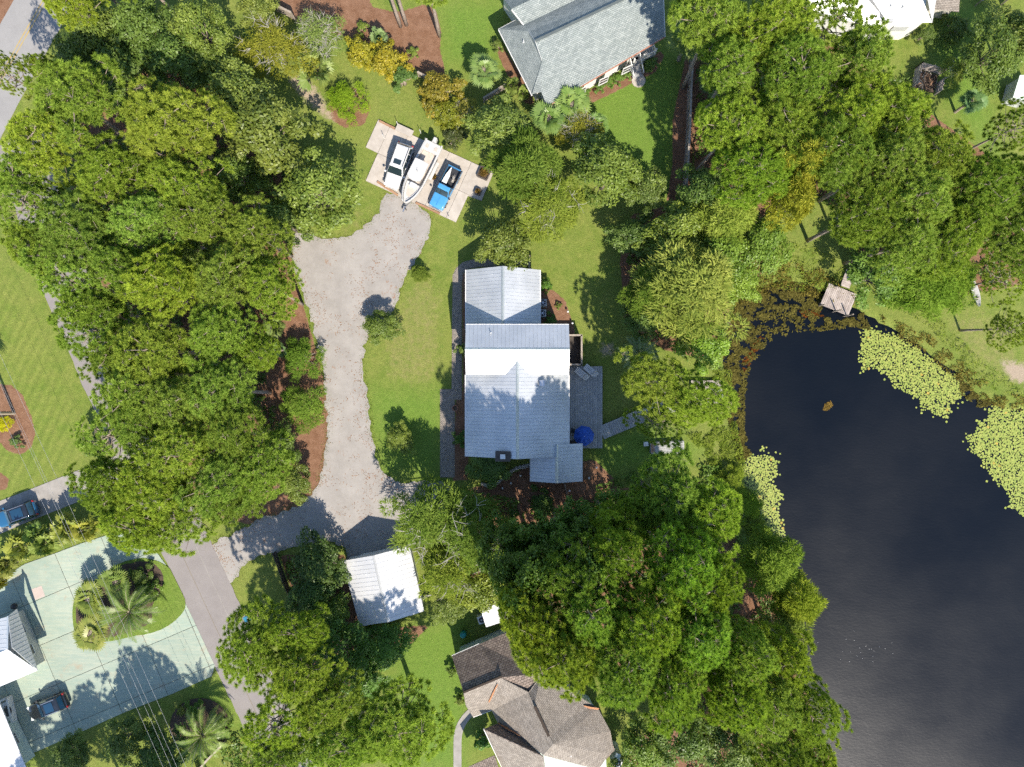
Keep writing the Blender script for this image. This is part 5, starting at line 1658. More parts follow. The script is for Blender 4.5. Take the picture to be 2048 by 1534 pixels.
for k in range(4):
    MB().tube([(.35 * math.cos(k * 1.57), .35 * math.sin(k * 1.57), 0), (.3 * math.cos(k * 1.57), .3 * math.sin(k * 1.57), .68)], .025, 6).build('leg', M['ac_grey'], tb)
q = PX(1146, 862, .8)
c = empty('patio_chair', (q.x, q.y, .54), R(70), 'dark patio chair between the house wall and the blue parasol', 'chair')
MB().box((0, 0, .44), (.5, .5, .05)).build('seat', M['black'], c); MB().box((0, .24, .75), (.5, .05, .55)).build('backrest', M['black'], c)
for sx in (-.2, .2):
    for sy in (-.2, .2):
        MB().box((sx, sy, .21), (.05, .05, .42)).build('leg', M['black'], c)
q = G(911, 816)
pt = empty('clay_pot', (q[0], q[1], 0.05), 0, 'round terracotta pot standing on the brick path by the house', 'pot')
MB().lathe([(.18, 0), (.30, .45), (.33, .45), (.33, .52), (.27, .52), (.25, .42)], (0, 0, 0), 16).build('pot_body', M['terracotta'], pt)
MB().lathe([(.25, .40), (.25, .43)], (0, 0, 0), 14).build('soil', M['soil'], pt)
# upturned boat and white seat by the pond
q = PX(1335, 895, .4)
jb = empty('upturned_boat', (q.x, q.y, 0), R(2), 'weathered grey flat bottomed boat lying upside down near the pond', 'boat')
rings = []
for x, wd, hz in ((-1.85, .50, .40), (-1.7, .60, .46), (-.9, .66, .5), (0.6, .68, .5), (1.75, .68, .48), (1.8, .66, .44)):
    rings.append([(x, -wd - .06, .02), (x, -wd, hz - .06), (x, -wd * .85, hz), (x, wd * .85, hz), (x, wd, hz - .06), (x, wd + .06, .02)])
MB().loft(rings).build('hull', M['grey_water'], jb)
for k in range(6):
    MB().box((0.05, -.45 + k * .18, .505), (3.3, .035, .035)).build('bottom_rib', M['grey_water'], jb)
MB().box((-1.6, 0, .5), (.4, 1.0, .015)).build('rust_patch', M['brown_wood'], jb)
q = PX(1292, 888, .4)
c = empty('plastic_chair', (q.x, q.y, 0), R(5), 'small white plastic seat on the grass beside the upturned boat', 'chair')
MB().box((0, 0, .4), (.5, .45, .05)).build('seat', M['white_plastic'], c)
MB().box((-.26, 0, .62), (.05, .45, .45)).build('backrest', M['white_plastic'], c)
for sx in (-.2, .2):
    for sy in (-.18, .18):
        MB().box((sx, sy, .19), (.05, .05, .38)).build('leg', M['white_plastic'], c)
# white canoe in the right hand yard
q = PX(1951, 584, .3)
cn = empty('white_canoe', (q.x, q.y, 0), ang(.27, .96), 'white canoe lying in the grass under leaning pines at the right', 'canoe')
rings = []
for x in np.linspace(-1.6, 1.6, 11):
    b_ = .38 * (1 - (abs(x) / 1.62) ** 2.2) + .01; t_ = .34 + .08 * (abs(x) / 1.6) ** 2
    rings.append([(x, 0, .03), (x, -b_ * .8, .12), (x, -b_, t_), (x, -b_ * .86, t_), (x, 0, .1), (x, b_ * .86, t_), (x, b_, t_), (x, b_ * .8, .12)])
MB().loft(rings).build('hull', M['gelcoat'], cn, smooth=False)
for x in (-.7, .7):
    MB().box((x, 0, .3), (.2, .62, .03)).build('thwart', M['old_wood'], cn)
# blue wheeled bin by the lane
q = PX(495, 1237, .9)
bn = empty('wheeled_bin', (q.x, q.y, 0), R(25), 'teal blue wheeled refuse bin at the edge of the lane', 'bin')
MB().box((0, 0, .52), (.62, .52, .96), 0, 1.12).build('bin_body', M['bin_blue'], bn, bevel=0.03)
MB().box((.02, 0, 1.04), (.76, .62, .07)).build('lid', M['bin_blue'], bn, bevel=0.02)
MB().box((.12, 0, 1.08), (.2, .14, .012)).build('sticker', M['white_paint'], bn)
MB().tube([(-.38, -.2, .95), (-.38, .2, .95)], .02, 6).build('handle', M['black'], bn)
for s in (-1, 1):
    wheel(bn, -.28, s * .26, .12, .06)
# teal barrel near the brown house
q = PX(926, 1270, .7)
br_ = empty('teal_barrel', (q.x, q.y, 0), 0, 'teal plastic barrel in the shade beside the brown house', 'barrel')
MB().lathe([(.3, 0), (.36, .25), (.36, .6), (.3, .85), (.22, .88)], (0, 0, 0), 16).build('drum', M['teal'], br_, smooth=True)
MB().lathe([(.2, .88), (.2, .92)], (0, 0, 0), 12).build('lid', M['teal'], br_)

# ---- dock in the pond
dA, dB, dC, dD = PX(1658, 566, .35), PX(1714, 589, .35), PX(1698, 635, .35), PX(1641, 608, .35)
dk2 = empty('pond_dock', (0, 0, 0), 0, 'silvered plank dock with three pilings at the head of the pond', 'dock')
du = (dB - dA).normalized(); dv = (dD - dA).normalized(); dv = (dv - du * dv.dot(du)).normalized()
wU, wV = (dB - dA).length, (dD - dA).length
n_ = 17
for k in range(n_):
    c_ = dA + du * (wU * (k + .5) / n_) + dv * (wV / 2)
    MB().box((c_.x, c_.y, .34), (wU / n_ - .022, wV + random.uniform(-.03, .03), .045), math.atan2(du.y, du.x)).build('deck_plank', M['dock'], dk2)
for t_ in (.1, .5, .9):
    c_ = dA + du * (wU / 2) + dv * (wV * t_)
    MB().box((c_.x, c_.y, .24), (wU - .05, .1, .14), math.atan2(du.y, du.x)).build('bearer', M['dark_wood'], dk2)
c_ = dA + du * (wU / 2) + dv * wV
MB().box((c_.x, c_.y, .30), (wU + .1, .06, .2), math.atan2(du.y, du.x)).build('front_board', M['dock'], dk2)
for t_, hh in ((.04, 1.3), (.55, 1.9), (.94, 1.9)):
    c_ = dA + du * (wU * t_) + dv * (wV + .1)
    MB().tube([(c_.x, c_.y, -1.0), (c_.x, c_.y, hh)], .07, 9).build('piling', M['old_wood'], dk2)
g0_, g1_ = PX(1690, 574, .35), PX(1702, 541, .35)
gd_ = (g1_ - g0_); gl = gd_.length; gd_.normalize()
for k in range(8):
    c_ = g0_ + gd_ * (gl * (k + .5) / 8)
    MB().box((c_.x, c_.y, .33), (gl / 8 - .02, 1.0, .045), math.atan2(gd_.y, gd_.x)).build('gangway_plank', M['dock'], dk2)
for s in (-.4, .4):
    o_ = Vector((-gd_.y, gd_.x, 0)) * s
    MB().beam(g0_ + o_ - Vector((0, 0, .12)), g1_ + o_ - Vector((0, 0, .12)), .08, .14).build('gangway_beam', M['dark_wood'], dk2)

# ---- fences: posts and rails are pieces, pickets too small to pick apart are joined
def fence(name, pts, hh, mat, label, step=2.4, pick=.14, rail=True, cap=False):
    f = empty(name, (0, 0, 0), 0, label, 'fence')
    P_ = [Vector((*G(*p), 0)) for p in pts]
    m = MB()
    for a, b in zip(P_[:-1], P_[1:]):
        d = b - a; ln = d.length; d.normalize(); rz = math.atan2(d.y, d.x)
        n = max(1, round(ln / step))
        for k in range(n + 1):
            q = a + d * (ln * k / n)
            MB().box((q.x, q.y, hh / 2 + .04), (.11, .11, hh + .08), rz).build('post', mat, f)
        k = 0.0
        while k < ln - pick:
            q = a + d * (k + pick / 2)
            hz = hh + random.uniform(-.03, .02)
            m.box((q.x - d.y * .07, q.y + d.x * .07, hz / 2 + .03), (pick - .015, .025, hz - .06), rz)
            k += pick
        if rail:
            for z in (.3, hh - .25):
                MB().beam(a + Vector((0, 0, z)), b + Vector((0, 0, z)), .05, .1).build('rail', mat, f)
        if cap:
            MB().beam(a + Vector((0, 0, hh + .10)), b + Vector((0, 0, hh + .10)), .2, .04).build('cap_rail', mat, f)
    tag(m.build('pickets', mat, f), kind='stuff')
    return f


fence('board_fence', [(1378, 118), (1374, 190), (1372, 260), (1368, 330), (1364, 392)], 1.8, M['old_wood'], 'long straight weathered board fence between the lawn and the right hand wood', cap=True)
fence('board_fence', [(500, -12), (530, 6), (556, 24), (592, 42)], 1.7, M['old_wood'], 'weathered board fence beside the straw bed at the top edge', cap=True)
fence('board_fence', [(838, 154), (858, 164)], 1.2, M['old_wood'], 'short weathered fence stub between the yellow shrubs', cap=True)
fence('board_fence', [(968, 205), (1016, 176)], 1.2, M['old_wood'], 'short weathered fence west of the grey shingled house', cap=True)
fence('dark_fence', [(552, 1103), (572, 1160), (592, 1210)], 1.3, M['dark_wood'], 'dark board fence between the small lawn and the garage shrubs')
fence('dark_fence', [(590, 1212), (560, 1240), (528, 1272)], 1.1, M['dark_wood'], 'dark low fence running from the lane edge to the garage shrubs')
fence('dark_fence', [(682, 1448), (662, 1484), (655, 1500)], 1.3, M['dark_wood'], 'short dark fence run among the pines at the bottom')
fence('white_fence', [(452, 1480), (424, 1508), (396, 1540)], 1.1, M['old_wood'], 'low pale rail fence by the round palm bed at the bottom', cap=True)
fence('garden_fence', [(1126, 958), (1136, 1000), (1142, 1040)], .9, M['old_wood'], 'low garden fence running south from the small south east wing')
fence('garden_fence', [(1058, 538), (1058, 515)], 1.1, M['old_wood'], 'short garden fence at the north end of the metal roofed house', cap=True)
fence('garden_fence', [(1950, 12), (1972, -6)], 1.1, M['old_wood'], 'weathered fence stub beside the bright lawn at the top right', cap=True)
fence('garden_fence', [(2002, 10), (2024, -8)], 1.1, M['old_wood'], 'weathered fence end at the top right corner', cap=True)

# compost pen
cp = empty('compost_pen', (0, 0, 0), 0, 'open topped silvery board compost pen full of dead branches, top right', 'compost pen')
CPX = [(1830, 137), (1877, 150), (1868, 190), (1822, 176)]
CW = [PX(*q, .0) for q in CPX]
for k, (i, j) in enumerate(((0, 1), (3, 0), (1, 2))):
    a, b = CW[i], CW[j]
    if k == 2: a = a.lerp(b, .45)
    for z in (.25, .6, .95, 1.3):
        MB().beam(a + Vector((0, 0, z)), b + Vector((0, 0, z)), .04, .28).build('board', M['dock'], cp)
    for q in (a, b, a.lerp(b, .5)):
        MB().box((q.x, q.y, .8), (.1, .1, 1.6)).build('post', M['dock'], cp)
MB().prism([(p_.x, p_.y) for p_ in [CW[0].lerp(CW[2], .07), CW[1].lerp(CW[3], .07), CW[2].lerp(CW[0], .07), CW[3].lerp(CW[1], .07)]], 0, .25).build('leaf_heap', M['soil'], cp)
cc = sum(CW, Vector()) / 4
for k in range(30):
    a = random.uniform(0, 6.28); q = cc + Vector((random.uniform(-.7, .7), random.uniform(-.7, .7), .3))
    MB().tube([q, q + Vector((.5 * math.cos(a), .5 * math.sin(a), .1)), q + Vector((.9 * math.cos(a + .3), .9 * math.sin(a + .3), .12))], [.03, .025, .012], 5).build('stick', M['grey_bark' if k % 3 == 0 else 'brown_wood'], cp)

# power cables: run past both edges of the picture to poles out of sight
for i, (x0, y0, x1, y1, hh, lab) in enumerate(((40, 913, 300, 1475, 8.6, 'leftmost overhead power cable crossing the lawn and green driveway'), (60, 904, 302, 1441, 9.2, 'second overhead power cable from the left over the green driveway'),
                                              (64, 902, 312, 1440, 9.2, 'third overhead power cable, close beside the second'), (77, 880, 317, 1408, 9.8, 'rightmost overhead power cable, nearest the feather palms'))):
    a, b = PX(x0, y0, hh), PX(x1, y1, hh)
    d = (b - a)
    A, B = a - d * 1.1, b + d * 0.6
    pts_ = []
    for k in range(25):
        t = k / 24
        q = A.lerp(B, t); q.z -= .55 * (4 * t * (1 - t)) - .4
        pts_.append(q)
    tag(MB().tube(pts_, .010, 5).build('power_cable', M['wire']), lab, 'cable', 'overhead cables')

# border stones and lamps
sw = empty('stone_border', (0, 0, 0), 0, 'curved border of pale rough stones south of the metal roofed house', 'stone border')
for k in range(26):
    t = k / 25
    x = 965 + 95 * t; y = 968 - 42 * t ** 1.5 + 6 * math.sin(t * 7)
    q = G(x, y)
    r_ = random.uniform(.14, .26)
    m = MB().lathe([(r_ * .9, 0), (r_, r_ * .4), (r_ * .6, r_ * .8)], (q[0], q[1], -.02), 7)
    m.v = [(v[0] + random.uniform(-.04, .04), v[1] + random.uniform(-.04, .04), v[2] + random.uniform(-.01, .03)) for v in m.v]
    m.build('stone', M['stone'], sw)
for i, (px, py, lab) in enumerate(((1005, 975, 'round white path lamp just south of the stone border'), (1041, 950, 'round white path lamp at the end of the stone border'), (1022, 965, 'round white path lamp midway along the stone border'),
                                   (1138, 980, 'round white path lamp south of the small wing'), (1177, 955, 'round white path lamp east of the small wing'), (1192, 934, 'round white path lamp below the deck corner'),
                                   (1144, 647, 'round white path lamp beside the cross block'), (1135, 624, 'round white path lamp in the straw bed east of the north wing'))):
    q = G(px, py)
    l_ = empty('path_lamp', (q[0], q[1], 0), 0, lab, 'garden lamp', 'white path lamps')
    MB().tube([(0, 0, 0), (0, 0, .4)], .02, 6).build('stake', M['black'], l_)
    MB().lathe([(.03, .38), (.1, .43), (.12, .5), (.09, .58), (.02, .6)], (0, 0, 0), 12).build('globe', M['white_plastic'], l_, smooth=True)

# ---------------------------------------------------------------- plants: crowns of leaf sized faces
def unit(v):
    return v / np.maximum(np.linalg.norm(v, axis=-1, keepdims=True), 1e-9)


def blades(C, D, length, width, rng):
    """one slender triangle per (base C, direction D)"""
    n = len(C)
    side = unit(np.cross(D, np.array([0, 0, 1.0]) + unit(rng.normal(size=(n, 3))) * .75))
    w = width * rng.uniform(.7, 1.3, (n, 1)); L = length * rng.uniform(.75, 1.2, (n, 1))
    V = np.empty((n, 3, 3))
    V[:, 0] = C - side * w / 2; V[:, 1] = C + side * w / 2; V[:, 2] = C + D * L
    return V.reshape(-1, 3), np.arange(3 * n).reshape(n, 3)


def leaves(C, Nrm, length, width, rng, droop=0.0):
    """one pointed oval leaf (4 corners) per centre, lying roughly across Nrm"""
    n = len(C)
    a = unit(np.cross(Nrm, unit(rng.normal(size=(n, 3)))))
    b = unit(np.cross(Nrm, a))
    L = length * rng.uniform(.7, 1.3, (n, 1)) / 2; w = width * rng.uniform(.7, 1.3, (n, 1)) / 2
    V = np.empty((n, 4, 3))
    V[:, 0] = C - a * L; V[:, 1] = C + b * w - a * L * .15; V[:, 2] = C + a * L; V[:, 3] = C - b * w - a * L * .15
    V[:, 2, 2] -= droop * L[:, 0]
    return V.reshape(-1, 3), np.arange(4 * n).reshape(n, 4)


def pine_proto(seed, H=16.0, Rr=4.3, nb=30, per=12, nblade=62, open_=False):
    """a bare mast, limbs up to a dome, and on every limb end a spray of round needle tufts"""
    rng = np.random.default_rng(seed)
    lean = rng.uniform(-.5, .5, 2)
    def axis(t): return np.array([lean[0] * t * t, lean[1] * t * t, H * t])
    tr = MB()
    tr.tube([axis(t) for t in np.linspace(0, .93, 8)], [.24, .21, .19, .17, .14, .11, .07, .03], 8)
    c = axis(.72)
    pc, pa = [], []
    lob = rng.uniform(0, 6.28, 3)
 
    for i in range(nb + (0 if open_ else nb // 2)):
        inner = i >= nb
        u = (i + .5) / nb if not inner else (i - nb + .5) / (nb // 2) * .75
        ce = 1.0 - 1.12 * u                       # sine of the elevation on the dome
        az = i * 2.399 + rng.uniform(-.25, .25)
        se = math.sqrt(max(0, 1 - ce * ce))
        n_ = np.array([se * math.cos(az), se * math.sin(az), ce])
        k = (1 + .17 * math.sin(2 * az + lob[0]) + .17 * math.sin(3 * az + lob[1]) + .10 * math.sin(5 * az + lob[2])) * rng.uniform(.68, 1.10) * (.62 if inner else 1)
        p = c + n_ * np.array([Rr * .86 * k, Rr * .86 * k, H * .25 * rng.uniform(.70, 1.08) * (.6 if inner else 1)])
        tb = min(.9, (p[2] - .35 * np.hypot(p[0], p[1])) / H)
        o = axis(max(.5, tb))
        mid = o * .45 + p * .55 + np.array([0, 0, -.25])
        tr.tube([o, mid, p - n_ * .25], [.07, .045, .018], 5, cap=False)
        rs = Rr * (.27 if not open_ else .24) * rng.uniform(.75, 1.2)
        t1 = unit(np.cross(n_, np.array([.3, .2, 1.0]))); t2 = np.cross(n_, t1)
        m = int(per * (rs / (Rr * .27)) ** 2 * rng.uniform(.85, 1.15)) + 2
        for q in range(m):
            rr = rs * math.sqrt((q + .4) / m); aa = q * 2.399 + rng.uniform(-.3, .3)
            pos = p + (t1 * math.cos(aa) + t2 * math.sin(aa)) * rr - n_ * (.42 * (rr / rs) ** 2 * rs) + rng.normal(size=3) * np.array([.10, .10, .17])
            pos[2] += .10 * rr
            pc.append(pos); pa.append(unit(n_ * .55 + (t1 * math.cos(aa) + t2 * math.sin(aa)) * .35 * rr / rs + np.array([0, 0, .65])))
            if rng.random() < (.7 if open_ else .3):
                tr.tube([p - n_ * .3, (p + pos) / 2 - n_ * .22, pos - n_ * .1], [.02, .015, .008], 4, cap=False)
    pc, pa = np.array(pc), np.array(pa)
    n = len(pc)
    C = np.repeat(pc, nblade, 0); A = np.repeat(pa, nblade, 0)
    D = unit(A * .72 + unit(rng.normal(size=(n * nblade, 3))))
    sz = np.repeat(rng.uniform(.85, 1.2, (n, 1)), nblade, 0)
    V, F = blades(C, D * sz, .37, .066, rng)
    var = np.repeat(np.clip(rng.normal(.5, .22, n), 0, 1), nblade * 3)
    crown = np_mesh('pine_crown', V, F, M['pine'], {'var': var})
    me = bpy.data.meshes.new('pine_trunk'); me.from_pydata([tuple(map(float, v)) for v in tr.v], [], tr.f); me.materials.append(M['bark'])
    me.polygons.foreach_set('use_smooth', [True] * len(me.polygons))
    return crown, me


def broad_proto(seed, H=9.0, Rr=3.6, nl=42, per=150, leaf=(.30, .17), mat='broad', low=.30, bare=0, bark='bark', limb=1.0, feather=False, flat=.75):
    rng = np.random.default_rng(seed)
    tr = MB()
    tr.tube([(0, 0, 0), (.05, .03, H * .2), (-.04, .06, H * .42), (0, 0, H * .7)], [.2, .15, .09, .02], 8)
    cc, cr = [], []
    i = 0
    while len(cc) < nl:
        d = unit(rng.normal(size=3)); d[2] = abs(d[2]) * 1.1 - .35
        r = rng.uniform(.35, .92) ** .6
        az = math.atan2(d[1], d[0])
        edge = 1 + .16 * math.sin(3 * az + seed) + .10 * math.sin(5 * az + 2 * seed)
        zc = H * (low + (1 - low) * .45); zr = H * (1 - low) * .55
        p = np.array([d[0] * Rr * r * edge, d[1] * Rr * r * edge, zc + d[2] * zr * r])
        cc.append(p); cr.append(rng.uniform(.55, 1.0) * Rr * .27)
    for k in range(7):
        a = k * 2.399; cc.append(np.array([math.cos(a) * Rr * .13 * k ** .5, math.sin(a) * Rr * .13 * k ** .5, H * rng.uniform(.84, .95)])); cr.append(Rr * .25)
    for p in cc[::2]:
        a = np.array([0, 0, H * rng.uniform(.2, .5)])
        mid = a * .45 + p * .55 + np.array([0, 0, -.15]) + rng.normal(size=3) * .12
        tr.tube([a, mid, p], [.06 * limb, .038 * limb, .014 * limb], 5, cap=False)
    Vs, Fs, vr, off = [], [], [], 0
    for p, r in zip(cc, cr):
        m = int(per * rng.uniform(.8, 1.2))
        d = unit(rng.normal(size=(m, 3))); d[:, 2] = np.where(d[:, 2] < -.25, -d[:, 2], d[:, 2])
        q = p + d * r * rng.uniform(.55, 1.05, (m, 1)) * np.array([1.1, 1.1, flat])
        nr = unit(d + np.array([0, 0, .5]) + rng.normal(size=(m, 3)) * .55)
        if feather:
            D = unit(d * np.array([1, 1, .35]) + rng.normal(size=(m, 3)) * .35)
            V, F = blades(q, D, leaf[0], leaf[1], rng)
        else:
            V, F = leaves(q, nr, leaf[0], leaf[1], rng, .2)
        Vs.append(V); Fs.append(F + off); off += len(V)
        vr.append(np.full(len(V), rng.uniform(0, 1)))
    for k in range(bare):       # dead pale twigs poking out of the crown
        a = rng.uniform(0, 6.28); p = np.array([math.cos(a), math.sin(a), 0]) * Rr * rng.uniform(.2, .75) + np.array([0, 0, H * rng.uniform(.75, .95)])
        for j in range(4):
            e = p + unit(rng.normal(size=3) + np.array([math.cos(a), math.sin(a), .5])) * rng.uniform(.5, 1.3)
            tr.tube([p, (p + e) / 2 + rng.normal(size=3) * .08, e], [.018, .013, .006], 4, cap=False)
    crown = np_mesh('leaf_crown', np.concatenate(Vs), np.concatenate(Fs), M[mat], {'var': np.concatenate(vr)})
    me = bpy.data.meshes.new('tree_trunk'); me.from_pydata([tuple(map(float, v)) for v in tr.v], [], tr.f); me.materials.append(M[bark])
    me.polygons.foreach_set('use_smooth', [True] * len(me.polygons))
    return crown, me


def fan_palm_proto(seed, H=6.0, nf=26, rad=1.25, trunk=True):
    rng = np.random.default_rng(seed)
    V, F, var = [], [], []
    tr = MB()
    top = np.array([rng.uniform(-.2, .2), rng.uniform(-.2, .2), H])
    if trunk:
        tr.tube([(0, 0, 0), top * .5 + np.array([.05, .05, 0]), top], [.2, .16, .17], 9)
    else:
        tr.tube([(0, 0, 0), top * .6], [.14, .1], 7)
    for i in range(nf):
        az = i * 2.399 + rng.uniform(-.2, .2)
        el = rng.uniform(-.35, 1.25) if trunk else rng.uniform(.15, 1.25)
        d = np.array([math.cos(az) * math.cos(el), math.sin(az) * math.cos(el), math.sin(el)])
        pl = rad * rng.uniform(.25, .95)
        c = top + d * pl
        tr.tube([top, c], [.02, .014], 4, cap=False)
        sidev = unit(np.cross(d, np.array([0, 0, 1.0])) + 1e-6)
        upv = np.cross(sidev, d)
        ro_ = rng.uniform(-.7, .7)
        sidev, upv = sidev * math.cos(ro_) + upv * math.sin(ro_), upv * math.cos(ro_) - sidev * math.sin(ro_)
        ns = 12
        v_ = rng.uniform(0, 1)
        for k in range(ns):
            th = -1.35 + 2.7 * k / (ns - 1)
            dd = d * math.cos(th) + sidev * math.sin(th)
            L = rad * .8 * (.78 + .22 * math.cos(th)) * rng.uniform(.9, 1.08)
            mid = c + dd * L * .55 + upv * .05
            tip = c + dd * L + np.array([0, 0, -L * rng.uniform(.1, .55)])
            wv = unit(np.cross(dd, upv)) * .095
            b0 = len(V)
            V += [c, mid + wv, tip, mid - wv]; F.append((b0, b0 + 1, b0 + 2, b0 + 3)); var += [v_] * 4
    crown = np_mesh('fan_crown', V, F, M['palm'], {'var': var})
    me = bpy.data.meshes.new('palm_stem'); me.from_pydata([tuple(map(float, v)) for v in tr.v], [], tr.f); me.materials.append(M['palm_bark'])
    return crown, me


def feather_palm_proto(seed, H=3.0, nf=38, ln=2.6, grey=False):
    rng = np.random.default_rng(seed)
    V, F, var = [], [], []
    tr = MB()
    top = np.array([0, 0, H])
    tr.lathe([(.34, 0), (.38, H * .3), (.36, H * .8), (.26, H), (.1, H + .25)], (0, 0, 0), 10)
    for i in range(nf):
        az = i * 2.399 + rng.uniform(-.15, .15)
        el = 1.35 - 1.55 * ((i + .5) / nf) + rng.uniform(-.1, .1)
        L = ln * rng.uniform(.85, 1.1)
        hd = np.array([math.cos(az), math.sin(az), 0])
        pts = []
        for s in np.linspace(0, 1, 7):
            e2 = el - 1.15 * s * s
            pts.append((pts[-1] if pts else top) + (hd * math.cos(e2) + np.array([0, 0, math.sin(e2)])) * (L / 6 if pts else 0))
        tr.tube(pts, [.035, .03, .025, .02, .015, .01, .006], 4, cap=False)
        sd = np.array([-math.sin(az), math.cos(az), 0])
        v_ = rng.uniform(0, 1)
        for k in range(30):
            s = .12 + .88 * k / 29
            base = np.array([np.interp(s, np.linspace(0, 1, 7), [p[q] for p in pts]) for q in range(3)])
            fw = unit(np.array(pts[min(6, int(s * 6) + 1)]) - np.array(pts[min(5, int(s * 6))]))
            ll = .46 * math.sin(math.pi * min(.95, .18 + .75 * s)) * (ln / 2.6)
            for sg in (-1, 1):
                d = unit(sd * sg * .8 + fw * .6 + np.array([0, 0, .22]))
                tip = base + d * ll + np.array([0, 0, -.08])
                wv = fw * .035
                b0 = len(V)
                V += [base - wv, base + wv, tip]; F.append((b0, b0 + 1, b0 + 2)); var += [v_] * 3
    crown = np_mesh('feather_crown', V, F, M['palm'], {'var': var})
    me = bpy.data.meshes.new('palm_stem'); me.from_pydata([tuple(map(float, v)) for v in tr.v], [], tr.f); me.materials.append(M['palm_bark'])
    return crown, me


PROTO = {
    'P': ([pine_proto(11), pine_proto(12, nb=34), pine_proto(13, nb=27, per=13), pine_proto(14, nb=32), pine_proto(15, nb=26, per=14), pine_proto(16, nb=33, per=11)], 16.0, 4.3, .80),
    'Q': ([pine_proto(21, nb=30, per=10, open_=True), pine_proto(22, nb=34, per=9, open_=True), pine_proto(23, nb=32, per=10, open_=True)], 16.0, 4.3, .80),   # thin, see-through pines
    'B': ([broad_proto(31), broad_proto(32, nl=48), broad_proto(33, nl=36, per=170), broad_proto(34, nl=44)], 9.0, 3.6, .68),
    'F': ([broad_proto(41, nl=46, per=190, leaf=(.42, .11), mat='feather', feather=True), broad_proto(42, nl=40, per=200, leaf=(.45, .11), mat='feather', feather=True), broad_proto(43, nl=50, per=180, leaf=(.4, .1), mat='feather', feather=True)], 9.0, 3.6, .68),
    'D': ([broad_proto(51, nl=50, per=170, leaf=(.34, .09), mat='feather', bark='grey_bark', feather=True, bare=16), broad_proto(52, nl=46, per=170, leaf=(.34, .09), mat='feather', bark='grey_bark', feather=True, bare=22)], 9.0, 3.6, .68),
    'T': ([broad_proto(61, nl=40, per=150, leaf=(.28, .10), mat='feather', bark='grey_bark', feather=True, bare=30, limb=.5), broad_proto(62, nl=34, per=110, leaf=(.28, .10), mat='feather', bark='grey_bark', feather=True, bare=85, limb=.5)], 9.0, 3.6, .68),
    'S': ([broad_proto(71, 1.8, 1.3, 20, 90, (.17, .1), low=.05), broad_proto(72, 1.8, 1.3, 18, 100, (.17, .1), low=.05), broad_proto(73, 1.8, 1.3, 22, 85, (.16, .1), low=.05)], 1.8, 1.3, .5),
    'K': ([broad_proto(81, 3.0, 2.2, 34, 150, (.24, .055), 'feather', low=.05, feather=True), broad_proto(82, 3.0, 2.2, 30, 160, (.24, .055), 'feather', low=.05, feather=True)], 3.0, 2.2, .5),
    'Y': ([broad_proto(91, 3.0, 2.2, 30, 110, (.22, .13), low=.08, flat=1.0)], 3.0, 2.2, .5),
    'A': ([fan_palm_proto(101), fan_palm_proto(102, nf=30)], 6.0, 2.0, 1.0),
    'M': ([fan_palm_proto(111, 1.0, 22, 1.05, False), fan_palm_proto(112, 1.1, 26, 1.0, False), fan_palm_proto(113, .9, 20, 1.1, False)], 1.0, 1.7, 1.0),
    'C': ([feather_palm_proto(121, 2.2, 40, 2.7), feather_palm_proto(122, 2.2, 34, 2.6)], 2.2, 2.4, 1.1),
}
KNAME = {'P': ('pine_tree', 'tree', 'crown'), 'Q': ('pine_tree', 'tree', 'crown'), 'B': ('broadleaf_tree', 'tree', 'crown'), 'F': ('feathery_tree', 'tree', 'crown'), 'D': ('oak_tree', 'tree', 'crown'),
         'T': ('lichen_tree', 'tree', 'crown'), 'S': ('shrub', 'shrub', 'foliage'), 'K': ('round_bush', 'bush', 'foliage'), 'Y': ('yellow_shrub', 'shrub', 'foliage'),
         'A': ('fan_palm', 'palm', 'crown'), 'M': ('palmetto', 'palmetto', 'fronds'), 'C': ('feather_palm', 'palm', 'crown')}
COUNT = {}
prng = random.Random(5)


def plant(kind, px, py, rpx, h, label, tint=None, group=None, rot=None, z=0.0):
    protos, H0, R0, fr = PROTO[kind]
    i = COUNT.get(kind, 0); COUNT[kind] = i + 1
    crown, trunk = protos[i % len(protos)]
    hc = h * fr
    c = PX(px, py, hc)
    rad = rpx * (CAM_H - hc) / (CAM_H * PPM)
    nm, cat, cname = KNAME[kind]
    o = empty(nm, (c.x, c.y, z), rot if rot is not None else prng.uniform(0, 6.28), label, cat, group)
    sx = rad / R0
    st = prng.uniform(.86, 1.16) if kind in 'PQBF' else 1.0
    o.scale = (sx * st * 1.04, sx / st * 1.04, h / H0)
    if kind in 'PQ': o.rotation_euler = (prng.gauss(0, .035), prng.gauss(0, .035), o.rotation_euler.z)
    a = link('trunk' if kind not in 'SKYM' else 'stem', trunk, o)
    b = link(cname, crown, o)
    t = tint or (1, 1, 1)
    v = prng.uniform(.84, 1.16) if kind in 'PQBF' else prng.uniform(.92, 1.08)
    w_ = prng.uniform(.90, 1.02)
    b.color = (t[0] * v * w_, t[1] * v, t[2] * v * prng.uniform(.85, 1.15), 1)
    return o

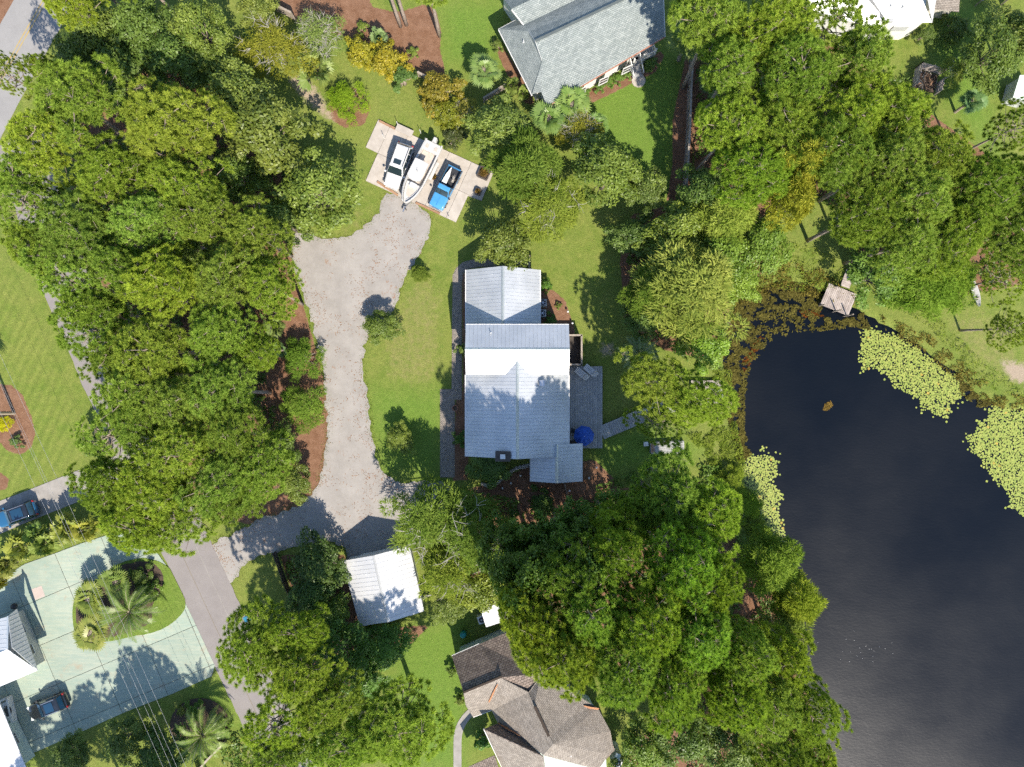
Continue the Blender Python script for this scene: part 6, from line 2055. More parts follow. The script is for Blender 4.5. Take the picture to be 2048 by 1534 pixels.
# ---------------------------------------------------------------- every tree, shrub and palm in view
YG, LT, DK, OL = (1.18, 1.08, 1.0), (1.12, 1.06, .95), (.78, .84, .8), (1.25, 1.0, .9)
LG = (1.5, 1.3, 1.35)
WW = 'pines of the western wood between lane and gravel drive'
EW = 'pines of the eastern wood around the fence and pond head'
SW = 'pines of the southern wood beside the pond'
UW = 'dark understorey trees of the western wood'
T_ = [
 # western wood, from the top
 ('P', 118, 18, 58, 15, 'pine leaning over the asphalt road at the top left edge', LT, WW),
 ('P', 78, 122, 36, 13, 'small pine overhanging the yellow centre line of the road', LT, WW),
 ('Q', 14, 150, 42, 14, 'thin pine with bare twigs over the road at the left edge', LT, WW),
 ('P', 135, 205, 102, 16, 'broad pine beside the asphalt road, large pale limb showing', LT, WW),
 ('P', 322, 240, 104, 16, 'yellowish pine, the palest crown of the western wood', YG, WW),
 ('P', 88, 292, 82, 15, 'spreading pine at the road junction, left edge', LT, WW),
 ('P', 226, 352, 84, 15, 'pine just south west of the yellowish pine', None, WW),
 ('Q', 60, 392, 84, 14, 'thin dark pine with bare limbs over the lane mouth', None, WW),
 ('P', 366, 374, 80, 15, 'pine just south of the yellowish pine', None, WW),
 ('P', 150, 462, 92, 15, 'broad pine over the upper lane', None, WW),
 ('P', 52, 478, 62, 14, 'pine at the left edge north of the western lawn', LT, WW),
 ('P', 300, 452, 76, 15, 'pine in the middle of the western wood, west of the dark oak', None, WW),
 ('P', 420, 440, 74, 15, 'pine north west of the gravel turning area', None, WW),
 ('P', 508, 470, 72, 14, 'bright pine beside the upper bend of the gravel', LT, WW),
 ('P', 238, 530, 70, 15, 'pine east of the lane, level with the north wing', None, WW),
 ('Q', 150, 566, 76, 14, 'thin pine over the lane north of the western lawn', None, WW),
 ('P', 330, 590, 86, 16, 'round topped bright pine in the wood centre, level with the north wing', LT, WW),
 ('P', 442, 556, 78, 15, 'pine east of the round topped bright pine', None, WW),
 ('P', 534, 582, 66, 14, 'pine whose bare trunk stands in straw at the gravel edge', LT, WW),
 ('Q', 178, 652, 88, 14, 'thin see-through pine over the lane beside the western lawn', DK, WW),
 ('P', 320, 694, 88, 15, 'broad pine in the wood centre, level with the cross block', LT, WW),
 ('P', 430, 672, 80, 15, 'pine in the wood level with the cross block, west of the fan palmetto', None, WW),
 ('P', 506, 688, 52, 13, 'small pine between wood and upper round bush', None, WW),
 ('P', 244, 792, 78, 15, 'pine overhanging the lane edge at the western lawn, near the straw kerb', None, WW),
 ('P', 352, 792, 82, 15, 'pine in the wood level with the deck', None, WW),
 ('P', 452, 788, 78, 15, 'pine in the wood west of the upper round bush', None, WW),
 ('Q', 236, 878, 74, 14, 'thin pine over the lane beside the mulched western bed', None, WW),
 ('P', 352, 888, 84, 15, 'pine in the southern half of the western wood, level with the chimney', LT, WW),
 ('P', 458, 882, 78, 15, 'pine west of the lower round bush', None, WW),
 ('P', 210, 972, 72, 14, 'pine beside the straight concrete driveway', None, WW),
 ('P', 318, 985, 92, 15, 'pine with a long dark limb above the lower lane', LT, WW),
 ('P', 432, 968, 82, 15, 'pine in the southern end of the western wood', None, WW),
 ('P', 528, 938, 72, 14, 'pine at the gravel edge in the south of the western wood', None, WW),
 ('P', 262, 1070, 74, 14, 'pine hanging over the green driveway and fan palms', LT, WW),
 ('Q', 372, 1058, 84, 14, 'thin pine hanging over the lane at the gravel mouth', LT, WW),
 ('P', 470, 1010, 56, 13, 'small pine at the corner of lane and gravel', None, WW),
 ('P', 102, 520, 62, 14, 'pine over the lane north west of the thin pine, beside the lawn tip', None, WW),
 ('P', 160, 610, 66, 14, 'pine over the lane, just above the thin see-through pine', None, WW),
 ('P', 214, 716, 66, 14, 'pine over the lane, just below the thin see-through pine', None, WW),
 ('P', 272, 850, 62, 14, 'pine over the lane east of the mulched western bed', None, WW),
 ('P', 40, 352, 60, 14, 'pine at the left edge beside the lane mouth', None, WW),
 ('P', 290, 520, 60, 13, 'pine filling the wood between the dark oak and the lane', None, WW),
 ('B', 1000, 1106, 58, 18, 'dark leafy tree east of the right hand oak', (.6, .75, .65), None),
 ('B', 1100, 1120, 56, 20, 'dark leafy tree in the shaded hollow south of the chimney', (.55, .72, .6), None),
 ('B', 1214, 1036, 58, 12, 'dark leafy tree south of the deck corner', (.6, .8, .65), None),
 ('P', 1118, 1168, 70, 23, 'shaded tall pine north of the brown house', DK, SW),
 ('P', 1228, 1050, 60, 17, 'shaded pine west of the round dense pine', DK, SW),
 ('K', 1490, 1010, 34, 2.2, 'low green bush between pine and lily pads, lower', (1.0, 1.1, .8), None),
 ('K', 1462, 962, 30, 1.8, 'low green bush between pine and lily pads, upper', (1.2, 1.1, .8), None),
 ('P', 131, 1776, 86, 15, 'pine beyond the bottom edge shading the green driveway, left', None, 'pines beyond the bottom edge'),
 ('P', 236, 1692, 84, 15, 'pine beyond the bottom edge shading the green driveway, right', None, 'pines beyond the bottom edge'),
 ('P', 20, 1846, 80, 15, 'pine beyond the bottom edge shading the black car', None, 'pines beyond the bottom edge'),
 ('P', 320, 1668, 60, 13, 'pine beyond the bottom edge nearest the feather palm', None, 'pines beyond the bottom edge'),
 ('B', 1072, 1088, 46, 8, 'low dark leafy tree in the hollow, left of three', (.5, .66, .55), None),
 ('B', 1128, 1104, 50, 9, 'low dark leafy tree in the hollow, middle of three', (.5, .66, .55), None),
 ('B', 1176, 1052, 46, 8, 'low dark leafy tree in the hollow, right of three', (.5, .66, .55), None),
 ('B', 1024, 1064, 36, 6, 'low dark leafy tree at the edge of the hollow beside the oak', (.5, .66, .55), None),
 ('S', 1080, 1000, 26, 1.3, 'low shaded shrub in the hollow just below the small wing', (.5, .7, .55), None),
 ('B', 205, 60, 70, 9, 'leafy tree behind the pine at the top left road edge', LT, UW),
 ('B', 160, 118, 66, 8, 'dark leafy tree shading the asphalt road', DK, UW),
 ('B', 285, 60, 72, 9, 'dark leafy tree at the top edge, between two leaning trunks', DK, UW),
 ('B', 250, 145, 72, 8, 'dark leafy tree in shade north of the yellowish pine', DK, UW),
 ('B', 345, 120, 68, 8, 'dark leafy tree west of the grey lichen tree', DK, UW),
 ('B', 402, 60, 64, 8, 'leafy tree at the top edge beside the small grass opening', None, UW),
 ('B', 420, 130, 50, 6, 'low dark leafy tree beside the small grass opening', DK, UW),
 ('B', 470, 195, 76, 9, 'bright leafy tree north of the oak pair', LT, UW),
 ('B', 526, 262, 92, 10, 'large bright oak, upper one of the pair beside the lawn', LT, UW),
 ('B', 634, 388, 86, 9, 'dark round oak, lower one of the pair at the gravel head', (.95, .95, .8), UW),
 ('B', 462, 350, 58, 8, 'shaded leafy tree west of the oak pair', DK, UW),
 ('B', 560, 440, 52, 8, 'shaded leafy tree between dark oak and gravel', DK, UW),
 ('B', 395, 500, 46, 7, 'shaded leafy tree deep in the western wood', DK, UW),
 ('B', 555, 895, 44, 5, 'grey green leafy bush at the southern straw bed', DK, UW),
 ('B', 585, 960, 40, 4, 'bright leafy bush at the southern tip of the straw bed', LT, UW),
 ('K', 604, 716, 42, 2.8, 'round clipped bush at the gravel edge, the upper of two', (.85, 1.0, .8), 'round bushes on the straw bed'),
 ('K', 611, 812, 46, 3.0, 'round clipped bush at the gravel edge, the lower of two', (.95, 1.05, .8), 'round bushes on the straw bed'),
 ('M', 562, 700, 24, 1.2, 'small blue green fan palmetto beside the upper round bush', (.9, 1.1, 1.5), None),
 ('M', 556, 655, 26, 1.3, 'small fan palmetto in straw under the leaning pine', None, None),
 # north garden
 ('T', 548, 92, 68, 6, 'olive tree veiled in grey twigs beside the small grass opening', (1.35, 1.0, .9), None),
 ('T', 638, 76, 54, 5, 'half bare tree with white lichen branches by the top fence', (1.3, 1.25, 1.6), None),
 ('M', 628, 142, 46, 1.8, 'large pale palmetto below the lichen branched tree', (1.3, 1.25, 1.5), None),
 ('Y', 722, 108, 38, 2.8, 'golden leaved shrub on the straw bed, left half of the pair', (1.9, 1.25, .6), None),
 ('Y', 776, 122, 42, 3.0, 'golden leaved shrub on the straw bed, right half of the pair', (1.85, 1.2, .55), None),
 ('S', 806, 158, 29, 2.4, 'glossy green rounded shrub with white bloom beside the golden shrubs', (.8, .95, 1), None),
 ('Y', 882, 182, 46, 3.2, 'amber leaved shrub above the parking pad', (1.6, 1.0, .55), None),
 ('Y', 898, 226, 36, 2.6, 'olive amber shrub just north of the boat', (1.3, 1.0, .55), None),
 ('T', 926, 218, 24, 2.2, 'leafless grey shrub beside the amber shrub', (1.6, 1.2, 1.6), None),
 ('S', 906, 276, 25, 2.0, 'dark purple leaved shrub at the stern of the boat', (.55, .5, .9), None),
 ('K', 694, 202, 40, 2.4, 'bright green mounded bush on the north lawn', (1.25, 1.35, .7), None),
 ('S', 726, 56, 14, 1.1, 'small green shrub alone on the straw, the upper one', LT, None),
 ('S', 826, 104, 13, 1.1, 'small green shrub alone on the straw, the lower one', LT, None),
 ('M', 758, 76, 24, 1.2, 'grey blue palmetto behind the golden shrubs', (1.0, 1.15, 1.7), None),
 ('A', 968, 136, 38, 3.2, 'fan palm on the lawn west of the grey shingled house', (1.1, 1.15, 1.2), None),
 ('B', 512, 20, 44, 6, 'yellow green tree at the top edge beside the board fence', YG, None),
 ('S', 995, 90, 14, 1.2, 'small shrub at the west wall of the grey shingled house, upper', None, None),
 ('M', 1024, 172, 22, 1.1, 'palmetto at the west wall of the grey shingled house', None, None),
 ('M', 1048, 190, 18, 1.0, 'small palmetto at the south west corner of the grey shingled house', None, None),
 ('S', 1173, 186, 10, .9, 'first small clipped shrub along the white south wall, from the left', (.9, 1.1, .9), 'clipped shrubs along the white wall'),
 ('S', 1197, 176, 12, .9, 'second small clipped shrub along the white south wall, from the left', (.9, 1.1, .9), 'clipped shrubs along the white wall'),
 ('S', 1218, 165, 12, .9, 'third small clipped shrub along the white south wall, from the left', (.9, 1.1, .9), 'clipped shrubs along the white wall'),
 ('S', 1236, 158, 12, .9, 'fourth small clipped shrub along the white south wall, from the left', (.9, 1.1, .9), 'clipped shrubs along the white wall'),
 ('S', 1252, 150, 12, .9, 'small clipped shrub along the white wall next to the stairs', (.9, 1.1, .9), 'clipped shrubs along the white wall'),
 ('S', 1300, 128, 18, .9, 'low shrub below the porch railing', (.8, 1.0, .9), None),
 # middle north
 ('B', 1000, 252, 62, 7, 'pale green tree right of the parking pad, north of the twiggy trees', LT, None),
 ('A', 1096, 236, 42, 3.6, 'fan palm south of the grey roof, left of the pair', (1.0, 1.1, 1.2), None),
 ('A', 1142, 214, 44, 3.8, 'fan palm touching the grey roof eave, right of the pair', (1.05, 1.15, 1.25), None),
 ('A', 1196, 250, 30, 2.6, 'small fan palm at the edge of the shaded lawn', (.9, 1.05, 1.1), None),
 ('T', 1158, 262, 44, 5, 'brown tinged twiggy tree between the fan palms', (1.3, 1.0, .7), None),
 ('F', 1052, 342, 72, 9, 'airy dark green tree north of the house, upper', (.85, .9, .9), None),
 ('D', 1098, 408, 72, 8, 'greyish airy tree with twigs north of the house, lower', (1.15, 1.1, .9), None),
 ('B', 1012, 486, 56, 7, 'bright leafy tree at the north gable of the metal roofed house', LT, None),
 ('B', 1218, 344, 74, 9, 'dense bright leafy tree beside the shaded lawn', (1.1, 1.1, .8), None),
 ('B', 1290, 380, 46, 6, 'dark leafy tree at the foot of the board fence', DK, None),
 ('B', 1268, 470, 46, 5, 'shaded leafy shrub between lawn and pond wood', DK, None),
 ('A', 1378, 80, 44, 4.5, 'fan palm in shade north of the board fence', (.9, 1.0, 1.0), None),
 ('M', 1420, 170, 34, 1.6, 'palmetto in deep shade east of the board fence', (.7, .9, 1.1), None),
 # small yard trees
 ('B', 764, 652, 36, 3.4, 'small round tree standing alone at the gravel edge', (.95, 1.0, .9), None),
 ('F', 840, 548, 17, 1.8, 'young thin sapling on the lawn beside the gravel', (1.0, .95, .8), None),
 ('B', 800, 880, 30, 2.8, 'small leafy tree on the shaded lawn near the brick path', LT, None),
 ('S', 924, 700, 14, 1.3, 'grey green shrub at the west wall of the cross block', (1.0, 1.0, 1.2), None),
 ('S', 922, 878, 18, 1.4, 'dark clipped shrub at the south west wall', (.6, .85, .9), None),
 ('B', 982, 938, 42, 2.4, 'wide low shrub below the chimney', (.8, 1.0, 1.0), None),
 ('S', 1092, 570, 15, 1.4, 'green shrub at the east wall of the north wing', (.8, 1.1, .8), None),
 ('S', 1100, 640, 14, .9, 'low green plant below the air conditioners', (.7, 1.0, .8), None),
 ('S', 1118, 612, 8, .6, 'tiny bright plant in the straw east of the air conditioners', LT, None),
 # eastern wood
 ('P', 1440, 48, 86, 17, 'pine at the top edge east of the grey shingled house', None, EW),
 ('P', 1552, 42, 90, 18, 'pine at the top edge, middle of the eastern wood', LT, EW),
 ('Q', 1660, 60, 82, 17, 'thin pine before the white roofed house', None, EW),
 ('P', 1720, 122, 82, 18, 'pine beside the white roofed house', None, EW),
 ('P', 1478, 132, 74, 17, 'pine with visible trunks east of the board fence', None, EW),
 ('P', 1596, 142, 92, 18, 'broad pine in the upper middle of the eastern wood', None, EW),
 ('P', 1690, 218, 92, 18, 'broad pine west of the compost pen', LT, EW),
 ('P', 1462, 262, 82, 16, 'pine overhanging the board fence', LT, EW),
 ('P', 1570, 252, 88, 17, 'pine north of the yellow green tree', None, EW),
 ('P', 1796, 218, 84, 17, 'bright pine just below the compost pen', LT, EW),
 ('P', 1520, 342, 80, 16, 'pine west of the yellow green tree', (.85, .98, .8), EW),
 ('P', 1680, 322, 90, 18, 'pine in the centre of the eastern wood', None, EW),
 ('P', 1780, 318, 90, 18, 'pine in the eastern wood, south of the bright pine', None, EW),
 ('P', 1880, 290, 84, 17, 'pine beside the narrow bright lawn at the right', LT, EW),
 ('P', 1742, 420, 84, 17, 'pine with a pale bare bough above the pond lawn', LT, EW),
 ('P', 1850, 392, 90, 18, 'broad pine in the eastern part of the wood', None, EW),
 ('P', 1955, 372, 88, 17, 'pine at the right, south of the narrow bright lawn', None, EW),
 ('P', 2040, 352, 74, 16, 'pine cut by the right edge, upper', DK, EW),
 ('P', 1822, 478, 84, 16, 'pine above the dock meadow', None, EW),
 ('P', 1930, 472, 88, 16, 'pine north of the white canoe', LT, EW),
 ('P', 2030, 470, 80, 16, 'pine cut by the right edge, lower', None, EW),
 ('F', 1592, 330, 62, 17, 'yellow green tree, the palest in the eastern wood', (2.0, 1.45, .9), None),
 ('F', 1576, 400, 52, 14, 'yellow green tree at the small pond lawn, lower of two', (1.9, 1.4, .9), None),
 ('B', 1404, 386, 56, 8, 'leafy tree at the south end of the board fence', (.8, .95, .8), None),
 ('F', 1452, 430, 62, 9, 'pale mottled tree south of the overhanging pine', LG, None),
 ('B', 1352, 460, 60, 8, 'leafy tree between shaded lawn and pond wood', LT, None),
 ('B', 1440, 506, 66, 7, 'bright leafy tree north west of the pond head', (1.0, 1.15, .85), None),
 ('B', 1530, 478, 62, 6, 'bright leafy tree above the reeds at the pond head', (1.0, 1.15, .9), None),
 ('B', 1346, 540, 62, 8, 'dark leafy tree west of the feathery pale tree', DK, None),
 ('F', 1382, 584, 100, 10, 'large feathery pale green tree west of the pond', LG, None),
 ('F', 1300, 590, 52, 8, 'leafy tree at the edge of the dappled lawn', (1.0, 1.05, .8), None),
 ('B', 1476, 560, 46, 5, 'bright leafy bush at the north west pond bank', (1.1, 1.25, .8), None),
 ('B', 1290, 640, 44, 6, 'dark leafy tree north of the grey feather palm', DK, None),
 ('B', 1402, 690, 54, 6, 'bright leafy tree on the west pond bank', (1.05, 1.2, .7), None),
 ('C', 1278, 708, 40, 2.2, 'grey green feather palm at the dappled lawn', (1.0, 1.1, 1.7), None),
 ('P', 1308, 772, 78, 12, 'open branched pine over the boardwalk, nearer the deck', LT, None),
 ('P', 1388, 786, 76, 12, 'open branched pine over the landing, nearer the pond', LT, None),
 ('Q', 1322, 842, 56, 10, 'low open pine branch end south of the boardwalk', LT, None),
 ('B', 1760, 552, 66, 7, 'leafy tree beside the dock, left', (.95, 1.2, .9), None),
 ('F', 1842, 566, 72, 8, 'leafy tree on the bank between dock and canoe', (1.0, 1.2, .9), None),
 ('F', 1905, 560, 50, 7, 'leafy tree just left of the white canoe', (.95, 1.15, .9), None),
 ('Q', 2012, 650, 50, 9, 'thin leaning pine over the eastern bank, lower', LT, None),
 ('Q', 2010, 560, 56, 11, 'thin leaning pine above the white canoe', None, None),
 ('B', 1984, 104, 66, 7, 'dark glossy magnolia at the top right lawn', (.85, .9, .9), None),
 ('B', 2046, 60, 50, 7, 'dark leafy tree at the top right corner', DK, None),
 ('T', 1912, 142, 26, 3, 'grey green thin shrub beside the compost pen', (1.1, 1.1, 1.2), None),
 ('A', 1946, 202, 32, 3.0, 'fan palm in shade beside the narrow bright lawn', (.8, 1.0, 1.2), None),
 ('Q', 2034, 250, 56, 12, 'thin dark tree at the right edge beside the narrow lawn', DK, None),
 ('B', 1848, 70, 22, 2.4, 'small shrub at the corner of the white roofed house', DK, None),
 ('S', 1910, 60, 34, 2.0, 'dark shrub row beside the brown roofed shed', DK, None),
 # south: around the garage
 ('D', 862, 1040, 92, 9, 'spreading oak with bleached dead twigs above the garage roof, left', (1.0, 1.0, .85), None),
 ('D', 946, 1070, 84, 9, 'spreading oak beside the garage, right', (.85, .95, .85), None),
 ('D', 900, 1136, 76, 8, 'oak overhanging the east slope of the garage roof', (1.05, 1.0, .85), None),
 ('B', 960, 1168, 62, 6, 'leafy tree between the garage and the white shed', (1.2, 1.15, .7), None),
 ('B', 902, 1208, 44, 5, 'yellow green shrubby tree behind the garage', YG, None),
 ('B', 632, 1124, 58, 5, 'dark leafy tree at the gravel corner west of the garage', (.55, .7, .7), None),
 ('B', 622, 1190, 46, 5, 'dark leafy tree west of the garage, middle', (.45, .6, .6), None),
 ('B', 650, 1236, 52, 5, 'leafy tree south west of the garage', (.75, .9, .7), None),
 ('B', 672, 1310, 74, 7, 'wide leafy tree south of the garage', (.7, .95, .75), None),
 ('B', 766, 1296, 52, 4, 'low leafy tree at the edge of the bright back lawn', (.75, 1.0, .75), None),
 ('B', 735, 1362, 46, 4, 'shaded leafy tree beside the bright back lawn', (.6, .85, .7), None),
 ('P', 596, 1282, 62, 13, 'pine beside the dark low fence', LT, None),
 ('P', 500, 1308, 82, 14, 'pine hanging over the lane below the refuse bin', LT, None),
 ('P', 600, 1350, 72, 14, 'pine south of the one over the lane', LT, None),
 ('P', 662, 1412, 66, 13, 'pine north of the large pine at the bottom', LT, None),
 ('Q', 556, 1430, 84, 14, 'thin pine over the lower lane at the bottom', LT, None),
 ('P', 560, 1512, 70, 14, 'pine over the lane at the bottom edge', None, None),
 ('P', 792, 1462, 104, 13, 'large soft pine at the bottom, left of the bright back lawn', (.95, 1.0, .9), None),
 ('P', 690, 1504, 74, 13, 'pine at the bottom edge among dark fence runs', None, None),
 ('S', 968, 1478, 22, 1.6, 'bright shrub in the courtyard of the brown house', (.8, 1.2, .9), None),
 ('S', 905, 1340, 14, 1.2, 'shrub at the west wall of the brown house', None, None),
 ('S', 920, 1400, 12, 1.1, 'shrub at the south west corner of the brown house', LT, None),
 # southern wood
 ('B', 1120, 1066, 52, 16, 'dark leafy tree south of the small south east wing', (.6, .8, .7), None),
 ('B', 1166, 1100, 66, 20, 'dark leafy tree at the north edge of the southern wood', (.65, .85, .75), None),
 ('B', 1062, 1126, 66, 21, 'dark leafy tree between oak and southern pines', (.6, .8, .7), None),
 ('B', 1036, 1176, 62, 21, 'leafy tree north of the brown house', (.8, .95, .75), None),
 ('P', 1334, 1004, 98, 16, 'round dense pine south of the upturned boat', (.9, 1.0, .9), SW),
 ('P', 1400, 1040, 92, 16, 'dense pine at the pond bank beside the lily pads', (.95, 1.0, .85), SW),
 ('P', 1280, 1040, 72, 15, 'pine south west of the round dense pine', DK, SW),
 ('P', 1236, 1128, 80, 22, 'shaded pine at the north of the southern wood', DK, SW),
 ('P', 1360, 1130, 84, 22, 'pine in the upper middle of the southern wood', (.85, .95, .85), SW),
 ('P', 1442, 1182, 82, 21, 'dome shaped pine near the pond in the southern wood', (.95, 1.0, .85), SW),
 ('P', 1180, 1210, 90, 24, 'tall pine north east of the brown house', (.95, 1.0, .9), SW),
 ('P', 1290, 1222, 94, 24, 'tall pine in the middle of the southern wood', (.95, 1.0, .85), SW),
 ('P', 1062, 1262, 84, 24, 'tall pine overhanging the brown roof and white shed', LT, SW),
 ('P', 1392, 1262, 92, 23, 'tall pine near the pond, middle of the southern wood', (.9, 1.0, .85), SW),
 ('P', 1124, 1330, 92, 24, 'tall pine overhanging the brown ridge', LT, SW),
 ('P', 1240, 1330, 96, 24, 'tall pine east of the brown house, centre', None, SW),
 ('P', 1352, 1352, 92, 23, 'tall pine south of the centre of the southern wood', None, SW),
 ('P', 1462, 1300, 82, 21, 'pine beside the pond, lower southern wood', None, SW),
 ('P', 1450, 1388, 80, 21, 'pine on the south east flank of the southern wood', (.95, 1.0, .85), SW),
 ('F', 1536, 1128, 62, 9, 'leafy tree at the pond edge south of the lily pads', (1.0, 1.05, .8), None),
 ('F', 1592, 1200, 54, 9, 'pale leafy tree leaning over the pond water', (1.4, 1.2, .8), None),
 ('F', 1560, 1266, 60, 9, 'pale leafy tree on the pond bank below the leaning one', LG, None),
 ('P', 1572, 1340, 76, 16, 'pine on the pond bank, lower', LT, SW),
 ('P', 1530, 1420, 84, 17, 'pine near the bottom on the pond bank', None, SW),
 ('P', 1612, 1448, 76, 16, 'pine overhanging the water near the bottom edge', LT, SW),
 ('P', 1560, 1512, 84, 16, 'pine at the bottom edge beside the water', None, SW),
 ('P', 1640, 1522, 60, 15, 'pine tip over the water at the bottom edge', LT, SW),
 ('B', 1370, 1470, 66, 8, 'dark leafy tree at the bottom edge east of the brown house', DK, None),
 ('B', 1460, 1500, 66, 8, 'dark leafy tree at the bottom edge, middle of the bank wood', DK, None),
 ('B', 1290, 1500, 52, 6, 'leafy tree at the bottom edge beside the dappled grass', (.9, 1.0, .7), None),
 ('B', 1250, 1560, 40, 5, 'leafy shrub at the bottom edge below the heat pump', DK, None),
 # left garden
 ('K', 8, 846, 16, 1.0, 'brilliant yellow shrub in the mulched western bed', (3.0, 2.2, .5), None),
 ('S', 34, 883, 14, .9, 'grey green low shrub in the mulched western bed', (.8, .95, 1.3), None),
 ('S', 200, 893, 36, 4, 'dark leafy shrub at the lane edge above the concrete driveway', DK, None),
 ('A', -104, 834, 40, 9.0, 'tall fan palm throwing its shadow from the left edge', None, None),
 ('M', 22, 1128, 34, 1.6, 'palmetto of the long row, first from the left edge', (1.4, 1.2, .9), 'palmetto row above the green driveway'),
 ('M', 55, 1092, 40, 1.8, 'palmetto of the long row, second from the left edge', (1.3, 1.2, 1.0), 'palmetto row above the green driveway'),
 ('M', 98, 1078, 38, 1.8, 'palmetto of the long row, third from the left edge', (1.2, 1.15, .9), 'palmetto row above the green driveway'),
 ('M', 138, 1060, 40, 1.8, 'palmetto of the long row, fourth from the left edge', (1.25, 1.15, .9), 'palmetto row above the green driveway'),
 ('M', 180, 1056, 34, 1.6, 'palmetto of the long row, last before the pine', (1.4, 1.15, .8), 'palmetto row above the green driveway'),
 ('M', 6, 1160, 26, 1.2, 'yellowing palmetto at the left edge below the row', (1.7, 1.3, .8), None),
 ('M', 80, 1062, 30, 1.6, 'palmetto behind the long row near the blue car', (.9, 1.0, .9), None),
 ('A', 178, 1196, 40, 2.4, 'fan palm on the island, upper left', (1.0, .95, .8), 'fan palms on the driveway island'),
 ('A', 184, 1262, 42, 2.2, 'fan palm on the island, lower left', (1.25, 1.05, .8), 'fan palms on the driveway island'),
 ('A', 232, 1166, 40, 2.6, 'fan palm on the island, at the top', (.9, .95, .8), 'fan palms on the driveway island'),
 ('C', 258, 1224, 60, 2.6, 'large feather palm on the driveway island', (.85, 1.0, .7), None),
 ('S', 302, 1182, 24, 1.3, 'clipped green shrub on the driveway island', (.95, 1.15, .7), None),
 ('S', 282, 1150, 26, 1.4, 'dark clipped shrub on the driveway island under the pine', DK, None),
 ('C', 404, 1472, 52, 3.0, 'silvery feather palm in the round bed at the bottom', (1.1, 1.15, 1.0), None),
 ('S', 392, 1420, 22, 1.0, 'low shrub in the round bed, top', (.85, 1.1, .8), 'low shrubs in the round bed'),
 ('S', 440, 1458, 22, 1.0, 'low shrub in the round bed, right', (.85, 1.1, .8), 'low shrubs in the round bed'),
 ('S', 366, 1418, 14, .9, 'low yellowish shrub in the round bed, left', YG, 'low shrubs in the round bed'),
 ('B', 250, 1480, 50, 5, 'shaded leafy tree below the green driveway', DK, None),
 ('B', 320, 1512, 56, 6, 'shaded leafy tree at the bottom edge under the cables', (.5, .65, .6), None),
 ('B', 140, 1512, 40, 4, 'dark shrub at the bottom edge beside the green driveway', DK, None),
]
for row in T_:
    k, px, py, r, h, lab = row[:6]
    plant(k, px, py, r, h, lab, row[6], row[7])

# tall bare trunks at the top edge whose crowns are out of the picture
for (bx, by, tx, ty, hh, lab) in ((374, 54, 322, -14, 13, 'bare leaning pine trunk at the top edge, right of two'), (252, 24, 222, -16, 12, 'bare leaning pine trunk at the top edge, left of two'),
                                  (801, 53, 786, -10, 14, 'straight bare pine trunk in the straw bed, left'), (813, 50, 798, -14, 14, 'straight bare pine trunk in the straw bed, middle'),
                                  (879, 72, 866, -10, 14, 'straight bare pine trunk at the edge of straw and lawn')):
    b = G(bx, by)
    # extend the seen direction to the full height
    tp_ = PX(1024 + (bx - 1024) * 1.0, by, 0)
    o = empty('pine_tree', (b[0], b[1], 0), prng.uniform(0, 6), lab, 'tree', 'bare trunks at the top edge')
    cr, trk = PROTO['P'][0][3]
    o.scale = (.9, .9, (hh + 3) / 16)
    link('trunk', trk, o); c_ = link('crown', cr, o)

# dry plant in the pot, planters
for par, n_, r_, z_ in ((PL_DRY, 160, .38, .45), (PLANTER, 260, .5, .5), (PLANTER2, 90, .28, .45)):
    rg_ = np.random.default_rng(n_)
    C = unit(rg_.normal(size=(n_, 3))) * rg_.uniform(.1, 1, (n_, 1)) * np.array([r_, r_, .25]) + np.array([0, 0, z_])
    V, F = leaves(C, unit(rg_.normal(size=(n_, 3)) + np.array([0, 0, .6])), .2, .09, rg_)
    o = link('dry_leaves', np_mesh('dry_leaves', V, F, M['weed'], {'var': np.repeat(rg_.uniform(0, 1, n_), 4)}), par)
    o.color = (1.6, 1.3, 1.0, 1)

# ---------------------------------------------------------------- stuff: undergrowth, pond weed, lily pads, grass
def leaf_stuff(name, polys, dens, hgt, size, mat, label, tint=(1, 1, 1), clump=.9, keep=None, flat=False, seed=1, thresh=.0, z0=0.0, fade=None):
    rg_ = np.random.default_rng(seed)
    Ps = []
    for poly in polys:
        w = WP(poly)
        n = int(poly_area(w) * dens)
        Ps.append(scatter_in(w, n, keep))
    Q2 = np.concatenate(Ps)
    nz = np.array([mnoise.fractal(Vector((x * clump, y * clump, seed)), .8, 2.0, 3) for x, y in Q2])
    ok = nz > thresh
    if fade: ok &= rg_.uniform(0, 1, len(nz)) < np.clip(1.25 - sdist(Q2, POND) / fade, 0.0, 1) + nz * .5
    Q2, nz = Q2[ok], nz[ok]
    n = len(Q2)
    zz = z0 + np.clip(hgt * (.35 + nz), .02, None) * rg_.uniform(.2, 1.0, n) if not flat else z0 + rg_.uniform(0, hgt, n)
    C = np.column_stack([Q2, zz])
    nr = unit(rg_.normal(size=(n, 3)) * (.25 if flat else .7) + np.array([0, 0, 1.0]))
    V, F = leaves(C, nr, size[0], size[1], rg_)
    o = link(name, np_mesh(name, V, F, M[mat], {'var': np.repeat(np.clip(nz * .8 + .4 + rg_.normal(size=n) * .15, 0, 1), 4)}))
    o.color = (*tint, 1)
    return tag(o, label, kind='stuff')


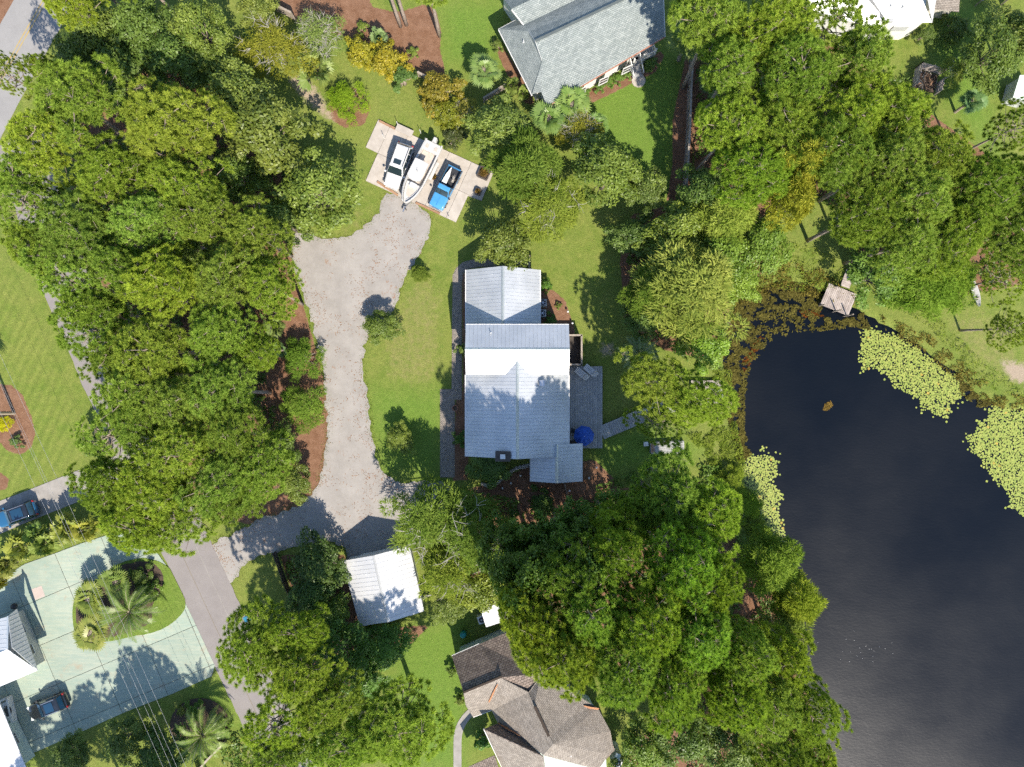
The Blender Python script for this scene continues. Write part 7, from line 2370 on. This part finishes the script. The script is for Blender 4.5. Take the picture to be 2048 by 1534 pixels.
woodW = [[(110, 110), (260, 60), (440, 40), (470, 180), (580, 290), (600, 400), (560, 470), (560, 560), (540, 700), (560, 860), (520, 980), (430, 1010), (340, 900), (260, 740), (200, 560), (150, 420), (120, 260)]]
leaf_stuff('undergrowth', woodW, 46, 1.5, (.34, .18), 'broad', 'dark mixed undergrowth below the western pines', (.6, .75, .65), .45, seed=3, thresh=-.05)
woodE = [[(1390, 60), (1480, 40), (1720, 60), (1850, 200), (1960, 310), (2070, 400), (2070, 560), (1930, 590), (1800, 580), (1700, 520), (1690, 440), (1620, 390), (1560, 440), (1540, 540), (1470, 590), (1440, 700), (1400, 740), (1320, 690), (1270, 640), (1250, 500), (1330, 430), (1390, 400)]]
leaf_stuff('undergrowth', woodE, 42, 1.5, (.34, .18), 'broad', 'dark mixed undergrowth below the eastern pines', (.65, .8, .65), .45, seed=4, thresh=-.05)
woodS = [[(1190, 970), (1300, 930), (1440, 930), (1500, 1010), (1560, 1110), (1600, 1260), (1600, 1400), (1680, 1560), (1380, 1560), (1350, 1440), (1230, 1300), (1120, 1240), (1000, 1200), (960, 1100), (940, 980), (1060, 1000), (1190, 1000)],
         [(570, 1110), (680, 1110), (700, 1240), (850, 1260), (760, 1330), (760, 1420), (700, 1560), (600, 1560), (620, 1400), (600, 1240)],
         [(480, 1450), (560, 1490), (560, 1560), (400, 1560), (440, 1500)]]
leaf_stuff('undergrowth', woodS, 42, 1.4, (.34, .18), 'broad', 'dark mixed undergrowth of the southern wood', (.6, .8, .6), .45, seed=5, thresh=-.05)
bankN = [[(1480, 500), (1560, 480), (1650, 500), (1690, 540), (1760, 600), (1850, 650), (1960, 770), (2060, 810), (2060, 790), (1960, 720), (1860, 620), (1740, 560), (1640, 590), (1540, 575), (1480, 600), (1450, 640)],
         [(1400, 740), (1460, 740), (1475, 860), (1500, 970), (1540, 1060), (1590, 1170), (1540, 1170), (1470, 1020), (1400, 900), (1370, 870), (1420, 860)]]
leaf_stuff('bank_grass', bankN, 120, .7, (.36, .06), 'grass', 'rank yellow green grass on the pond bank', (1.0, 1.05, .9), .6, seed=6, thresh=-.25)
weedP = [[(1440, 700), (1455, 630), (1480, 585), (1540, 560), (1600, 562), (1655, 590), (1640, 630), (1680, 640), (1730, 625), (1745, 660), (1700, 652), (1640, 642), (1580, 650), (1530, 680), (1505, 720), (1492, 790), (1490, 860), (1505, 910), (1480, 930), (1462, 880), (1450, 800)],
         [(1915, 740), (1960, 770), (2000, 810), (1960, 815), (1925, 790)], [(1500, 690), (1560, 650), (1650, 645), (1700, 655), (1640, 662), (1560, 675), (1510, 720)]]
leaf_stuff('pond_weed', weedP, 120, .10, (.30, .17), 'weed', 'brown floating pond weed along the head of the pond', (.95, 1.08, .9), 1.3, flat=True, seed=7, thresh=-.18, fade=4.2, z0=WATER_Z + .015)
leaf_stuff('bank_sedge', [[(1470, 560), (1560, 520), (1650, 540), (1690, 580), (1740, 620), (1640, 600), (1560, 580), (1480, 610), (1450, 680)], [(1760, 630), (1860, 670), (1980, 770), (2060, 800), (2060, 825), (1990, 815), (1930, 775), (1840, 700), (1770, 660)]], 70, .5, (.34, .08), 'weed', 'olive brown sedge at the water line', (1.5, 1.6, 1.1), .7, seed=16, thresh=-.1)
leaf_stuff('red_algae', [[(1488, 720), (1505, 690), (1525, 670), (1530, 680), (1512, 710), (1496, 740), (1484, 760)], [(1600, 622), (1640, 618), (1650, 632), (1610, 634)]], 130, .04, (.22, .12), 'weed', 'rust red algae in the shallow pond corner', (1.3, .62, .45), .9, flat=True, seed=8, thresh=-.3, z0=WATER_Z + .012)
weedf = leaf_stuff('weed_raft', [[(1652, 808), (1664, 802), (1668, 812), (1656, 822), (1648, 820)]], 240, .05, (.22, .1), 'weed', 'small brown raft of weed afloat in open water', (2.2, 1.8, 1.4), .9, flat=True, seed=9, thresh=-.9, z0=WATER_Z + .012)

# tufts along the verges of gravel and lane
gp = np.array(gravel_poly)
rg_ = np.random.default_rng(17)
sel = rg_.integers(0, len(gp), 6500)
C2 = gp[sel] + rg_.normal(size=(6500, 2)) * .22
dpad = sdist(C2, WP(PAD)); dlane = sdist(C2, LANE)
C2 = C2[(dpad < -.1) & (dlane < -.1)]
n = len(C2)
V, F = blades(np.column_stack([C2, np.full(n, .01)]), unit(rg_.normal(size=(n, 3)) * .6 + np.array([0, 0, 1.0])), .16, .05, rg_)
tag(link('verge_grass', np_mesh('verge_grass', V, F, M['grass'], {'var': np.repeat(rg_.uniform(0, 1, n), 3)})), 'ragged grass tufts along the gravel verge', kind='stuff')

# fallen brown needles and leaves on gravel and lane
sel = scatter_in(gravel_poly, 5200)
nz = np.array([mnoise.fractal(Vector((x * .35, y * .35, 4.0)), .8, 2.0, 3) for x, y in sel])
sel = sel[nz > .12 + rg_.uniform(-.25, .25, len(nz))]
n = len(sel)
V, F = leaves(np.column_stack([sel, np.full(n, .04)]), unit(rg_.normal(size=(n, 3)) * .15 + np.array([0, 0, 1.0])), .24, .035, rg_)
o = link('fallen_needles', np_mesh('fallen_needles', V, F, M['weed'], {'var': np.repeat(rg_.uniform(.3, 1, n), 4)}))
o.color = (2.3, 1.25, .9, 1)
tag(o, 'fallen brown needle bundles on the gravel', kind='stuff')


fl_ = np.column_stack([RNG.normal(0, 1, (22, 2)) * np.array([2.2, .8]) + np.array(G(1725, 1300)), np.full(22, WATER_Z + .012)])  # tiny white flecks added to imitate glints on the water
V, F = leaves(fl_, unit(rg_.normal(size=(22, 3)) * .1 + np.array([0, 0, 1.0])), .06, .045, rg_)
o = link('glint_flecks', np_mesh('glint_flecks', V, F, M['white_plastic'])); tag(o, 'scattered white flecks imitating glints on the open pond', kind='stuff')

# ---- lily pads
def pad_mesh(seed, r=.12):
    rg_ = random.Random(seed)
    vs = [(0, 0, 0)]; fs = []
    a0 = .18
    n = 9
    for k in range(n + 1):
        a = a0 + (2 * math.pi - 2 * a0) * k / n
        vs.append((r * math.cos(a), r * math.sin(a), rg_.uniform(0, .012)))
    fs = [(0, k, k + 1) for k in range(1, n + 1)]
    return vs, fs


LILY = [WP([(1728, 650), (1752, 655), (1800, 672), (1836, 690), (1866, 716), (1900, 742), (1932, 765), (1934, 790), (1918, 806), (1896, 818), (1902, 830), (1890, 842), (1872, 826), (1850, 818), (1836, 800), (1812, 782), (1796, 782), (1780, 752), (1752, 738), (1726, 738), (1722, 716)]),
        WP([(1996, 806), (2030, 812), (2090, 822), (2100, 1030), (2048, 1030), (2022, 1016), (2016, 985), (1992, 962), (1974, 930), (1942, 898), (1938, 872), (1968, 846), (1980, 822)]),
        WP([(1500, 912), (1530, 906), (1556, 918), (1558, 945), (1546, 960), (1566, 990), (1562, 1020), (1576, 1070), (1578, 1102), (1540, 1104), (1500, 1060), (1480, 1000), (1476, 940)])]
pts_l = []
for w, n in zip(LILY, (1500, 1900, 950)):
    got = []
    grid = {}
    tries = 0
    cand = scatter_in(jag(resample(w, .5), .5, .8, 6), n * 5); sdl = sdist(cand, w)
    for kk, (x, y) in enumerate(cand):
        r_ = random.choice((.075, .09, .10, .11, .12, .13, .15))
        key = (int(x / .3), int(y / .3)); ok = random.random() < min(1, .12 + max(0, sdl[kk]) / .9 * (.55 + .9 * max(0, .35 + mnoise.noise(Vector((x * 1.1, y * 1.1, 2))))))
        for ax in (-1, 0, 1):
            for ay in (-1, 0, 1):
                for (qx, qy, qr) in grid.get((key[0] + ax, key[1] + ay), ()):
                    if (qx - x) ** 2 + (qy - y) ** 2 < ((qr + r_) * .66) ** 2: ok = False
        if ok:
            grid.setdefault(key, []).append((x, y, r_)); got.append((x, y, r_))
        if len(got) >= n: break
    # strays beyond the rim
    for k in range(45):
        c_ = random.choice(w); got.append((c_[0] + random.gauss(0, .35), c_[1] + random.gauss(0, .35), random.uniform(.09, .14)))
    pts_l += got
random.shuffle(pts_l)
pts_l.sort(key=lambda q: -q[2])
pts_l = [q for q in pts_l if -60 < q[0] < 56 and abs(q[1]) < 43]
wet = inside(np.array([(q[0], q[1]) for q in pts_l]), POND)
pts_l = [q for q, k in zip(pts_l, wet) if k]
PM = []
for s in range(4):
    vs, fs = pad_mesh(s)
    me = np_mesh('lily_pad', vs, fs, M['lily'], {'var': [(.1, .45, .7, 1.0)[s]] * len(vs)})
    PM.append(me)
for k, (x, y, r_) in enumerate(pts_l[:300]):
    o = link('lily_pad', PM[k % 4])
    o.location = (x, y, WATER_Z + .015 + random.uniform(0, .012)); o.rotation_euler = (random.gauss(0, .04), random.gauss(0, .04), random.uniform(0, 6.28))
    o.scale = (r_ / .12, r_ / .12, 1)
    o.color = (1.35, .9, .8, 1) if random.random() < .06 else (1, 1, 1, 1)
    tag(o, 'round yellow green lily pad afloat on the dark pond', 'lily pad', 'lily pads on the pond')
V, F, var = [], [], []
for (x, y, r_) in pts_l[300:]:
    vs, fs = pad_mesh(random.random(), r_)
    a = random.uniform(0, 6.28); b0 = len(V); z_ = WATER_Z + .013 + random.uniform(0, .014)
    tx, ty = random.gauss(0, .05), random.gauss(0, .05)
    V += [(x + v[0] * math.cos(a) - v[1] * math.sin(a), y + v[0] * math.sin(a) + v[1] * math.cos(a), z_ + v[2] + abs(v[0] * tx + v[1] * ty)) for v in vs]
    F += [tuple(i + b0 for i in f) for f in fs]; vv = random.random(); var += [vv] * len(vs)
o = link('lily_pad_mass', np_mesh('lily_pad_mass', V, F, M['lily'], {'var': var}))
tag(o, 'dense rafts of smaller lily pads on the pond', kind='stuff')
